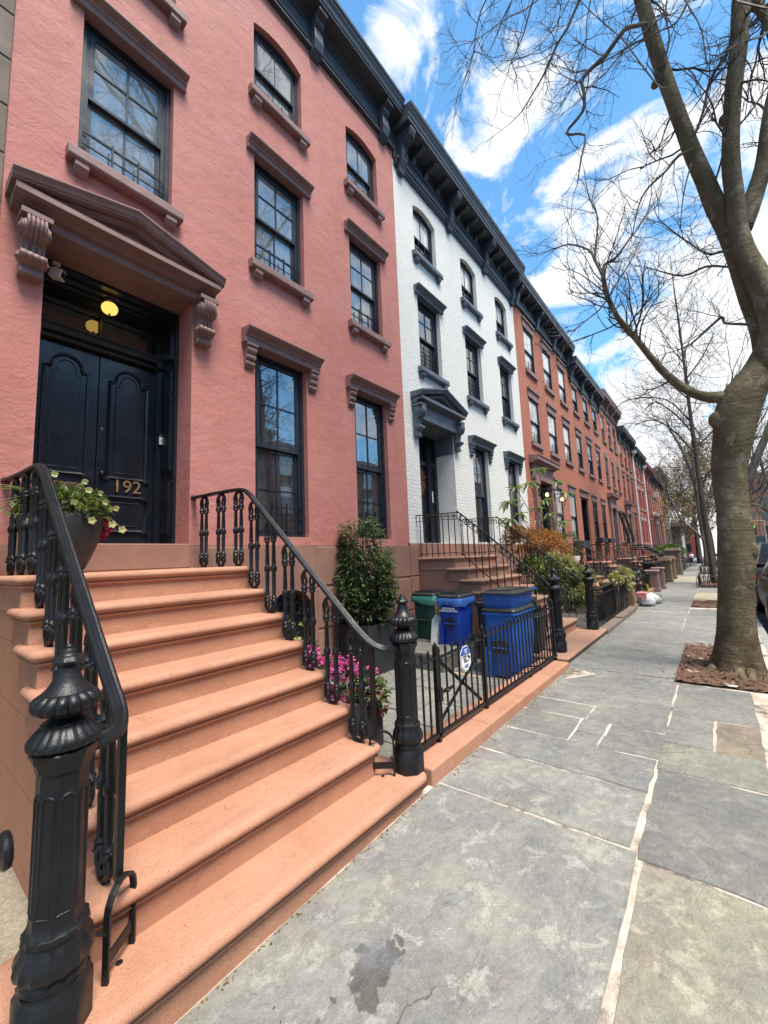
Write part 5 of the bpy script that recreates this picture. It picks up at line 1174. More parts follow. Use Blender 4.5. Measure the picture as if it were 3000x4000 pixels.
# ------------------------------------------------------------------ stoop, rails and newel posts of the white house
stoop('pale brown stoop with thin iron rails leading up to the white house', 6.18, 7.93, 2.03, 7, .233, .194, .336, M['stoop_pale'], M['stoop_wall_pale'], bottom=(5.72, 8.12, 1.67, 2.4, .145))
def thin_railing(label, x, cxn, grp):
    t_ = thing('stair_railing', (cxn, 1.82, .145), label, 'railing', grp)
    path = [(x, D+.01, 2.27), (x, 3.55, 2.25), (x, 3.40, 2.235), (x, 3.30, 2.185), (x, 2.2, 1.24), (x, 2.05, 1.11), (x+.02*(1 if cxn > x else -1), 1.97, 1.04), (cxn, 1.86, .99)]
    P = smooth_path(path, 3); q = MB(); q.tube(P, 1, prof=[(-.022, -.008), (-.016, .008), (.016, .008), (.022, -.008)])
    def z_at(y, d=0):
        for a, b in zip(P, P[1:]):
            if b.y <= y <= a.y: return lerp(a.z, b.z, (a.y-y)/max(1e-6, a.y-b.y)) + d
        return 1.0 + d
    q.build('handrail', M['iron'], t_, smooth=.7)
    for d in (-.11,):
        q = MB(); q.tube([(p[0], p[1], p[2]+d) for p in P[:-2]], .008, 4); q.build('under_rail', M['iron'], t_)
    q = MB(); q.tube([(x, D, 1.56), (x, 3.45, 1.56), (x, 3.35, 1.535), (x, 2.15, .51), (x, 2.0, .40)], .009, 4); q.build('bottom_rail', M['iron'], t_)
    y = 4.17
    while y > 2.02:
        zb = 1.50 if y > 3.25 else max(.15, .336 + .194*math.floor((y-2.03)/.233) + .02)
        q = MB(); q.tube([(x, y, zb), (x, y, z_at(y, -.01))], .0085, 4); q.build('baluster', M['iron'], t_); y -= .118
    q = MB(); y = 4.12; k = 0
    while y > 2.15:
        zc = z_at(y-.03, -.058); sgn = 1 if k % 2 else -1
        q.tube([(x, y-.03+(.034*(1-i/20))*math.cos(.62*i)*sgn, zc+(.036*(1-i/22))*math.sin(.62*i)) for i in range(17)], .0055, 4); y -= .075; k += 1
    q.build('scrollwork', M['iron'], t_)
    q = MB(); newel(q, cxn, 1.82, .145, 1.16, 1.03); q.build('newel_post', M['iron'], t_, smooth=.74)
thin_railing('thin black stair rail on the near side of the white house stoop', 6.25, 6.02, 'thin rails of the white house stoop')
thin_railing('thin black stair rail on the far side of the white house stoop', 7.86, 7.98, 'thin rails of the white house stoop')

# ------------------------------------------------------------------ yard fence, piers and stoops further along
q = MB(); q.box(8.15, 1.62, -.1, 9.6, 1.95, .13); q.box(9.603, 1.62, -.1, 11.38, 1.95, .16)
tag(q.build('stone_kerb', M['old_brown'], bevel=.015), 'mossy stone kerb under the ivy covered iron fence', 'kerb')
f3 = thing('iron_fence', (8.1, 1.76, .15), 'black iron fence with ivy and a dark panel beyond the white stoop', 'fence')
q = MB(); q.tube([(8.08, 1.76, .82), (11.4, 1.76, .84)], 1, prof=[(-.03, -.01), (-.02, .012), (.02, .012), (.03, -.01)]); q.build('rail', M['iron'], f3)
q = MB(); q.box(8.08, 1.75, .70, 11.4, 1.77, .715); q.box(8.08, 1.75, .2, 11.4, 1.77, .215); q.build('lower_rail', M['iron'], f3)
for i in range(30): q = MB(); q.tube([(8.12+.11*i, 1.76, .16), (8.12+.11*i, 1.76, .82)], .009, 5); q.build('picket', M['iron'], f3)
q = MB(); q.box(9.0, 1.80, .16, 11.4, 1.81, .78); q.build('panel', M['iron_rust'], f3)
def pier(label, x, y, w_, h, mat, cap='flat', d=None, grp='stone gate piers beside the pavement'):
    z = gz(x); d = d or w_
    t_ = thing('gate_pier', (x, y, z), label, 'pier', grp)
    q = MB(); q.box(x-w_*.58, y-d*.58, z-.1, x+w_*.58, y+d*.58, z+.14); q.build('base', mat, t_, bevel=.01)
    q = MB(); q.box(x-w_/2, y-d/2, z+.14, x+w_/2, y+d/2, z+h-.12); q.box(x-w_*.36, y-d/2-.012, z+.2, x+w_*.36, y-d/2, z+h-.2); q.build('shaft', mat, t_, bevel=.01)
    q = MB()
    if cap == 'flat': rings(q, x-w_*.54, x+w_*.54, y-d*.54, y+d*.54, [(-.02, z+h), (.02, z+h-.01), (.035, z+h-.03), (.03, z+h-.055), (.01, z+h-.075), (-.02, z+h-.125)], .03)
    else: rings(q, x-w_*.56, x+w_*.56, y-d*.56, y+d*.56, [(-w_*.5, z+h+.10), (0, z+h), (.03, z+h-.01), (.03, z+h-.06), (-.02, z+h-.125)], .03, 2)
    q.build('cap', mat, t_)
    return t_
M['pier_tan'] = MAT('tan_sandstone', (.24, .165, .095), (.18, .12, .07), .85, 4, bump=.4, bsc=60, fine=.12)
pier('tan stone gate pier at the end of the ivy covered iron fence', 11.62, 1.83, .34, .66, M['pier_tan'])
q = MB(); q.box(11.5, 2.05, 0, 14.6, 2.35, .60); rings(q, 11.5, 14.6, 2.03, 2.37, [(0, .74), (.03, .72), (.03, .66), (.0, .60)], .02); tag(q.build('stone_wall', M['pier_tan'], bevel=.02), 'low tan stone side wall with rounded coping behind the gate pier', 'wall')
pier('brown stone gate pier with moulded cap, the nearer of a close pair', 16.7, 1.80, .34, .74, M['brown_trim']); pier('brown stone gate pier with moulded cap, the farther of a close pair', 17.9, 1.74, .34, .78, M['brown_trim'])
pier('sandy gate pier with pointed cap in front of the dark planter', 21.6, 1.82, .42, .95, M['pier_tan'], 'pointed'); pier('sandy gate pier with pointed cap nearest the tall capped pier', 23.6, 1.80, .40, .98, M['pier_tan'], 'pointed')
pier('tall dark brown gate pier with a broad pointed cap', 27.5, 1.90, .62, 1.35, M['old_brown'], 'pointed')
pier('small brown gate pier just past the tall capped pier', 30.6, 1.92, .45, .75, M['old_brown']); pier('small grey brown gate pier, the farthest along the pavement', 33.6, 1.95, .45, .85, M['old_brown'])
q = MB(); q.box(15.0, 1.76, .05, 16.5, 2.0, .2); tag(q.build('stone_kerb', M['pier_tan'], bevel=.02), 'tan stone kerb between the flower bags and the moulded brown piers', 'kerb')
def bar_fence(label, x0, x1, y, h, mat=None, sp=.16):
    t_ = thing('iron_fence', (x0, y, gz(x0)), label, 'fence'); z0 = gz(x0)+.1; q = MB()
    q.tube([(x0, y, z0+h), (x1, y, z0+h)], .018, 6); q.build('top_rail', M['iron'], t_); q = MB(); q.tube([(x0, y, z0+.08), (x1, y, z0+.08)], .013, 4); q.build('bottom_rail', M['iron'], t_)
    x = x0 + .05
    while x < x1: q = MB(); q.tube([(x, y, z0), (x, y, z0+h)], .010, 4); q.build('picket', M['iron'], t_); x += sp
bar_fence('plain black iron fence between the tan stone wall and the moulded brown piers', 14.7, 16.5, 1.85, .55)
bar_fence('plain black iron fence from the moulded brown piers to the pointed piers', 18.2, 21.2, 1.90, .6, sp=.2)
bar_fence('plain black iron fence between the pointed piers and the tall capped pier', 24.0, 27.0, 1.95, .7, sp=.25)
bar_fence('plain black iron fence far along beyond the tall capped pier', 28.2, 31.7, 2.0, .7, sp=.3)
def side_stoop(k, xa, xb, label, rl, heavy=False, wavy=False, y0=2.15, mat=None):
    n_ = 6; tread = .25; z0 = gz(xa)+.16; riser = (1.04 - z0)/(n_-1)
    stoop(label, xa, xb, y0, n_, tread, riser, z0, mat or M['stoop_pale'], M['old_brown'], yb=None)
    yl = y0 + tread*(n_-1); zl = 1.04
    for j, x in enumerate((xa+.08, xb-.08)):
        t_ = thing('stair_railing', (x, y0, z0), rl[j], 'railing', 'iron railings of the brick house stoops')
        rr = .05 if heavy else .02
        path = [(x, D-.05, zl+.72), (x, yl+.15, zl+.70), (x, yl, zl+.64), (x, y0+.35, z0+.92)] + ([(x, y0+.15, z0+.80), (x, y0-.05, z0+.74), (x, y0-.30, z0+.70), (x, y0-.42, z0+.55)] if wavy else [(x, y0, z0+.66), (x, y0-.12, z0+.60)])
        P = smooth_path(path, 3); q = MB(); q.tube(P, rr, 6)
        if heavy: q.tube([(p[0], p[1], p[2]-.14) for p in P], .035, 6); q.tube([(p[0], p[1], p[2]-.26) for p in P], .03, 6)
        q.build('handrail', M['iron'], t_, smooth=1)
        y = D - .12; kk = 0
        while y > y0 - .05:
            zt_ = next((lerp(a.z, b.z, (a.y-y)/max(1e-6, a.y-b.y)) for a, b in zip(P, P[1:]) if b.y <= y <= a.y), z0+.6)
            zb = zl if y > yl else z0 + riser*max(0, math.floor((y-y0)/tread))
            q = MB(); q.tube([(x, y, zb), (x, y, zt_)], .011, 4)
            if not heavy and k < 4 and kk % 2 == 0:     # ornamental cast pieces
                for s in (-1, 1): q.tube(smooth_path([(x, y, zb+.05), (x, y+s*.07, zb+.16), (x, y, zb+.30), (x, y+s*.06, zb+.42), (x, y, zb+.55)], 2), .010, 4)
                q.ball((x, y, zb+.30), .025, 6, 4)
            q.build('baluster', M['iron'], t_); y -= .17; kk += 1
        if not heavy:
            q = MB(); x_, yy = x, y0-.36
            q.tube([(x_, yy+.11*(1-i/26)*math.cos(.5*i), z0+.35+.18*(1-i/26)*math.sin(.5*i)) for i in range(22)], .013, 5); q.tube([(x_, y0-.38, z0-.19), (x_, y0-.40, z0+.55)], .018, 6); q.build('scroll_panel', M['iron'], t_)
side_stoop(1, 12.85, 14.75, 'brown stoop of the brick house with the lit lanterns', ('ornate black iron rail on the near side of the lantern house stoop', 'ornate black iron rail on the far side of the lantern house stoop'), wavy=True)
side_stoop(2, 18.45, 20.1, 'brown stoop below the tall dark doorway', ('wavy black iron rail on the near side of the stoop below the tall dark doorway', 'wavy black iron rail on the far side of the stoop below the tall dark doorway'), wavy=True)
side_stoop(3, 24.6, 26.2, 'brown stoop below the columned doorway', ('straight black iron rail on the near side of the columned doorway', 'straight black iron rail on the far side of the columned doorway'))
side_stoop(4, 29.8, 31.3, 'brown stoop of the orange red house beside the white drainpipe', ('heavy black triple rail on the near side of the orange red house stoop', 'heavy black triple rail on the far side of the orange red house stoop'), heavy=True)
side_stoop(5, 35.0, 36.6, 'brown stoop of the dark red brick house', ('plain black rail on the near side of the dark red house stoop', 'plain black rail on the far side of the dark red house stoop'))
side_stoop(6, 40.4, 41.9, 'brown stoop of the rose red house', ('plain black rail on the near side of the rose house stoop', 'plain black rail on the far side of the rose house stoop'))
# ------------------------------------------------------------------ foliage helpers
def leaf(mb, p, d, L, w_, up=None, fold=.25, droop=.15):
    d = Vector(d).normalized(); up = Vector(up) if up else Vector((0, 0, 1))
    s = d.cross(up)
    if s.length < 1e-4: s = d.orthogonal()
    s.normalize(); u = s.cross(d).normalized(); p = Vector(p)
    m1 = p + d*L*.30 + u*L*.03; m2 = p + d*L*.66 - u*L*droop*.4; tip = p + d*L - u*L*droop
    mb.add([p, m1 - s*w_*.5 + u*w_*fold, m1, m1 + s*w_*.5 + u*w_*fold, m2 - s*w_*.42 + u*w_*fold, m2, m2 + s*w_*.42 + u*w_*fold, tip],
           [(0,2,1), (0,3,2), (1,2,5,4), (2,3,6,5), (4,5,7), (5,6,7)])
def rdir(r, zb=0):
    v = Vector((r.gauss(0, 1), r.gauss(0, 1), r.gauss(0, 1) + zb)); return v.normalized()
def bushy(mb, r, c, rad, n_, L, w_, zb=.5, shell=.55, clumps=0, stems=None):
    # leaf sprays through an ellipsoid, denser towards the outside, grouped in clumps that leave gaps
    c = Vector(c); cl = [rdir(r, .2) for _ in range(clumps)] if clumps else None
    for _ in range(n_):
        v = rdir(r, .15)
        if cl: v = (r.choice(cl) + rdir(r)*.42).normalized()
        k = shell + (1-shell)*r.random()**.6
        p = c + Vector((v.x*rad[0], v.y*rad[1], v.z*rad[2]))*k
        d = (v + rdir(r, zb)*.8)
        leaf(mb, p, d, L*r.uniform(.7, 1.25), w_*r.uniform(.8, 1.2), droop=r.uniform(0, .35))
def twig(mb, r, p, d, L, rad, lvl, wob=.28, up=.10, ends=None, kids=(3, 5), spread=.75):
    n_ = 5 if lvl else 4; pts = [Vector(p)]; d = Vector(d).normalized(); sp = []
    for i in range(n_):
        d = (d + rdir(r)*wob + Vector((0, 0, up))).normalized(); pts.append(pts[-1] + d*L/n_); sp.append((pts[-1].copy(), d.copy()))
    mb.tube(pts, [rad*(1-.62*i/n_) for i in range(n_+1)], 5 if rad > .02 else 3, cap=False)
    if lvl:
        for _ in range(r.randint(*kids)):
            q, dd = r.choice(sp); v = (dd + rdir(r)*spread).normalized()
            twig(mb, r, q, v, L*r.uniform(.42, .68), rad*.5, lvl-1, wob, up, ends, kids, spread)
    elif ends is not None: ends.append((pts[-1], d))

# ------------------------------------------------------------------ bins, papers and bags in the yard
M['bin_green'] = MAT('green_bin_plastic', (.012, .075, .052), (.010, .060, .042), .5, 6, bump=.15, bsc=150, bd=.001)
M['bin_blue'] = MAT('blue_bin_plastic', (.012, .052, .36), (.010, .042, .30), .42, 5, bump=.15, bsc=150, bd=.001)
M['bin_blue2'] = MAT('bright_blue_bin_plastic', (.010, .105, .43), (.008, .085, .37), .42, 5, bump=.15, bsc=150, bd=.001)
M['bag_black'] = MAT('black_bin_bag', (.010, .010, .011), (.02, .02, .022), .22, 20, bump=.9, bsc=26, bd=.02)
def FILM(name, c):
    m = bpy.data.materials.new(name); t, n, l = NT(m); pos = n('ShaderNodeNewGeometry').outputs['Position']
    p = fin(t, n, l, c, .22, [(noise(n, l, pos, 32, 5, .6, 1.0), 1.0, .015)], spec=.6); return m
M['liner_green'] = FILM('green_bag_film', (.06, .28, .22)); M['liner_blue'] = FILM('blue_bag_film', (.05, .16, .52))
def bin_(label, x0, y0, x1, y1, z, h, mat, liner=None, letters=(), lid=None, grp='bins in the yard'):
    # the front with the lettering faces -X
    b = thing('wheeled_bin', ((x0+x1)/2, (y0+y1)/2, z), label, 'bin', grp)
    q = MB(); t_ = .035
    rings(q, x0+t_, x1-t_, y0+t_, y1-t_, [(t_, z+h-.07), (t_, z+h-.10), (t_*.7, z+h-.11), (t_*.6, z+h*.55), (-.01, z+.05), (-.015, z)], .035, 3)
    q.build('body', mat, b, smooth=.6)
    q = MB(); rings(q, x0, x1, y0, y1, [(.004, z+h-.075), (.012, z+h-.08), (.012, z+h-.10), (.0, z+h-.105)], .03, 3); q.build('rim', mat, b)
    q = MB(); rings(q, x0, x1, y0, y1, [(-.09, z+h), (-.06, z+h-.002), (-.035, z+h-.02), (.005, z+h-.035), (.016, z+h-.05), (.014, z+h-.072), (-.01, z+h-.074)], .04, 4)
    for f_ in (.3, .5, .7): q.box(lerp(x0, x1, .15), lerp(y0, y1, f_)-.02, z+h-.01, lerp(x0, x1, .85), lerp(y0, y1, f_)+.02, z+h+.008)
    q.build('lid', lid or M['black_plastic'], b, smooth=.6)
    xs = x0 + .018; ym = (y0+y1)/2; w_ = y1-y0
    q = MB()                               # moulded pocket with grab bar
    P = [(ym-.09*w_/.42, z+h*.34), (ym+.09*w_/.42, z+h*.34), (ym+.09*w_/.42, z+h*.48)] + [(ym+.09*w_/.42*math.cos(PI*i/8), z+h*.48+.035*math.sin(PI*i/8)) for i in range(1, 8)] + [(ym-.09*w_/.42, z+h*.48)]
    q.prism(P, x0+.004, x0+.03, 'yz'); q.build('pocket', M['black_plastic'], b)
    q = MB(); q.tube([(x0-.006, ym-.085*w_/.42, z+h*.41), (x0-.006, ym+.085*w_/.42, z+h*.41)], .010, 6)
    for s in (-1, 1): q.prism([(ym+s*.20*w_/.42, z), (ym+s*.19*w_/.42, z+h*.40), (ym+s*.11*w_/.42, z+h*.30), (ym+s*.13*w_/.42, z)][::s], x0-.004, x0+.02, 'yz')
    q.build('grab_bar', mat, b)
    q = MB(); [q.tube([(x1-.06, y, z+.06), (x1-.06, y+.035, z+.06)], .06, 12) for y in (y0+.01, y1-.045)]; q.build('wheel', M['black_plastic'], b)
    if liner:
        r = random.Random(int(x0*77)); q = MB(); m_ = 40; vs = []; fs = []
        for k, (o, zz) in enumerate(((.010, z+h-.07), (.020, z+h-.10), (.022, z+h-.15), (.014, z+h-.19))):
            for i in range(m_):
                a = 2*PI*i/m_; cx_, cy_ = (x0+x1)/2, (y0+y1)/2; hx, hy = (x1-x0)/2+o, w_/2+o
                s = max(abs(math.cos(a))/hx, abs(math.sin(a))/hy); u = 1/s*(1+.012*math.sin(a*13)*k/2)
                vs.append((cx_+u*math.cos(a), cy_+u*math.sin(a), zz + (r.uniform(-.012, .012) + .02*math.sin(a*3+x0*9) if k == 3 else r.uniform(-.004, .004))))
        for k in range(3):
            for i in range(m_): j = (i+1) % m_; fs.append((k*m_+i, (k+1)*m_+i, (k+1)*m_+j, k*m_+j))
        q.add(vs, fs); q.build('bag_liner', liner, b, smooth=3.2)
    for k, tx in enumerate(letters):
        text_mesh('lettering', tx, .038 if len(tx) > 8 else .042, (x0-.013, ym, z+h*.70-.034*k), PI/2, M['sign_white'], b, .0005, rz=-PI/2, bold=.0008, sx=.9)
    return b
bin_('green wheeled bin with a turquoise bag liner', 5.60, 3.55, 6.05, 3.97, .2, .76, M['bin_green'], M['liner_green'])
bin_('blue wheeled bin lettered METAL GLASS PLASTIC CARTONS with a blue bag liner', 5.42, 2.99, 5.88, 3.38, .2, .76, M['bin_blue'], M['liner_blue'], ('METAL/GLASS', 'PLASTIC/CARTONS'))
bin_('black wheeled bin standing behind the two blue bins', 5.74, 2.50, 6.10, 2.92, .0, .84, M['black_plastic'])
bs = bin_('tall bright blue bin, nearest to the fence, with a tote nested in its top', 4.94, 1.99, 5.66, 2.42, 0, .855, M['bin_blue2'])
tt = thing('storage_tote', (5.21, 2.2, .82), 'bright blue tote with a black lid nested on top of the tall blue bin', 'tote')
q = MB(); rings(q, 4.97, 5.65, 2.02, 2.40, [(.035, 1.02), (.035, .99), (.022, .98), (.0, .83), (-.02, .80)], .03, 3); q.build('body', M['bin_blue2'], tt, smooth=.6)
q = MB(); rings(q, 4.97, 5.65, 2.02, 2.40, [(-.12, 1.055), (-.08, 1.053), (-.05, 1.045), (.02, 1.032), (.05, 1.018), (.048, 1.0), (.0, .999)], .04, 4)
q.build('lid', M['black_plastic'], tt, smooth=.6)
q = MB(); q.tube([(5.66, 2.42, 1.02), (5.69, 1.96, 1.02)], .022, 6); q.build('handle', M['bin_blue2'], tt)
r = random.Random(4); q = MB()
def bagblob(q, c, rad, seed, fl=1.0):
    r = random.Random(seed); o = len(q.v); q.ball((0, 0, 0), 1, 14, 9); ph = [r.uniform(0, 6) for _ in range(6)]
    for i in range(o, len(q.v)):
        x, y, z = q.v[i]; k = 1 + .13*math.sin(5*x+ph[0]+3*z) + .12*math.sin(7*y+ph[1]) + .10*math.sin(9*z+ph[2]+4*x)
        if z < -.6*fl: z = -.6*fl
        q.v[i] = (c[0]+x*rad[0]*k, c[1]+y*rad[1]*k, c[2]+z*rad[2]*k)
bagblob(q, (5.90, 2.15, .74), (.17, .16, .12), 3); bagblob(q, (5.84, 2.10, .82), (.09, .08, .07), 5)
bin_('black wheeled bin close behind the fence, topped by a black bag', 5.74, 1.99, 6.10, 2.36, 0, .68, M['black_plastic'])
tag(q.build('bin_bag', M['bag_black'], smooth=3.2), 'glossy black rubbish bag on top of the black bin by the fence', 'bag')
pp = thing('paper_bundle', (5.56, 3.46, .2), 'bundle of papers and flattened cardboard leaning between the green and blue bins', 'papers')
for k in range(7):
    q = MB(); x = 5.47+.024*k; q.add([(x-.05, 3.41, .2), (x-.05, 3.53, .2), (x+.02, 3.53, .55+.014*k), (x+.02, 3.41, .52+.014*k), (x-.044, 3.41, .2), (x-.044, 3.53, .2), (x+.026, 3.53, .55+.014*k), (x+.026, 3.41, .52+.014*k)], [(0,1,2,3),(7,6,5,4),(0,4,5,1),(1,5,6,2),(2,6,7,3),(3,7,4,0)]); q.build('sheet', M['papers'], pp)
q = MB(); q.box(5.60, 3.40, .2, 5.615, 3.54, .82); q.build('cardboard', MAT('cardboard', (.34, .22, .13), (.28, .18, .10), .85, 8), pp)

# ------------------------------------------------------------------ planters
pl = thing('planter_box', (4.40, 3.92, 0), 'tall square charcoal planter below the big laurel bush', 'planter')
q = MB(); x0, x1, y0, y1, h = 4.12, 4.68, 3.64, 4.19, .63
q.box(x0, y0, -.02, x1, y1, h-.06); q.add([(x0-.0, y0, h-.06), (x1, y0, h-.06), (x1, y1, h-.06), (x0, y1, h-.06), (x0, y0, h), (x1, y0, h), (x1, y1, h), (x0, y1, h), (x0+.03, y0+.03, h), (x1-.03, y0+.03, h), (x1-.03, y1-.03, h), (x0+.03, y1-.03, h), (x0+.03, y0+.03, h-.05), (x1-.03, y0+.03, h-.05), (x1-.03, y1-.03, h-.05), (x0+.03, y1-.03, h-.05)], [(0,1,5,4),(1,2,6,5),(2,3,7,6),(3,0,4,7),(4,5,9,8),(5,6,10,9),(6,7,11,10),(7,4,8,11),(8,9,13,12),(9,10,14,13),(10,11,15,14),(11,8,12,15)])
q.build('box', M['pot_black'], pl); q = MB(); q.box(x0+.03, y0+.03, h-.07, x1-.03, y1-.03, h-.045); q.build('soil', M['mulch'], pl)
lb = thing('laurel_bush', (4.40, 3.92, .59), 'tall dense laurel bush with long glossy leaves in the charcoal planter', 'shrub')
r = random.Random(21); lv = MB(); stm = MB()
for k in range(58):
    a = r.uniform(0, 2*PI); z1 = r.uniform(.95, 2.06); rr = .46*math.sqrt(r.random())*(1-.42*((z1-.95)/1.1)**2.2); P0 = Vector((4.40+.10*math.cos(a), 3.92+.10*math.sin(a), .58)); P1 = Vector((4.40+rr*math.cos(a), 3.90+rr*math.sin(a), z1))
    mid = (P0+P1)/2 + Vector((math.cos(a), math.sin(a), 0))*.10; P = smooth_path([P0, mid, P1], 5); stm.tube(P, [.007]*len(P), 4)
    for i in range(3, len(P)):
        for j in range(6 if i < len(P)-1 else 11):
            d = Vector((math.cos(a+r.uniform(-1.9, 1.9)), math.sin(a+r.uniform(-1.9, 1.9)), r.uniform(-.25, .75)))
            leaf(lv, P[i]+rdir(r)*.06, d, r.uniform(.085, .135), r.uniform(.024, .036), fold=.2, droop=r.uniform(.05, .35))
for k in range(520):
    z = r.uniform(.62, 1.6); t_ = (z-.62)/1.3; R = .40*(1-.45*max(0, t_-.25)**1.3)*(.75 + .25*min(1, t_*5)); a = r.uniform(0, 2*PI); rr = R*r.uniform(.5, 1.0)
    leaf(lv, (4.40+rr*math.cos(a), 3.91+rr*math.sin(a), z), (math.cos(a), math.sin(a), r.uniform(-.4, .6)), r.uniform(.08, .125), r.uniform(.024, .034), fold=.2, droop=r.uniform(.1, .4))
lv.build('leaves', M['leaf_laurel'], lb); stm.build('stem', M['twig'], lb)
def long_planter(label, x0, x1, y0, y1, h):
    t_ = thing('planter_box', ((x0+x1)/2, (y0+y1)/2, 0), label, 'planter'); q = MB(); q.box(x0, y0, -.02, x1, y1, h-.03)
    for (a, b, c, d) in ((x0, y0, x1, y0+.03), (x0, y1-.03, x1, y1), (x0, y0+.03, x0+.03, y1-.03), (x1-.03, y0+.03, x1, y1-.03)): q.box(a, b, h-.03, c, d, h)
    q.build('box', M['pot_black'], t_); q = MB(); q.box(x0+.03, y0+.03, h-.029, x1-.03, y1-.03, h-.01); q.build('soil', M['mulch'], t_); return t_
long_planter('low charcoal planter full of pink flowers beside the stoop', 2.22, 2.75, 2.30, 3.00, .37)
long_planter('low charcoal planter of dark shrubs between the stoop and the basement window', 2.22, 2.80, 3.25, 4.05, .42)
def bloom(mb, r, c, R, n_=16):
    c = Vector(c)
    for _ in range(n_):
        d = rdir(r, .35); p = c + d*R*.35; leaf(mb, p, d, R*r.uniform(.6, 1.0), R*.75, fold=.3, droop=-.2)
fa = thing('azalea_bush', (2.48, 2.66, .36), 'bright pink flowering azaleas in the low planter beside the stoop', 'flowers')
r = random.Random(8); fl_ = MB(); lv = MB()
for k in range(64):
    c = (r.uniform(2.26, 2.76), r.uniform(2.32, 2.98), 0); z = .40 + r.uniform(.02, .34)*(1-abs(c[0]-2.48)*1.2); bloom(fl_, r, (c[0], c[1], z), r.uniform(.028, .044))
bushy(lv, r, (2.49, 2.65, .47), (.30, .37, .17), 620, .055, .026)
fl_.build('blossom', M['petal_pink'], fa); lv.build('leaves', M['leaf_dark'], fa)
iv = thing('trailing_ivy', (2.70, 2.34, .37), 'trailing ivy and plum leaves over the front corner of the pink flower planter', 'plant')
lv = MB(); lv2 = MB(); bushy(lv, r, (2.68, 2.34, .40), (.14, .13, .10), 150, .055, .045); bushy(lv2, r, (2.72, 2.30, .31), (.06, .06, .07), 60, .055, .04, zb=-.6)
lv.build('leaves', M['leaf_mid'], iv); lv2.build('plum_leaves', M['petal_plum'], iv)
sh_ = thing('evergreen_shrub', (2.5, 3.65, .40), 'dark evergreen shrub with a few cream flowers behind the pink azaleas', 'shrub')
lv = MB(); fl_ = MB(); bushy(lv, r, (2.50, 3.62, .68), (.30, .40, .34), 1100, .09, .022, clumps=26); bushy(lv, r, (2.52, 3.10, .56), (.24, .22, .22), 420, .07, .03)
for k in range(11): bloom(fl_, r, (r.uniform(2.25, 2.62), r.uniform(3.0, 3.6), r.uniform(.62, .95)), .038, 9)
lv.build('leaves', M['leaf_dark'], sh_); fl_.build('blossom', M['petal_cream'], sh_)
# pot of hellebores on the landing
pt = thing('flower_pot', (.86, 3.72, 1.487), 'round charcoal flower pot of hellebores on the landing by the black doors', 'pot')
q = MB(); q.lathe(.86, 3.72, [(.125, 1.489), (.150, 1.52), (.195, 1.62), (.228, 1.72), (.246, 1.82), (.252, 1.895), (.250, 1.905), (.240, 1.905), (.232, 1.87), (.0, 1.865)], 40); q.lathe(.86, 3.72, [(.16, 1.487), (.165, 1.492), (.12, 1.496)], 30)
q.build('pot', M['pot_black'], pt, smooth=.7)
he = thing('hellebore_plant', (.86, 3.72, 1.87), 'cream flowered hellebores spilling out of the round charcoal pot', 'flowers')
lv = MB(); fl_ = MB(); stm = MB(); r = random.Random(33)
bushy(lv, r, (.88, 3.72, 1.95), (.26, .25, .15), 560, .068, .030, zb=.2)
for k in range(54):
    a = r.uniform(0, 2*PI); rr = r.uniform(.12, .44); e = Vector((.84+rr*math.cos(a)*.95, 3.68+rr*math.sin(a)*.85, r.uniform(1.96, 2.20) - .30*max(0, rr-.15) - .25*max(0, rr*math.cos(a)-.08)))
    b = Vector((.86+.05*math.cos(a), 3.72+.05*math.sin(a), 1.88)); P = smooth_path([b, (b+e)/2 + Vector((0, 0, .10)), e], 4); stm.tube(P, .0035, 4)
    d = Vector((math.cos(a)*.5-.25, math.sin(a)*.5-.6, -.15)).normalized(); s = d.orthogonal().normalized(); u = d.cross(s)
    for j in range(5):
        v = s*math.cos(2*PI*j/5)+u*math.sin(2*PI*j/5); leaf(fl_, e, v*.85+d*.5, .027, .027, up=-d, fold=.1, droop=-.1)
    for j in range(3): leaf(lv, P[2+j], rdir(r, .3), .06, .028)
for (x, y, z) in ((1.12, 3.52, 1.84), (1.18, 3.5, 1.80), (.66, 3.6, 1.85), (.98, 3.49, 1.86)):
    stm.tube([(x-.08, y+.06, 1.90), (x-.03, y+.02, z+.05), (x, y, z)], .003, 4)
    for j in range(5): v = Vector((math.cos(2*PI*j/5), -.4, math.sin(2*PI*j/5))); leaf(fl_, (x, y, z), v, .032, .03, up=(0, -1, 0), fold=.1)
pass
lv.build('leaves', M['leaf_mid'], he); fl_.build('blossom', M['petal_cream'], he); stm.build('stem', M['leaf_yellow'], he)
rl_ = MB(); bushy(rl_, r, (1.10, 3.72, 1.84), (.07, .07, .09), 60, .05, .035, zb=-.5); rl_.build('red_leaves', M['petal_red'], he)
sm_ = thing('potted_plant', (.42, 3.95, 1.487), 'little yellow green plant at the far left of the landing railing', 'plant')
lv = MB(); bushy(lv, r, (.40, 4.02, 1.90), (.10, .10, .12), 110, .06, .03); lv.build('leaves', M['leaf_yellow'], sm_); q = MB(); q.lathe(.42, 4.0, [(.07, 1.488), (.10, 1.78), (.0, 1.78)], 16); q.build('pot', M['pot_black'], sm_)

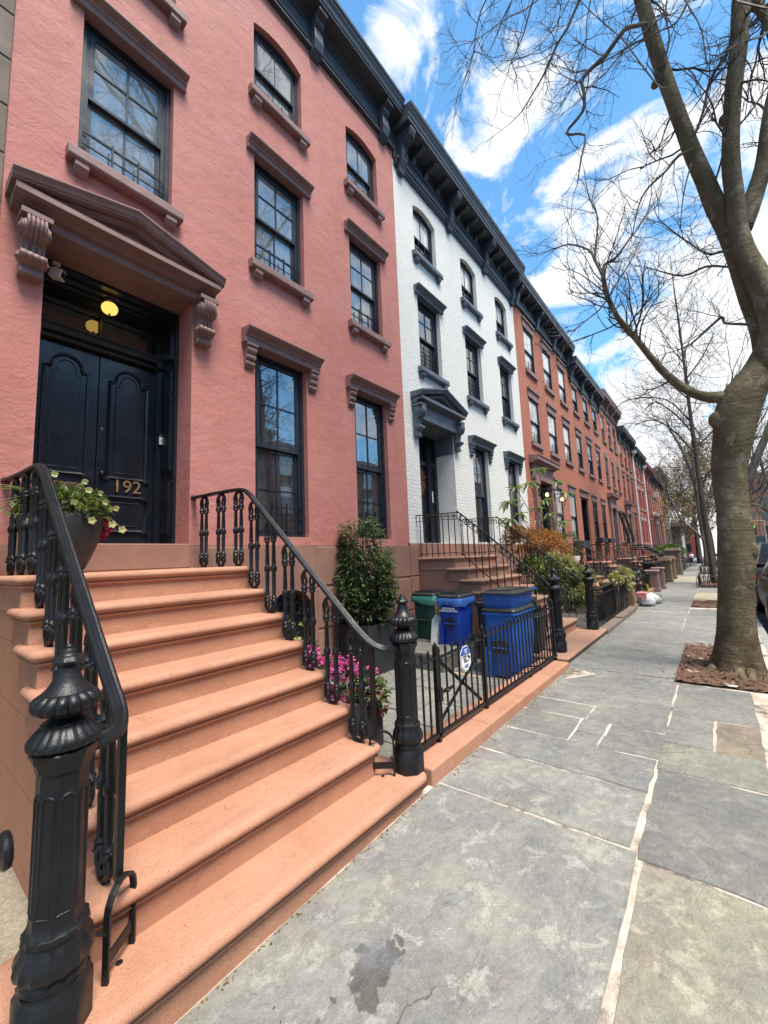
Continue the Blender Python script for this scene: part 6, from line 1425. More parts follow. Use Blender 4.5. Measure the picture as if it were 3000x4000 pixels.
# ------------------------------------------------------------------ planting in front of the white house and the next brick house
r = random.Random(51)
rb = thing('dry_shrub', (9.3, 3.3, 0), 'dry rust brown shrub behind the rails of the white house stoop', 'shrub')
lv = MB(); stm = MB()
for (x, y, z, a, b, c, n_) in ((8.6, 3.2, 1.76, .40, .4, .30, 900), (9.65, 3.1, 1.70, .52, .4, .34, 1200), (10.4, 3.0, 1.45, .32, .35, .26, 450)): bushy(lv, r, (x, y, z), (a, b, c), n_, .11, .030, zb=.6, shell=.2, clumps=18)
for k in range(40): a = r.uniform(0, 6.28); p = Vector((9.4+r.uniform(-.9, 1.1), 3.1+r.uniform(-.3, .3), .6)); stm.tube([p, p+Vector((.1*math.cos(a), .1*math.sin(a), .5)), p+Vector((.25*math.cos(a), .25*math.sin(a), 1.05))], .006, 4)
lv.build('leaves', M['leaf_rust'], rb); stm.build('stem', M['twig'], rb)
gs = thing('green_shrub', (9.4, 2.8, 0), 'leafy green and yellow shrub below the rust brown one beside the white stoop', 'shrub')
lv = MB(); ly = MB()
for (x, y, z, a, b, c, n_) in ((8.7, 2.9, 1.05, .45, .5, .45, 800), (9.5, 2.7, .80, .55, .5, .55, 1000), (10.3, 2.5, .68, .45, .4, .45, 700)): bushy(lv, r, (x, y, z), (a, b, c), n_, .10, .042, clumps=18)
for (x, y, z, a, b, c, n_) in ((9.2, 2.75, 1.22, .6, .4, .24, 520), (10.2, 2.5, .98, .4, .3, .2, 300), (8.6, 2.75, 1.25, .35, .3, .2, 200), (9.7, 2.35, .55, .4, .2, .3, 220)): bushy(ly, r, (x, y, z), (a, b, c), n_, .10, .036, zb=.2, clumps=12)
lv.build('leaves', M['leaf_mid'], gs); ly.build('yellow_leaves', M['leaf_yellow'], gs)
ms = thing('magnolia_sapling', (9.9, 2.95, 0), 'tall open sapling with big pale green leaves in front of the white house', 'sapling')
lv = MB(); stm = MB(); tips = [(2105, 1835), (2180, 1885), (2215, 1925), (2015, 1905), (1985, 1960), (2070, 1890), (2130, 1955), (2150, 2010), (2030, 2010), (2095, 1985), (2200, 2040), (1990, 2030)]
b0 = Vector((9.9, 2.95, .2)); b1 = Vector((9.85, 2.95, 1.95))
stm.tube(smooth_path([b0, (9.95, 2.95, 1.1), b1], 4), .016, 6)
for k, (px, py) in enumerate(tips):
    e = at(px, py, 1, 2.95 + r.uniform(-.35, .25)); s = b0.lerp(b1, r.uniform(.62, 1.0)); P = smooth_path([s, s.lerp(e, .5)+Vector((0, 0, -.05)), e], 4); stm.tube(P, [.009]*4+[.006]*5, 4)
    for j in range(11): a = 2*PI*j/11 + r.random(); leaf(lv, e, (math.cos(a), math.sin(a), r.uniform(-.6, .4)), r.uniform(.18, .28), r.uniform(.055, .075), droop=.35)
    for i in (4, 6): leaf(lv, P[i], rdir(r, .1), .15, .045, droop=.3)
lv.build('leaves', M['leaf_pale'], ms); stm.build('stem', M['bark_dark'], ms)
yv = thing('ivy', (10.8, 1.76, .2), 'yellow green ivy climbing over the far end of the iron fence', 'ivy')
lv = MB(); stm = MB()
for (x, z, a, c, n_) in ((10.0, .90, .30, .12, 160), (10.6, .93, .40, .15, 300), (11.1, .90, .35, .14, 240), (10.9, .60, .35, .2, 80)): bushy(lv, r, (x, 1.72, z), (a, .12, c), n_, .075, .04, clumps=10)
for k in range(26): x = r.uniform(9.7, 11.3); stm.tube(smooth_path([(x, 1.74, .2), (x+r.uniform(-.15, .15), 1.73, .5), (x+r.uniform(-.25, .25), 1.74, .85)], 3), .005, 4)
lv.build('leaves', M['leaf_yellow'], yv); stm.build('stem', M['twig'], yv)
for k, (x, y, lab) in enumerate(((12.95, 3.80, 'clipped boxwood in a white pot on the lantern house landing, the nearer one'), (13.85, 3.62, 'clipped boxwood in a white pot on the lantern house landing, the farther one'))):
    t_ = thing('potted_shrub', (x, y, 1.04), lab, 'potted shrub', 'potted boxwoods on the lantern house landing')
    q = MB(); q.lathe(x, y, [(.16, 1.042), (.24, 1.10), (.29, 1.27), (.30, 1.36), (.27, 1.36), (0, 1.33)], 24); q.build('pot', M['white_paint'], t_, smooth=.8)
    lv = MB(); bushy(lv, r, (x, y, 1.72), (.36, .36, .42), 1100, .045, .024, clumps=24); lv.build('leaves', M['leaf_dark'] if k == 0 else M['leaf_mid'], t_)
# two lit lanterns at the brownstone doorway
for x, lab in ((12.92, 'lit glass wall lantern on the near side of the brownstone doorway'), (14.50, 'lit glass wall lantern on the far side of the brownstone doorway')):
    t_ = thing('wall_lantern', (x, D-.13, 3.3), lab, 'lantern', 'lanterns at the brownstone doorway'); yl = D-.36
    q = MB(); q.box(x-.05, D-.15, 3.25, x+.05, D-.12, 3.50); q.tube([(x, D-.14, 3.45), (x, yl, 3.47)], .012, 5); q.lathe(x, yl, [(.075, 3.45), (.07, 3.475), (.02, 3.48)], 4, a0=PI/4)
    for i in range(4): a = PI/4+PI/2*i; q.tube([(x+.075*math.cos(a), yl+.075*math.sin(a), 3.45), (x+.14*math.cos(a), yl+.14*math.sin(a), 3.18)], .007, 4)
    q.tube([(x+.14*math.cos(PI/4+PI/2*i), yl+.14*math.sin(PI/4+PI/2*i), 3.18) for i in range(5)], .007, 4); q.build('frame', M['iron'], t_)
    q = MB(); q.ball((x, yl, 3.27), .05, 10, 7, 1.3); q.build('bulb', M['bulb'], t_)
# window boxes, black window cages
for x0, x1, lab in ((20.6, 21.75, 'narrow dark window box below the nearer window past the tall dark doorway'), (22.5, 23.6, 'narrow dark window box below the farther window past the tall dark doorway')):
    q = MB(); q.box(x0, D-.30, 1.86, x1, D-.075, 2.06); q.box(x0+.02, D-.28, 2.06, x1-.02, D-.1, 2.07); tag(q.build('window_box', M['pot_black'], bevel=.01), lab, 'window box', 'window boxes of the orange brick house')
q = MB(); q.box(16.75, D-.36, 1.62, 17.95, D-.06, 1.90); tag(q.build('window_box', M['pot_black'], bevel=.01), 'wide dark window box under the parlour window of the lantern house', 'window box')
for x0, x1, lab in ((26.4, 27.35, 'black slanted iron window cage on the nearer window by the columned doorway'), (28.05, 29.0, 'black slanted iron window cage on the farther window by the columned doorway')):
    q = MB()
    for i in range(8): x = lerp(x0, x1, i/7); q.tube([(x, D-.06, 3.75), (x, D-.42, 2.2), (x, D-.40, 1.9), (x, D-.02, 1.86)], .016, 4)
    for (y, z) in ((D-.14, 3.4), (D-.28, 2.8), (D-.42, 2.2), (D-.40, 1.9)): q.tube([(x0, y, z), (x1, y, z)], .018, 4)
    tag(q.build('window_cage', M['iron']), lab, 'window cage', 'black window cages')
# grocery bags with flowers left by the pier
for k, (x, y, s, mat_, lab) in enumerate(((12.55, 1.52, (.26, .20, .20), (.72, .74, .74), 'white plastic bag lying against the tan gate pier'), (13.15, 1.50, (.28, .20, .17), (.62, .70, .64), 'white and green plastic bag of plants beyond the other white bag'))):
    q = MB(); bagblob(q, (x, y, gz(x)+.02+s[2]*.6), s, 40+k, 1.0)
    tag(q.build('plastic_bag', FILM('bag_film', mat_), smooth=3.2), lab, 'bag', 'plastic bags on the pavement')
lv = MB(); bushy(lv, r, (13.25, 1.42, .16), (.30, .16, .10), 160, .07, .035); tag(lv.build('cut_greens', M['leaf_yellow']), 'heap of bright green cuttings spilling from the plastic bag', 'greenery')
q = MB(); q.add([(12.95, 1.5, .22), (13.02, 1.52, .22), (12.90, 1.56, .58), (12.88, 1.54, .60)], [(0,1,2,3)]); q.prism([(12.9, .2), (13.0, .22), (12.86, .58)], 1.5, 1.52, 'xz'); tag(q.build('yellow_wrapper', MAT('yellow_wrapper', (.75, .50, .04))), 'pointed yellow wrapper sticking up between the plastic bags', 'wrapper')
q = MB(); q.box(12.30, 1.50, .25, 12.62, 1.72, .40); tag(q.build('carton', MAT('red_carton', (.42, .06, .07), (.6, .3, .3), .6, 20), bevel=.01), 'small red carton on the white plastic bag by the tan pier', 'carton')
hz = thing('hedge', (30, 3.0, 0), 'loose green hedge beside the pavement at the far stoops', 'hedge')
lv = MB()
for (x, y, z, a, b, c, n_) in ((31.5, 2.6, 1.25, 1.3, .5, .35, 500), (35, 2.5, 1.30, 1.6, .5, .4, 500), (39, 2.4, 1.25, 1.8, .5, .4, 450)): bushy(lv, r, (x, y, z), (a, b, c), n_, .20, .09, clumps=20)
lv.build('leaves', M['leaf_mid'], hz)
q = MB(); q.box(20.2, 2.0, .05, 21.3, 2.5, .85); q.box(20.15, 1.95, .85, 21.35, 2.55, .92); tag(q.build('planter_box', M['iron'], bevel=.02), 'big dark planter behind the pointed sandy piers', 'planter')
lv = MB(); bushy(lv, r, (15.6, 2.1, .4), (.6, .25, .35), 350, .10, .04); tag(lv.build('evergreen_shrub', M['leaf_dark']), 'dark leafy shrub behind the plain fence near the tan wall', 'shrub')
# ------------------------------------------------------------------ trees
def pix(p):
    d = Vector(p) - EYE; k = FOC / d.dot(FWD); return (1500 + d.dot(RIG)*k, 2000 - d.dot(UPV)*k)
def limb(mb, pts_, X, n_=10, k=3, rough=0, seed=0, axis=0, lobes=None):
    # pts_: (px, py, half width in photo pixels); X: distance along the street, one value or one per point
    pts = [at(p[0], p[1], axis, X[i] if isinstance(X, (list, tuple)) else X) for i, p in enumerate(pts_)]; rad = []
    for i, p in enumerate(pts):
        t_ = pts[min(i+1, len(pts)-1)] - pts[max(i-1, 0)]; s = t_.cross(p-EYE).normalized(); e = .02
        a = pix(p); b = pix(p + s*e); c = pix(p + t_.normalized()*e); u = Vector((c[0]-a[0], c[1]-a[1])); u = u.normalized() if u.length > 1e-6 else Vector((0, 1))
        w_ = abs((b[0]-a[0])*u.y - (b[1]-a[1])*u.x); rad.append(pts_[i][2] * e / max(w_, 1e-4))
    P = smooth_path(pts, k); R_ = []
    for i in range(len(P)): j = i/k; a = int(j); b = min(a+1, len(rad)-1); R_.append(lerp(rad[a], rad[b], j-a))
    o = len(mb.v); mb.tube(P, R_, n_)
    if rough:
        rr = random.Random(seed)
        for i in range(o, len(mb.v)):
            q_ = min((i-o)//n_, len(P)-1); pi = P[q_]; v = Vector(mb.v[i]) - pi; a = math.atan2(v.y, v.x)
            f_ = 1 + rr.uniform(-rough, rough) + .035*math.sin(2*a+pi.z*2.1) + .03*math.sin(3*a-pi.z*3.7)
            if lobes: z_ = max(0, pi.z-lobes); f_ *= 1 + math.exp(-z_*5.5)*(.16 + .20*math.sin(5*a+.6) + .10*math.sin(8*a+2))
            mb.v[i] = tuple(pi + v*f_)
    return P, R_
def sprout(mb, r, P, R_, a, b, num, L, lvl=2, up=.05, bias=(0, 0, 0), spread=.75, ends=None, side=1.0):
    for _ in range(num):
        i = min(len(P)-2, max(0, int(lerp(a, b, r.random())*(len(P)-1)))); d = (P[i+1]-P[i]).normalized()
        v = (d*.5 + rdir(r)*side + Vector(bias)).normalized()
        twig(mb, r, P[i], v, L*r.uniform(.6, 1.15), min(.016, max(.005, R_[i]*.4)), lvl, .30, up, ends, (3, 5), spread)
r = random.Random(101)
pt_ = thing('plane_tree', (6.4, 0, .03), 'big mottled plane tree in the near bark mulch pit, its limbs reaching over the pavement', 'tree')
tk = MB()
P0, R0_ = limb(tk, [(2888, 2660, 112), (2885, 2600, 100), (2880, 2480, 84), (2876, 2330, 75), (2876, 2150, 78), (2862, 1990, 66), (2850, 1850, 68), (2864, 1710, 80), (2876, 1620, 90), (2900, 1550, 84), (2938, 1490, 71), (2970, 1430, 63), (2992, 1370, 54), (2998, 1330, 40)], [6.40, 6.4, 6.4, 6.4, 6.4, 6.4, 6.4, 6.4, 6.42, 6.43, 6.45, 6.48, 6.5, 6.5], 36, 5, .010, 1, lobes=.02)
PA, RA = limb(tk, [(2985, 1400, 46), (2980, 1330, 48), (2962, 1260, 47), (2930, 1170, 48), (2893, 1050, 47), (2853, 920, 50), (2795, 800, 47), (2752, 700, 43), (2706, 600, 41), (2660, 480, 38), (2618, 360, 36), (2568, 210, 35), (2505, 0, 31), (2450, -180, 26), (2390, -360, 20)], [6.52, 6.55, 6.55, 6.5, 6.45, 6.4, 6.3, 6.2, 6.1, 6.0, 5.9, 5.8, 5.7, 5.6, 5.5], 18, 3, .012, 2)
PB, RB = limb(tk, [(2985, 1440, 60), (3004, 1370, 62), (3022, 1280, 60), (2990, 1150, 60), (2940, 1050, 56), (2908, 985, 50), (2884, 900, 42), (2872, 780, 40), (2856, 640, 39), (2856, 480, 36), (2866, 330, 36), (2884, 200, 36), (2897, 0, 38), (2905, -150, 30), (2900, -350, 22)], [6.45, 6.42, 6.4, 6.35, 6.3, 6.28, 6.25, 6.2, 6.15, 6.1, 6.05, 6.0, 5.95, 5.9, 5.9], 18, 3, .012, 3)
PC, RC = limb(tk, [(2905, 900, 30), (2925, 830, 36), (2948, 760, 36), (2985, 640, 36), (3008, 450, 33), (3040, 300, 30), (3080, 120, 28), (3120, -80, 22)], [6.3, 6.35, 6.4, 6.4, 6.4, 6.45, 6.5, 6.5], 14, 3, .012, 4)
PD, RD = limb(tk, [(2885, 60, 20), (2930, 15, 34), (2968, 30, 32), (3000, 90, 26), (3030, 180, 22), (3080, 320, 16)], 6.15, 10, 3)
PE, RE = limb(tk, [(2868, 1558, 32.6), (2815, 1552, 24.4), (2755, 1550, 20.0), (2690, 1528, 18.5), (2630, 1485, 17.0), (2580, 1438, 16.3), (2530, 1380, 14.8), (2488, 1326, 14.1), (2450, 1285, 13.3), (2414, 1242, 11.8), (2390, 1195, 11.1), (2370, 1150, 10.4), (2355, 1078, 8.9)], [6.4, 6.35, 6.3, 6.2, 6.1, 6.0, 5.9, 5.8, 5.7, 5.6, 5.5, 5.45, 5.4], 14, 3, .015, 5)
# knot, broken stub, root flare
tk.ball(tuple(at(2560, 330, 0, 5.82) + Vector((0, 0, 0))), .05, 8, 6); tk.ball(tuple(at(2828, 470, 0, 6.08)), .055, 10, 7, 1.4); tk.ball(tuple(at(2806, 1640, 0, 6.36)), .10, 12, 8, 1.1); tk.ball(tuple(at(2926, 2150, 0, 6.36)), .085, 12, 8, 1.5)
for k in range(7):
    a = PI*.45 + 2*PI*k/7; L = r.uniform(.34, .5); ca, sa = math.cos(a), math.sin(a); P = [(6.40+.20*ca, .02+.20*sa, .09), (6.40+.30*ca, .02+.30*sa, .045), (6.40+L*ca, .02+L*sa, .03), (6.40+(L+.14)*ca, .02+(L+.14)*sa, .0)]
    tk.tube(smooth_path(P, 3), [.050, .046, .042, .038, .034, .030, .026, .022, .018, .012], 8)
for pts in ([(6.25, -.10, .10), (5.98, .0, .065), (5.92, .18, .05), (5.95, .38, .045), (6.05, .46, .03)], [(6.15, -.15, .1), (5.95, -.16, .055), (5.80, -.26, .04), (5.7, -.4, .02)], [(6.2, -.05, .10), (5.9, -.08, .06), (5.72, -.06, .045), (5.58, .0, .02)]):
    tk.tube(smooth_path(pts, 4), [.06, .052, .047, .043, .040, .036, .034, .032, .030, .028, .026, .022, .020, .016, .014, .012, .01][:len(smooth_path(pts, 4))], 8)
trunk = tk.build('trunk', M['bark'], pt_, smooth=3.2)
tw = MB()
SEC = [([(2530, 92, 8.8), (2483, 101, 10.2), (2436, 119, 9.5), (2364, 217, 8.8), (2277, 304, 7.5), (2281, 362, 6.8), (2277, 434, 6.1), (2212, 521, 5.4), (2285, 528, 4.8), (2270, 620, 3.4), (2255, 720, 2.0)], 5.5),
       ([(2602, 345, 4.1), (2570, 333, 4.8), (2500, 245, 4.1), (2436, 159, 3.4), (2370, 100, 3.4), (2306, 43, 2.7), (2240, -30, 2.0)], 5.6),
       ([(2300, -80, 6.1), (2263, 0, 5.4), (2215, 110, 4.8), (2176, 174, 4.8), (2133, 275, 3.4), (2075, 376, 2.7), (2039, 434, 2.0)], 5.0),
       ([(2680, 545, 4.8), (2715, 521, 5.4), (2747, 434, 5.4), (2776, 311, 6.1), (2841, 210, 6.8)], 6.0),
       ([(2710, 585, 4.1), (2653, 608, 4.8), (2596, 673, 4.1), (2523, 745, 3.4), (2490, 820, 2.7), (2473, 904, 2.0)], 5.95),
       ([(2875, 975, 4.1), (2813, 984, 5.4), (2762, 991, 4.8), (2668, 933, 4.1), (2600, 880, 2.7), (2567, 846, 2.0)], 6.25),
       ([(2890, 1050, 4.1), (2834, 1042, 4.8), (2755, 1042, 4.8), (2668, 1078, 4.1), (2567, 1056, 2.7), (2520, 1040, 1.4)], 6.3),
       ([(2970, 1275, 5.4), (2914, 1267, 6.1), (2831, 1262, 5.4), (2822, 1237, 5.4), (2762, 1287, 4.8), (2697, 1345, 3.4), (2640, 1370, 2.0)], 6.4),
       ([(2110, -60, 3.4), (2082, 0, 3.4), (2046, 130, 2.7), (2017, 200, 2.0), (1990, 260, 1.4)], 4.7),
       ([(1930, -60, 3.4), (1880, 40, 2.7), (1860, 120, 2.7), (1850, 200, 2.0), (1820, 300, 1.4)], 4.3),
       ([(2355, 1078, 7.5), (2321, 1013, 6.1), (2299, 976, 4.8), (2220, 955, 3.4), (2133, 984, 2.0)], 5.4),
       ([(2355, 1085, 6.8), (2361, 1034, 5.4), (2400, 1013, 4.8), (2440, 960, 3.4), (2480, 904, 2.0)], 5.4),
       ([(2325, 1020, 5.4), (2328, 962, 4.1), (2335, 853, 3.4), (2315, 805, 2.7), (2299, 767, 2.0)], 5.4),
       ([(2590, 260, 4.8), (2615, 150, 4.1), (2600, 60, 4.1), (2610, -40, 2.7)], 5.75),
       ([(2875, 500, 4.1), (2930, 440, 3.4), (2990, 350, 2.7), (3040, 280, 2.0)], 6.1),
       ([(2420, 1250, 4.1), (2380, 1235, 3.4), (2395, 1200, 2.0)], 5.6),
       ([(2700, 640, 3.4), (2670, 760, 2.7), (2660, 900, 2.0), (2690, 960, 1.4)], 6.0),
       ([(2760, 250, 4.1), (2740, 120, 3.4), (2700, 40, 3.4), (2640, -50, 2.7)], 5.9), ([(2690, 0, 4.1), (2640, 90, 3.4), (2560, 130, 2.7), (2470, 190, 2.0)], 5.6)]
for i, (px, X) in enumerate(SEC):
    br = MB(); P, R_ = limb(br, px, X, 6, 3); br.build('branch', M['bark_grey'], pt_, smooth=3.2)
    sprout(tw, r, P, R_, .25, 1, 11 if len(px) > 4 else 6, .62, 2, .04, side=.9)
    twig(tw, r, P[-1], (P[-1]-P[-2]), .5, R_[-1], 2, .25, .03)
sprout(tw, r, PE, RE, .55, 1, 16, .8, 2, .12); sprout(tw, r, PE, RE, .25, .7, 6, .5, 1, .15)
sprout(tw, r, PA, RA, .55, 1, 10, .8, 2, .1, (0, .2, 0)); sprout(tw, r, PB, RB, .6, 1, 9, .8, 2, .1); sprout(tw, r, PC, RC, .2, 1, 9, .8, 2, .1); sprout(tw, r, PD, RD, .4, 1, 5, .8, 2, 0)
for k, (ex, ey, ez) in enumerate(((3.0, .6, 12.0), (2.2, -.8, 12.6), (4.2, 1.6, 12.8), (3.6, -2.0, 12.2), (5.0, .2, 13.5), (1.6, 1.0, 12.0), (6.6, -2.5, 12.5), (8.0, 1.5, 13))):   # the high crown over the pavement
    br = MB(); s = PA[-1] if k % 2 == 0 else PB[-1]; e = Vector((ex, ey, ez)); P = smooth_path([s, s.lerp(e, .5) + Vector((0, 0, .5)), e], 5); R_ = [.06*(1-.7*i/len(P)) for i in range(len(P))]; br.tube(P, R_, 6); br.build('branch', M['bark_grey'], pt_, smooth=3.2)
    sprout(tw, r, P, R_, .3, 1, 16, 1.4, 2, .12, side=.9)
for k in range(8):      # high branches crossing the top of the view
    a = at(r.uniform(2000, 3000), r.uniform(-250, 60), 0, r.uniform(4.8, 6.3)); twig(tw, r, a, (r.uniform(-.4, .1), r.uniform(-.2, .7), r.uniform(-.8, .1)), r.uniform(.9, 1.5), .012, 3, .28, -.02)
tw.build('crown', M['twig'], pt_)

t2 = thing('street_tree', (20.4, .23, .04), 'slender dark street tree leaning left inside the nearest hooped iron guard', 'tree')
tk = MB(); tw = MB()
P2, R2 = limb(tk, [(2800, 2300, 15.6), (2790, 2262, 13.5), (2770, 2130, 12.5), (2748, 1995, 12.0), (2733, 1880, 10.9), (2718, 1763, 9.9), (2702, 1660, 8.8), (2690, 1564, 7.3), (2670, 1400, 5.7), (2650, 1250, 4.2), (2632, 1120, 2.6), (2618, 1000, 0.8)], 20.4, 12, 3, .02)
for px in ([(2712, 1700, 4.2), (2640, 1620, 3.6), (2560, 1570, 2.6), (2520, 1600, 1.6)], [(2720, 1780, 4.7), (2650, 1700, 3.6), (2560, 1640, 2.6), (2480, 1660, 1.6)], [(2735, 1900, 4.2), (2800, 1800, 3.1), (2840, 1700, 2.1)], [(2690, 1560, 3.6), (2620, 1500, 2.6), (2560, 1440, 2.1)], [(2680, 1480, 3.6), (2740, 1400, 2.6), (2790, 1300, 2.1)], [(2735, 1868, 4.2), (2790, 1850, 3.1), (2850, 1790, 2.1)], [(2716, 1745, 4.2), (2780, 1690, 3.1), (2830, 1600, 1.6)], [(2672, 1420, 3.1), (2600, 1330, 2.1), (2560, 1240, 1.6)], [(2700, 1650, 3.6), (2600, 1560, 2.6), (2460, 1560, 2.1), (2400, 1600, 1.0)]):
    P, R_ = limb(tk, px, 20.4 + r.uniform(-.6, .6), 6, 3); sprout(tw, r, P, R_, .2, 1, 15, 1.7, 2, .06, side=.9)
sprout(tw, r, P2, R2, .55, 1, 34, 2.2, 2, .1)
tk.build('trunk', M['bark_dark'], t2, smooth=3.2); tw.build('crown', M['twig'], t2)

t3 = thing('street_tree', (33, .5, .04), 'pale barked street tree with low spreading limbs, behind the slender leaning one', 'tree')
tk = MB(); tw = MB()
P3, R3 = limb(tk, [(2762, 2210, 13.5), (2758, 2150, 10.9), (2748, 2090, 10.4), (2738, 2030, 9.9), (2728, 1960, 9.4), (2718, 1900, 8.3), (2700, 1845, 7.8), (2680, 1790, 6.8), (2650, 1730, 5.7), (2625, 1690, 4.7), (2600, 1640, 3.6)], 33, 12, 3, .03)
for px in ([(2750, 2110, 5.7), (2710, 2070, 5.2), (2665, 2035, 4.7), (2640, 1990, 4.7), (2620, 1955, 4.2), (2605, 1925, 3.1), (2600, 1895, 2.6), (2612, 1870, 2.1)], [(2640, 1995, 3.6), (2645, 1945, 3.1), (2660, 1910, 2.6), (2680, 1870, 2.1)], [(2720, 1980, 4.2), (2690, 1955, 3.6), (2665, 1935, 3.1), (2645, 1925, 2.1)], [(2722, 1930, 5.2), (2712, 1850, 4.2), (2705, 1790, 3.1), (2700, 1720, 2.1)], [(2735, 2010, 4.7), (2770, 1930, 3.6), (2790, 1850, 2.6), (2800, 1760, 2.1)], [(2605, 1925, 2.6), (2580, 1880, 2.1), (2570, 1830, 2.1), (2590, 1790, 1.6)], [(2700, 1845, 4.2), (2720, 1760, 3.1), (2740, 1680, 2.1)]):
    P, R_ = limb(tk, px, 33 + r.uniform(-1, 1), 6, 3); sprout(tw, r, P, R_, .3, 1, 12, 2.4, 2, .08, side=.9)
sprout(tw, r, P3, R3, .5, 1, 26, 3.0, 2, .1)
tk.build('trunk', M['bark_grey'], t3, smooth=3.2); tw.build('crown', M['twig'], t3)

t4 = thing('plane_tree', (13.3, .2, .04), 'plane tree half hidden behind the big near one, its pale limb forking to the right', 'tree')
tk = MB(); tw = MB()
P4, R4 = limb(tk, [(2862, 2420, 34.1), (2852, 2360, 24.2), (2855, 2250, 18.7), (2868, 2100, 16.5), (2890, 1980, 16.5), (2925, 1880, 17.6), (2950, 1800, 18.2), (2985, 1720, 16.5), (3030, 1600, 14.3), (3080, 1450, 11.0)], 13.3, 14, 3, .02)
P5, R5 = limb(tk, [(2875, 2060, 11.0), (2860, 1900, 9.9), (2850, 1700, 8.2), (2840, 1500, 6.6)], 13.3, 8, 3)
for px in ([(2960, 1760, 6.6), (2985, 1850, 5.5), (3010, 1900, 4.4)], [(2930, 1970, 5.0), (2965, 1975, 4.4), (3005, 2000, 3.3)], [(2960, 1890, 4.4), (2990, 1830, 3.9), (3030, 1800, 2.8)]):
    P, R_ = limb(tk, px, 13.3, 6, 3); sprout(tw, r, P, R_, .2, 1, 8, 1.2, 2, .05)
sprout(tw, r, P4, R4, .6, 1, 16, 1.6, 2, .1); sprout(tw, r, P5, R5, .4, 1, 14, 2.0, 2, .1)
tk.build('trunk', M['bark_grey'], t4, smooth=3.2); tw.build('crown', M['twig'], t4)
def far_tree(x, y, h, label, seed, crown='bud', spread=1.0, kids=7):
    r = random.Random(seed); z = gz(x); t_ = thing('street_tree', (x, y, z), label, 'tree', 'bare trees further down the street')
    tk = MB(); tw = MB(); ends = []; lv = MB()
    P = smooth_path([(x, y, z), (x+r.uniform(-.3, .3), y, z+h*.25), (x+r.uniform(-.5, .5), y+r.uniform(-.4, .4), z+h*.5), (x+r.uniform(-.8, .8), y+r.uniform(-.6, .6), z+h*.8)], 4)
    R_ = [.24*(1-.8*i/len(P))*h/10 for i in range(len(P))]; tk.tube(P, R_, 8)
    for k in range(kids):
        i = r.randint(4, len(P)-1); d = Vector((r.gauss(0, 1), r.gauss(0, 1), .7)).normalized(); Q = smooth_path([P[i], P[i]+d*h*.15*spread, P[i]+d*h*.32*spread+Vector((0, 0, .08*h))], 3); q_ = [.05*h/10*(1-.6*j/len(Q)) for j in range(len(Q))]; tk.tube(Q, q_, 5)
        sprout(tw, r, Q, q_, .2, 1, 12, h*.17, 2, .1, ends=ends, side=.9)
    tk.build('trunk', M['bark_dark'], t_, smooth=3.2); tw.build('crown', M['twig'], t_)
    if crown == 'bud':
        for p, d in ends:
            for _ in range(3): leaf(lv, p+rdir(r)*.12, rdir(r), .22, .12)
        lv.build('buds', M['bud'], t_)
for a in ((45, .35, 10, 'yellowish budding tree beyond the pale barked street tree', 5), (58, 1.6, 12, 'yellow budding tree behind the farthest gate piers', 6), (72, 5.2, 13, 'broad yellow budding tree near the utility poles', 7), (92, 4.5, 15, 'tall yellow budding tree past the end of the terrace', 8), (95, 9.5, 14, 'yellow budding tree left of the utility poles, behind the corner shop', 9)): far_tree(*a)
far_tree(60, -5.8, 11, 'bare tree on the far side of the street in front of the tall orange building', 12, 'bare'); far_tree(30, -1.2, 9, 'bare tree just right of the big plane trunk, down the kerb', 13, 'bare', .8)
far_tree(9.5, -10.4, 11, 'bare tree on the opposite pavement facing the white house', 14, 'bare'); far_tree(1.5, -10.6, 12, 'bare tree on the opposite pavement facing the pink house', 15, 'bare')
# hooped iron guards round the tree pits
def guard(x0, x1, y0, y1, label):
    z = gz(x0); t_ = thing('tree_guard', (x0, y0, z), label, 'tree guard', 'hooped iron tree guards'); q = MB()
    def run(a, b):
        L = math.hypot(b[0]-a[0], b[1]-a[1]); k = max(2, round(L/.17))
        for i in range(k):
            s, e = i/k, (i+1.35)/k; c = [lerp(a[0], b[0], (s+e)/2), lerp(a[1], b[1], (s+e)/2)]; hx, hy = (b[0]-a[0])*(e-s)/2, (b[1]-a[1])*(e-s)/2
            q.tube([(c[0]-hx, c[1]-hy, z)] + [(c[0]-hx*math.cos(PI*j/8), c[1]-hy*math.cos(PI*j/8), z+.30+.12*math.sin(PI*j/8)) for j in range(9)] + [(c[0]+hx, c[1]+hy, z)], .012, 5)
        q.tube([(a[0], a[1], z+.08), (b[0], b[1], z+.08)], .014, 5)
    run((x0, y0), (x0, y1)); run((x0, y1), (x1, y1)); run((x1, y0), (x1, y1)); q.build('hoops', M['iron'], t_)
    q = MB(); q.box(x0+.03, y0, z-.05, x1-.03, y1-.03, z+.05); q.build('soil', M['mulch'], t_)
guard(18.6, 20.9, -.15, .63, 'black hooped iron guard round the foot of the slender leaning tree'); guard(27.6, 29.3, -.1, .78, 'black hooped iron guard, second along the kerb'); guard(40.0, 42.2, -.1, 1.0, 'black hooped iron guard, farthest along the kerb')

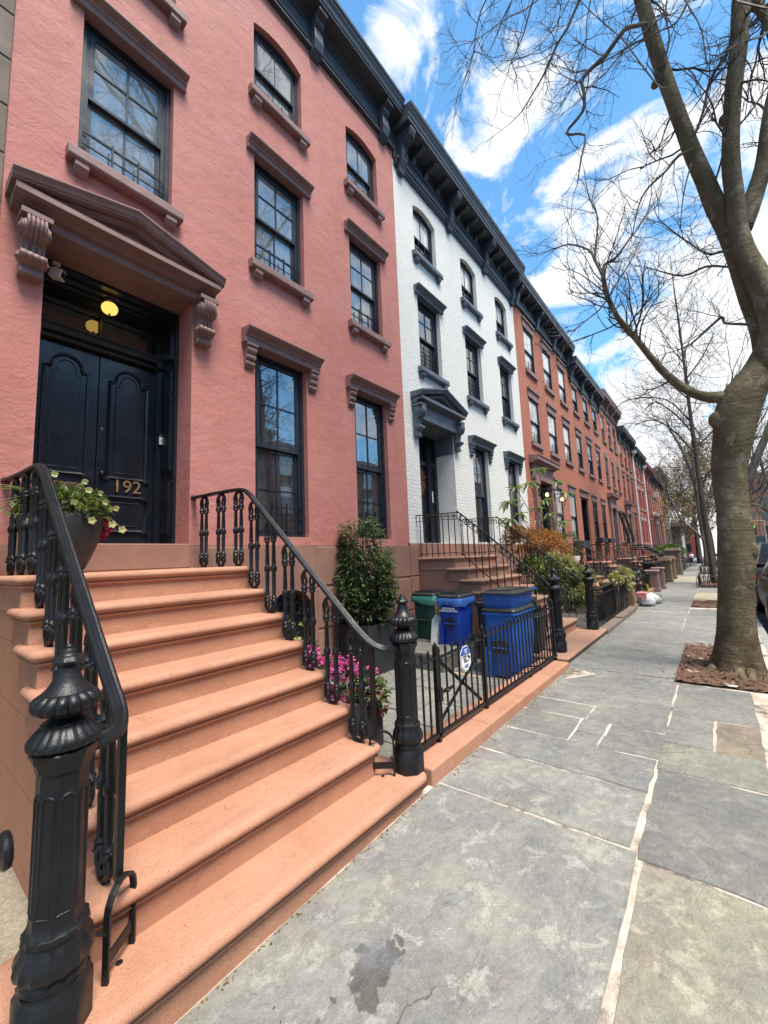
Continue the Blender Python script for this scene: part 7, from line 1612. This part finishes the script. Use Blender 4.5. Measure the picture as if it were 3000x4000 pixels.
# ------------------------------------------------------------------ cars
def car(label, x, y, rz, paint, L=4.5, W_=1.78, H_=1.42, suv=False):
    z = gz(x) - .135; t_ = thing('parked_car', (x, y, z), label, 'car', 'cars in the street')
    hw = W_/2; sec = []
    body = [(0.0, .30, .62), (.05, .26, .80), (.35, .22, .88), (1.0, .22, .92), (2.0, .22, .93), (3.2, .22, .90), (4.0, .24, .80), (4.42, .28, .66), (4.5, .34, .55)]
    b = MB(); vs = []; fs = []; m_ = 12
    for (xx, zb, zt) in body:
        xx *= L/4.5; w_ = hw*(1 - .10*abs(xx-L/2)/(L/2)**1.0*.9); zt *= H_/1.42
        ring = [(-w_*.86, zb), (-w_*.97, zb+.08), (-w_, lerp(zb, zt, .45)), (-w_*.985, lerp(zb, zt, .7)), (-w_*.95, zt-.04), (-w_*.82, zt), (w_*.82, zt), (w_*.95, zt-.04), (w_*.985, lerp(zb, zt, .7)), (w_, lerp(zb, zt, .45)), (w_*.97, zb+.08), (w_*.86, zb)]
        vs += [(xx-L/2, yy, zz) for yy, zz in ring]
    for k in range(len(body)-1):
        for i in range(m_): j = (i+1) % m_; fs.append((k*m_+i, k*m_+j, (k+1)*m_+j, (k+1)*m_+i))
    fs += [tuple(range(m_-1, -1, -1)), tuple(range((len(body)-1)*m_, len(body)*m_))]
    mt = Matrix.Translation((x, y, z)) @ Matrix.Rotation(rz, 4, 'Z')
    b.add(vs, fs)
    rf0, rf1, ws0, ws1 = (.35, .75, 3.15, 2.5) if not suv else (.12, .35, 3.2, 2.6)
    roof = [(-L/2+rf1*L/4.5, .66), (-L/2+ws1*L/4.5, .66)]
    zr = H_; zb = .90*H_/1.42
    R4_ = [(-L/2+rf0, -hw*.86, zb), (-L/2+ws0, -hw*.86, zb), (-L/2+ws0, hw*.86, zb), (-L/2+rf0, hw*.86, zb), (-L/2+rf1+.25, -hw*.66, zr), (-L/2+ws1-.2, -hw*.66, zr), (-L/2+ws1-.2, hw*.66, zr), (-L/2+rf1+.25, hw*.66, zr)]
    b.add(R4_, [(0,3,2,1),(4,5,6,7),(0,1,5,4),(1,2,6,5),(2,3,7,6),(3,0,4,7)])
    b.xf(mt); b.build('body', paint, t_, smooth=.6, bevel=.03)
    def inset(f_, k, out):
        c = sum((Vector(R4_[i]) for i in f_), Vector())/4; nn = (Vector(R4_[f_[1]])-Vector(R4_[f_[0]])).cross(Vector(R4_[f_[3]])-Vector(R4_[f_[0]])).normalized()
        return [c+(Vector(R4_[i])-c)*k+nn*out for i in f_]
    for nm, f_ in (('side_window', (0,1,5,4)), ('windscreen', (1,2,6,5)), ('side_window', (2,3,7,6)), ('rear_window', (3,0,4,7))):
        q = MB(); q.add(inset(f_, .84, .018), [(0,1,2,3)]); q.xf(mt); q.build(nm, M['glass_car'], t_)
    for sx in (.82, 3.6):
        for s in (-1, 1):
            w_ = MB(); w_.lathe(0, 0, [(.20, -.10), (.31, -.10), (.325, -.06), (.325, .06), (.31, .10), (.20, .10)], 24); w_.xf(mt @ Matrix.Translation((sx*L/4.5-L/2, s*(hw-.10), .325)) @ Matrix.Rotation(PI/2, 4, 'X')); wh_ = w_.build('wheel', M['black_plastic'], t_, smooth=.6)
            q = MB(); q.lathe(0, 0, [(.02, .085*1), (.05, .1), (.19, .085), (.21, .10), (.21, -.10), (.02, -.10)], 20); q.xf(mt @ Matrix.Translation((sx*L/4.5-L/2, s*(hw-.10), .325)) @ Matrix.Rotation(PI/2*(-s), 4, 'X')); q.build('rim', M['chrome'], wh_)
    for s in (-1, 1):
        q = MB(); q.box(-L/2-.01, s*hw*.50, .60, -L/2+.10, s*hw*.90, .76); q.xf(mt); q.build('taillight', M['tail'], t_)
        q = MB(); q.box(L/2-.14, s*hw*.50, .52, L/2-.0, s*hw*.88, .64); q.xf(mt); q.build('headlight', M['chrome'], t_)
        q = MB(); q.box(-L/2+2.75, s*hw*.96, .90, -L/2+2.9, s*(hw+.14), 1.03); q.xf(mt); q.build('mirror', paint, t_)
    q = MB(); q.box(-L/2-.03, -.26, .42, -L/2+.01, .26, .53); q.xf(mt); q.build('number_plate', M['white_paint'], t_)
    return t_
M['chrome'] = MAT('brushed_metal', (.55, .56, .58), rough=.25, metal=.9); M['tail'] = MAT('red_lens', (.30, .015, .015), rough=.2, coat=.5)
pc = lambda nm, c: MAT(nm, c, tuple(x*.9 for x in c), .45, 2, coat=.1)
car('dark parked car at the right edge beside the big plane tree', 12.1, -1.50, 0, pc('dark_car_paint', (.016, .017, .020)))
car('black parked car farther down the kerb behind the tree trunks', 17.6, -1.5, 0, pc('black_car_paint', (.02, .021, .026)), suv=True, H_=1.65)
car('white parked car down the kerb towards the crossing', 60, -1.6, 0, pc('white_car_paint', (.70, .71, .72)))
car('white car crossing at the far end of the street', 97, 1.4, PI/2, pc('white_paint_car', (.72, .73, .74)), suv=True, H_=1.75)
car('blue car at the far crossing, right of the white one', 100, -1.2, PI/2*.9, pc('blue_car_paint', (.10, .22, .40)))
car('red car parked far off on the right under the green shed', 105, -4.6, 0, pc('red_car_paint', (.40, .03, .04)))
# ------------------------------------------------------------------ two walkers at the far end
def figure(x, y, h, label, shirt, trousers, hair, bag=None, step=.18):
    z = gz(x); t_ = thing('person', (x, y, z), label, 'person', 'people walking away'); k = h/1.72
    me = bpy.data.meshes.new('body'); V = []; E = []; RR = []
    def v(px, py, pz, rad): V.append((px*k, py*k, pz*k)); RR.append(rad*k); return len(V)-1
    pel = v(0, 0, .95, .135); wst = v(0, 0, 1.10, .12); chs = v(0, 0, 1.30, .145); nk = v(.01, 0, 1.47, .055); ch = v(.03, 0, 1.56, .075); hd = v(.02, 0, 1.64, .088)
    for a, b in ((pel, wst), (wst, chs), (chs, nk), (nk, ch), (ch, hd)): E.append((a, b))
    for s in (-1, 1):
        st_ = step*s; hp = v(0, .09*s, .90, .095); kn = v(st_*.5+.03, .095*s, .50, .062); an = v(st_-.02, .095*s, .09, .042); tf = v(st_+.14, .10*s, .04, .034); E += [(pel, hp), (hp, kn), (kn, an), (an, tf)]
        sh = v(0, .17*s, 1.39, .062); el = v(-st_*.4, .24*s, 1.12, .042); wr = v(-st_*.8+.05, .23*s, .88, .030); hn = v(-st_*.9+.07, .22*s, .80, .026); E += [(chs, sh), (sh, el), (el, wr), (wr, hn)]
        for j in range(4): f_ = v(-st_*.9+.085+.004*j, (.22-.028+.016*j)*s, .72+.005*abs(j-1.5), .009); E.append((hn, f_))
        th_ = v(-st_*.9+.115, .20*s, .77, .010); E.append((hn, th_))
    me.from_pydata(V, E, []); o = bpy.data.objects.new('body', me); COL.objects.link(o); o.parent = t_
    sk = o.modifiers.new('skin', 'SKIN'); sk.use_smooth_shade = True
    for i, d in enumerate(me.skin_vertices[0].data): d.radius = (RR[i], RR[i])
    me.skin_vertices[0].data[0].use_root = True
    o.modifiers.new('sub', 'SUBSURF').render_levels = 1; me.materials.append(M['skin'])
    c = lambda *p: (x+p[0]*k, y+p[1]*k, z+p[2]*k)
    q = MB()                                        # coat or top
    q.lathe(x, y, [(.15*k, z+.86*k), (.17*k, z+.95*k), (.15*k, z+1.10*k), (.175*k, z+1.32*k), (.13*k, z+1.42*k), (.07*k, z+1.47*k)], 16, lambda a, zz: 1+.18*abs(math.sin(a)), cap=False)
    for s in (-1, 1): st_ = step*s; q.tube([c(0, .16*s, 1.40), c(-st_*.4, .245*s, 1.12), c(-st_*.8+.05, .235*s, .90)], [.078*k, .060*k, .046*k], 10)
    q.build('top', shirt, t_, smooth=3.2)
    q = MB()
    for s in (-1, 1): st_ = step*s; q.tube([c(0, .085*s, .98), c(0, .09*s, .86), c(st_*.5+.03, .095*s, .50), c(st_-.02, .095*s, .08)], [.125*k, .118*k, .080*k, .062*k], 12)
    q.build('trousers', trousers, t_, smooth=3.2)
    q = MB()
    for s in (-1, 1): st_ = step*s; q.box(*c(st_-.10, .055*s if s > 0 else -.135, 0), *c(st_+.17, .135*s if s > 0 else -.055, .08))
    q.build('shoes', M['black_plastic'], t_, bevel=.01)
    q = MB(); q.ball(c(-.012, 0, 1.655), .105*k, 12, 8, 1.12); q.tube([c(-.05, 0, 1.62), c(-.07, 0, 1.48)], [.08*k, .05*k], 10); q.build('hair', hair, t_, smooth=3.2)
    q = MB()
    for s in (-1, 1): q.ball(c(.105, .033*s, 1.635), .010*k, 6, 4); q.ball(c(.02, .095*s, 1.62), .022*k, 6, 5, 1.4)
    q.tube([c(.10, 0, 1.62), c(.125, 0, 1.59)], .013*k, 6); q.box(*c(.10, -.022, 1.555), *c(.112, .022, 1.563)); q.build('face', M['skin'], t_)
    if bag: q = MB(); q.box(*c(.0, .22, .48), *c(.12, .36, .80)); q.tube([c(.06, .24, .80), c(.06, .26, .90), c(.06, .34, .80)], .012, 5); tag(q.build('shopping_bag', M['white_paint'], bevel=.02), 'white shopping bag carried by the walker in white', 'bag')
M['skin'] = MAT('skin', (.50, .30, .21), (.44, .26, .18), .5, 10); cl_ = lambda nm, a: MAT(nm, a, tuple(x*.8 for x in a), .85, 30, bump=.3, bsc=40)
pf = at(2705, 2199, 0, 83); figure(83, pf.y, 1.72, 'person in a white top and blue jeans walking away with a white bag', cl_('white_cloth', (.72, .70, .66)), cl_('denim', (.06, .10, .22)), M['twig'], True)
figure(82.5, at(2732, 2196, 0, 82.5).y, 1.75, 'person in dark clothes walking away beside the one in white', cl_('black_cloth', (.018, .018, .022)), cl_('charcoal_cloth', (.03, .032, .04)), M['twig'], None, -.16)
# ------------------------------------------------------------------ far end of the street
for x, y, h, lab in ((76, 5.9, 9.0, 'pale wooden utility pole, the nearer of the two beyond the terrace'), (86, 5.2, 7.5, 'pale utility pole with a cross arm, the farther one')):
    z = gz(x); t_ = thing('utility_pole', (x, y, z), lab, 'pole', 'utility poles'); q = MB(); q.tube([(x, y, z-.2), (x-.1, y, z+h)], [.16, .11], 8); q.build('pole', M['old_brown'], t_)
    q = MB(); q.box(x-.06, y-1.2, z+h-.5, x+.06, y+1.2, z+h-.38); q.tube([(x, y, z+h-1.2), (x-.3, y-1.6, z+h-.9)], .03, 5); q.build('cross_arm', M['old_brown'], t_)
    for s in (-1.0, -.5, .5, 1.0): q = MB(); q.lathe(x, y+s, [(.05, z+h-.38), (.06, z+h-.3), (.03, z+h-.24)], 8); q.build('insulator', M['white_paint'], t_)
ob = thing('apartment_building', (128, -9, -2), 'tall orange brick apartment building far off on the right', 'building')
q = MB(); q.box(128, -30, -4, 160, -5.6, 17.5); q.build('wall', M['pale_brick'], ob); q = MB(); q.box(127.7, -30, 17.5, 160, -5.4, 18.1); q.build('parapet', M['old_brown'], ob)
for i in range(5):
    for j in range(5): q = MB(); q.box(127.9, -7.6-2.6*i, .5+3.3*j, 127.99, -6.4-2.6*i, 2.4+3.3*j); q.build('window', M['glass_dark'], ob)
sd2 = thing('scaffold_shed', (112, -6, -1.8), 'dark green boarded scaffold shed in front of the far orange building', 'shed')
q = MB(); q.box(112, -12, 1.7, 126, -5.0, 3.1); q.build('boarding', MAT('green_board', (.04, .075, .06), (.03, .06, .05), .8, 2), sd2)
for i in range(4):
    for yy in (-11.8, -5.2): q = MB(); q.tube([(112.4+4*i, yy, -3), (112.4+4*i, yy, 1.7)], .09, 6); q.build('post', M['iron'], sd2)
tl = thing('traffic_light', (88, -4.4, gz(88)), 'yellow traffic light showing green at the far crossing', 'traffic light'); z = gz(88)
q = MB(); q.tube([(88, -6.2, z), (88, -6.2, z+6.4), (88, -4.2, z+6.6)], .09, 8); q.build('pole', M['concrete'], tl)
for y in (-4.15, -4.9):
    q = MB(); q.box(87.8, y-.2, z+5.3, 88.15, y+.2, z+6.5); hd_ = q.build('signal_head', MAT('signal_yellow', (.55, .33, .03)), tl, bevel=.03)
    for j, nm in enumerate(('green', 'amber', 'red')):
        q = MB(); q.lathe(0, 0, [(.13, 0), (.12, .05), (.0, .06)], 14); q.xf(Matrix.Translation((87.8, y, z+5.5+.4*j)) @ Matrix.Rotation(-PI/2, 4, 'Y')); q.build('lens', EMIT('lit_green', (.05, .9, .35), 2.0) if j == 0 else M['black_plastic'], hd_)
q = MB(); q.box(87.0, 5.2, gz(87), 87.5, 6.6, gz(87)+1.9); q.box(86.9, 4.9, gz(87)+1.9, 87.6, 6.8, gz(87)+2.4); tag(q.build('road_works_board', MAT('orange_board', (.75, .27, .05), (.65, .22, .04), .6)), 'orange road works boards near the utility poles', 'barrier')
rb2 = thing('red_shrub', (80, 5.5, -1), 'dark red leafless shrub below the utility poles', 'shrub'); lv = MB(); bushy(lv, r, (80, 5.6, .6), (2.4, 1.4, 1.6), 900, .35, .12, clumps=20); lv.build('leaves', MAT('red_twigs', (.20, .05, .04), (.13, .04, .035), .8, 3), rb2)
fw = thing('brick_building', (128, 9, -2), 'low red brick buildings closing the street beyond the crossing', 'building'); q = MB(); q.box(130, 4, -4, 150, 40, 6.5); q.build('wall', M['red_brick'], fw); q = MB(); q.box(129.8, 4, 6.5, 150, 40, 7.0); q.build('parapet', M['old_brown'], fw)
for i in range(6):
    for j in range(2): q = MB(); q.box(129.9, 5+3*i, .4+3*j, 129.99, 6.6+3*i, 2.4+3*j); q.build('window', M['glass_dark'], fw)
# ------------------------------------------------------------------ the opposite side, mirrored in the window glass
for k, (x0, x1, m_, h, lab) in enumerate(((-16, -6, 'red_brick', 9.6, 'red brick house across the street mirrored in the left hand windows'), (-6, 5, 'pale_brick', 10.4, 'pale brick house across the street mirrored in the pink house windows'), (5, 16, 'red_brick', 9.8, 'red brick house across the street facing the white house'), (16, 30, 'orange_brick', 9.2, 'long orange brick house across the street facing the brick terrace'), (30, 52, 'pale_brick', 9.9, 'long pale brick house across the street further down'))):
    t_ = thing('row_house', (x0, -13.3, 0), lab, 'house', 'row houses across the street'); q = MB(); q.box(x0, -24, -.5, x1-.02, -13.3, h); q.build('wall', M[m_], t_)
    q = MB(); q.box(x0, -13.5, h, x1-.02, -12.8, h+.25); q.box(x0, -13.5, h-.5, x1-.02, -13.1, h); q.build('cornice', M['concrete'], t_)
    nx = int((x1-x0)/2.2)
    for i in range(nx):
        for z in (1.8, 4.9, 7.4): xx = x0+.7+i*2.2; q = MB(); q.box(xx, -13.32, z, xx+1.0, -13.27, z+1.7); w_ = q.build('window', M['glass_sky_white'], t_); q = MB(); q.box(xx-.1, -13.3, z-.12, xx+1.1, -13.2, z); q.box(xx-.1, -13.3, z+1.7, xx+1.1, -13.22, z+1.9); q.build('sill', M['concrete'], w_)
for i, (x, c_) in enumerate(((-2, 'silver'), (8, 'grey'))): car(c_ + ' car parked across the street ' + ('facing the pink house' if i == 0 else 'facing the white house'), x, -8.5, PI, pc(c_ + '_paint', (.45, .46, .47) if i == 0 else (.14, .145, .15)))
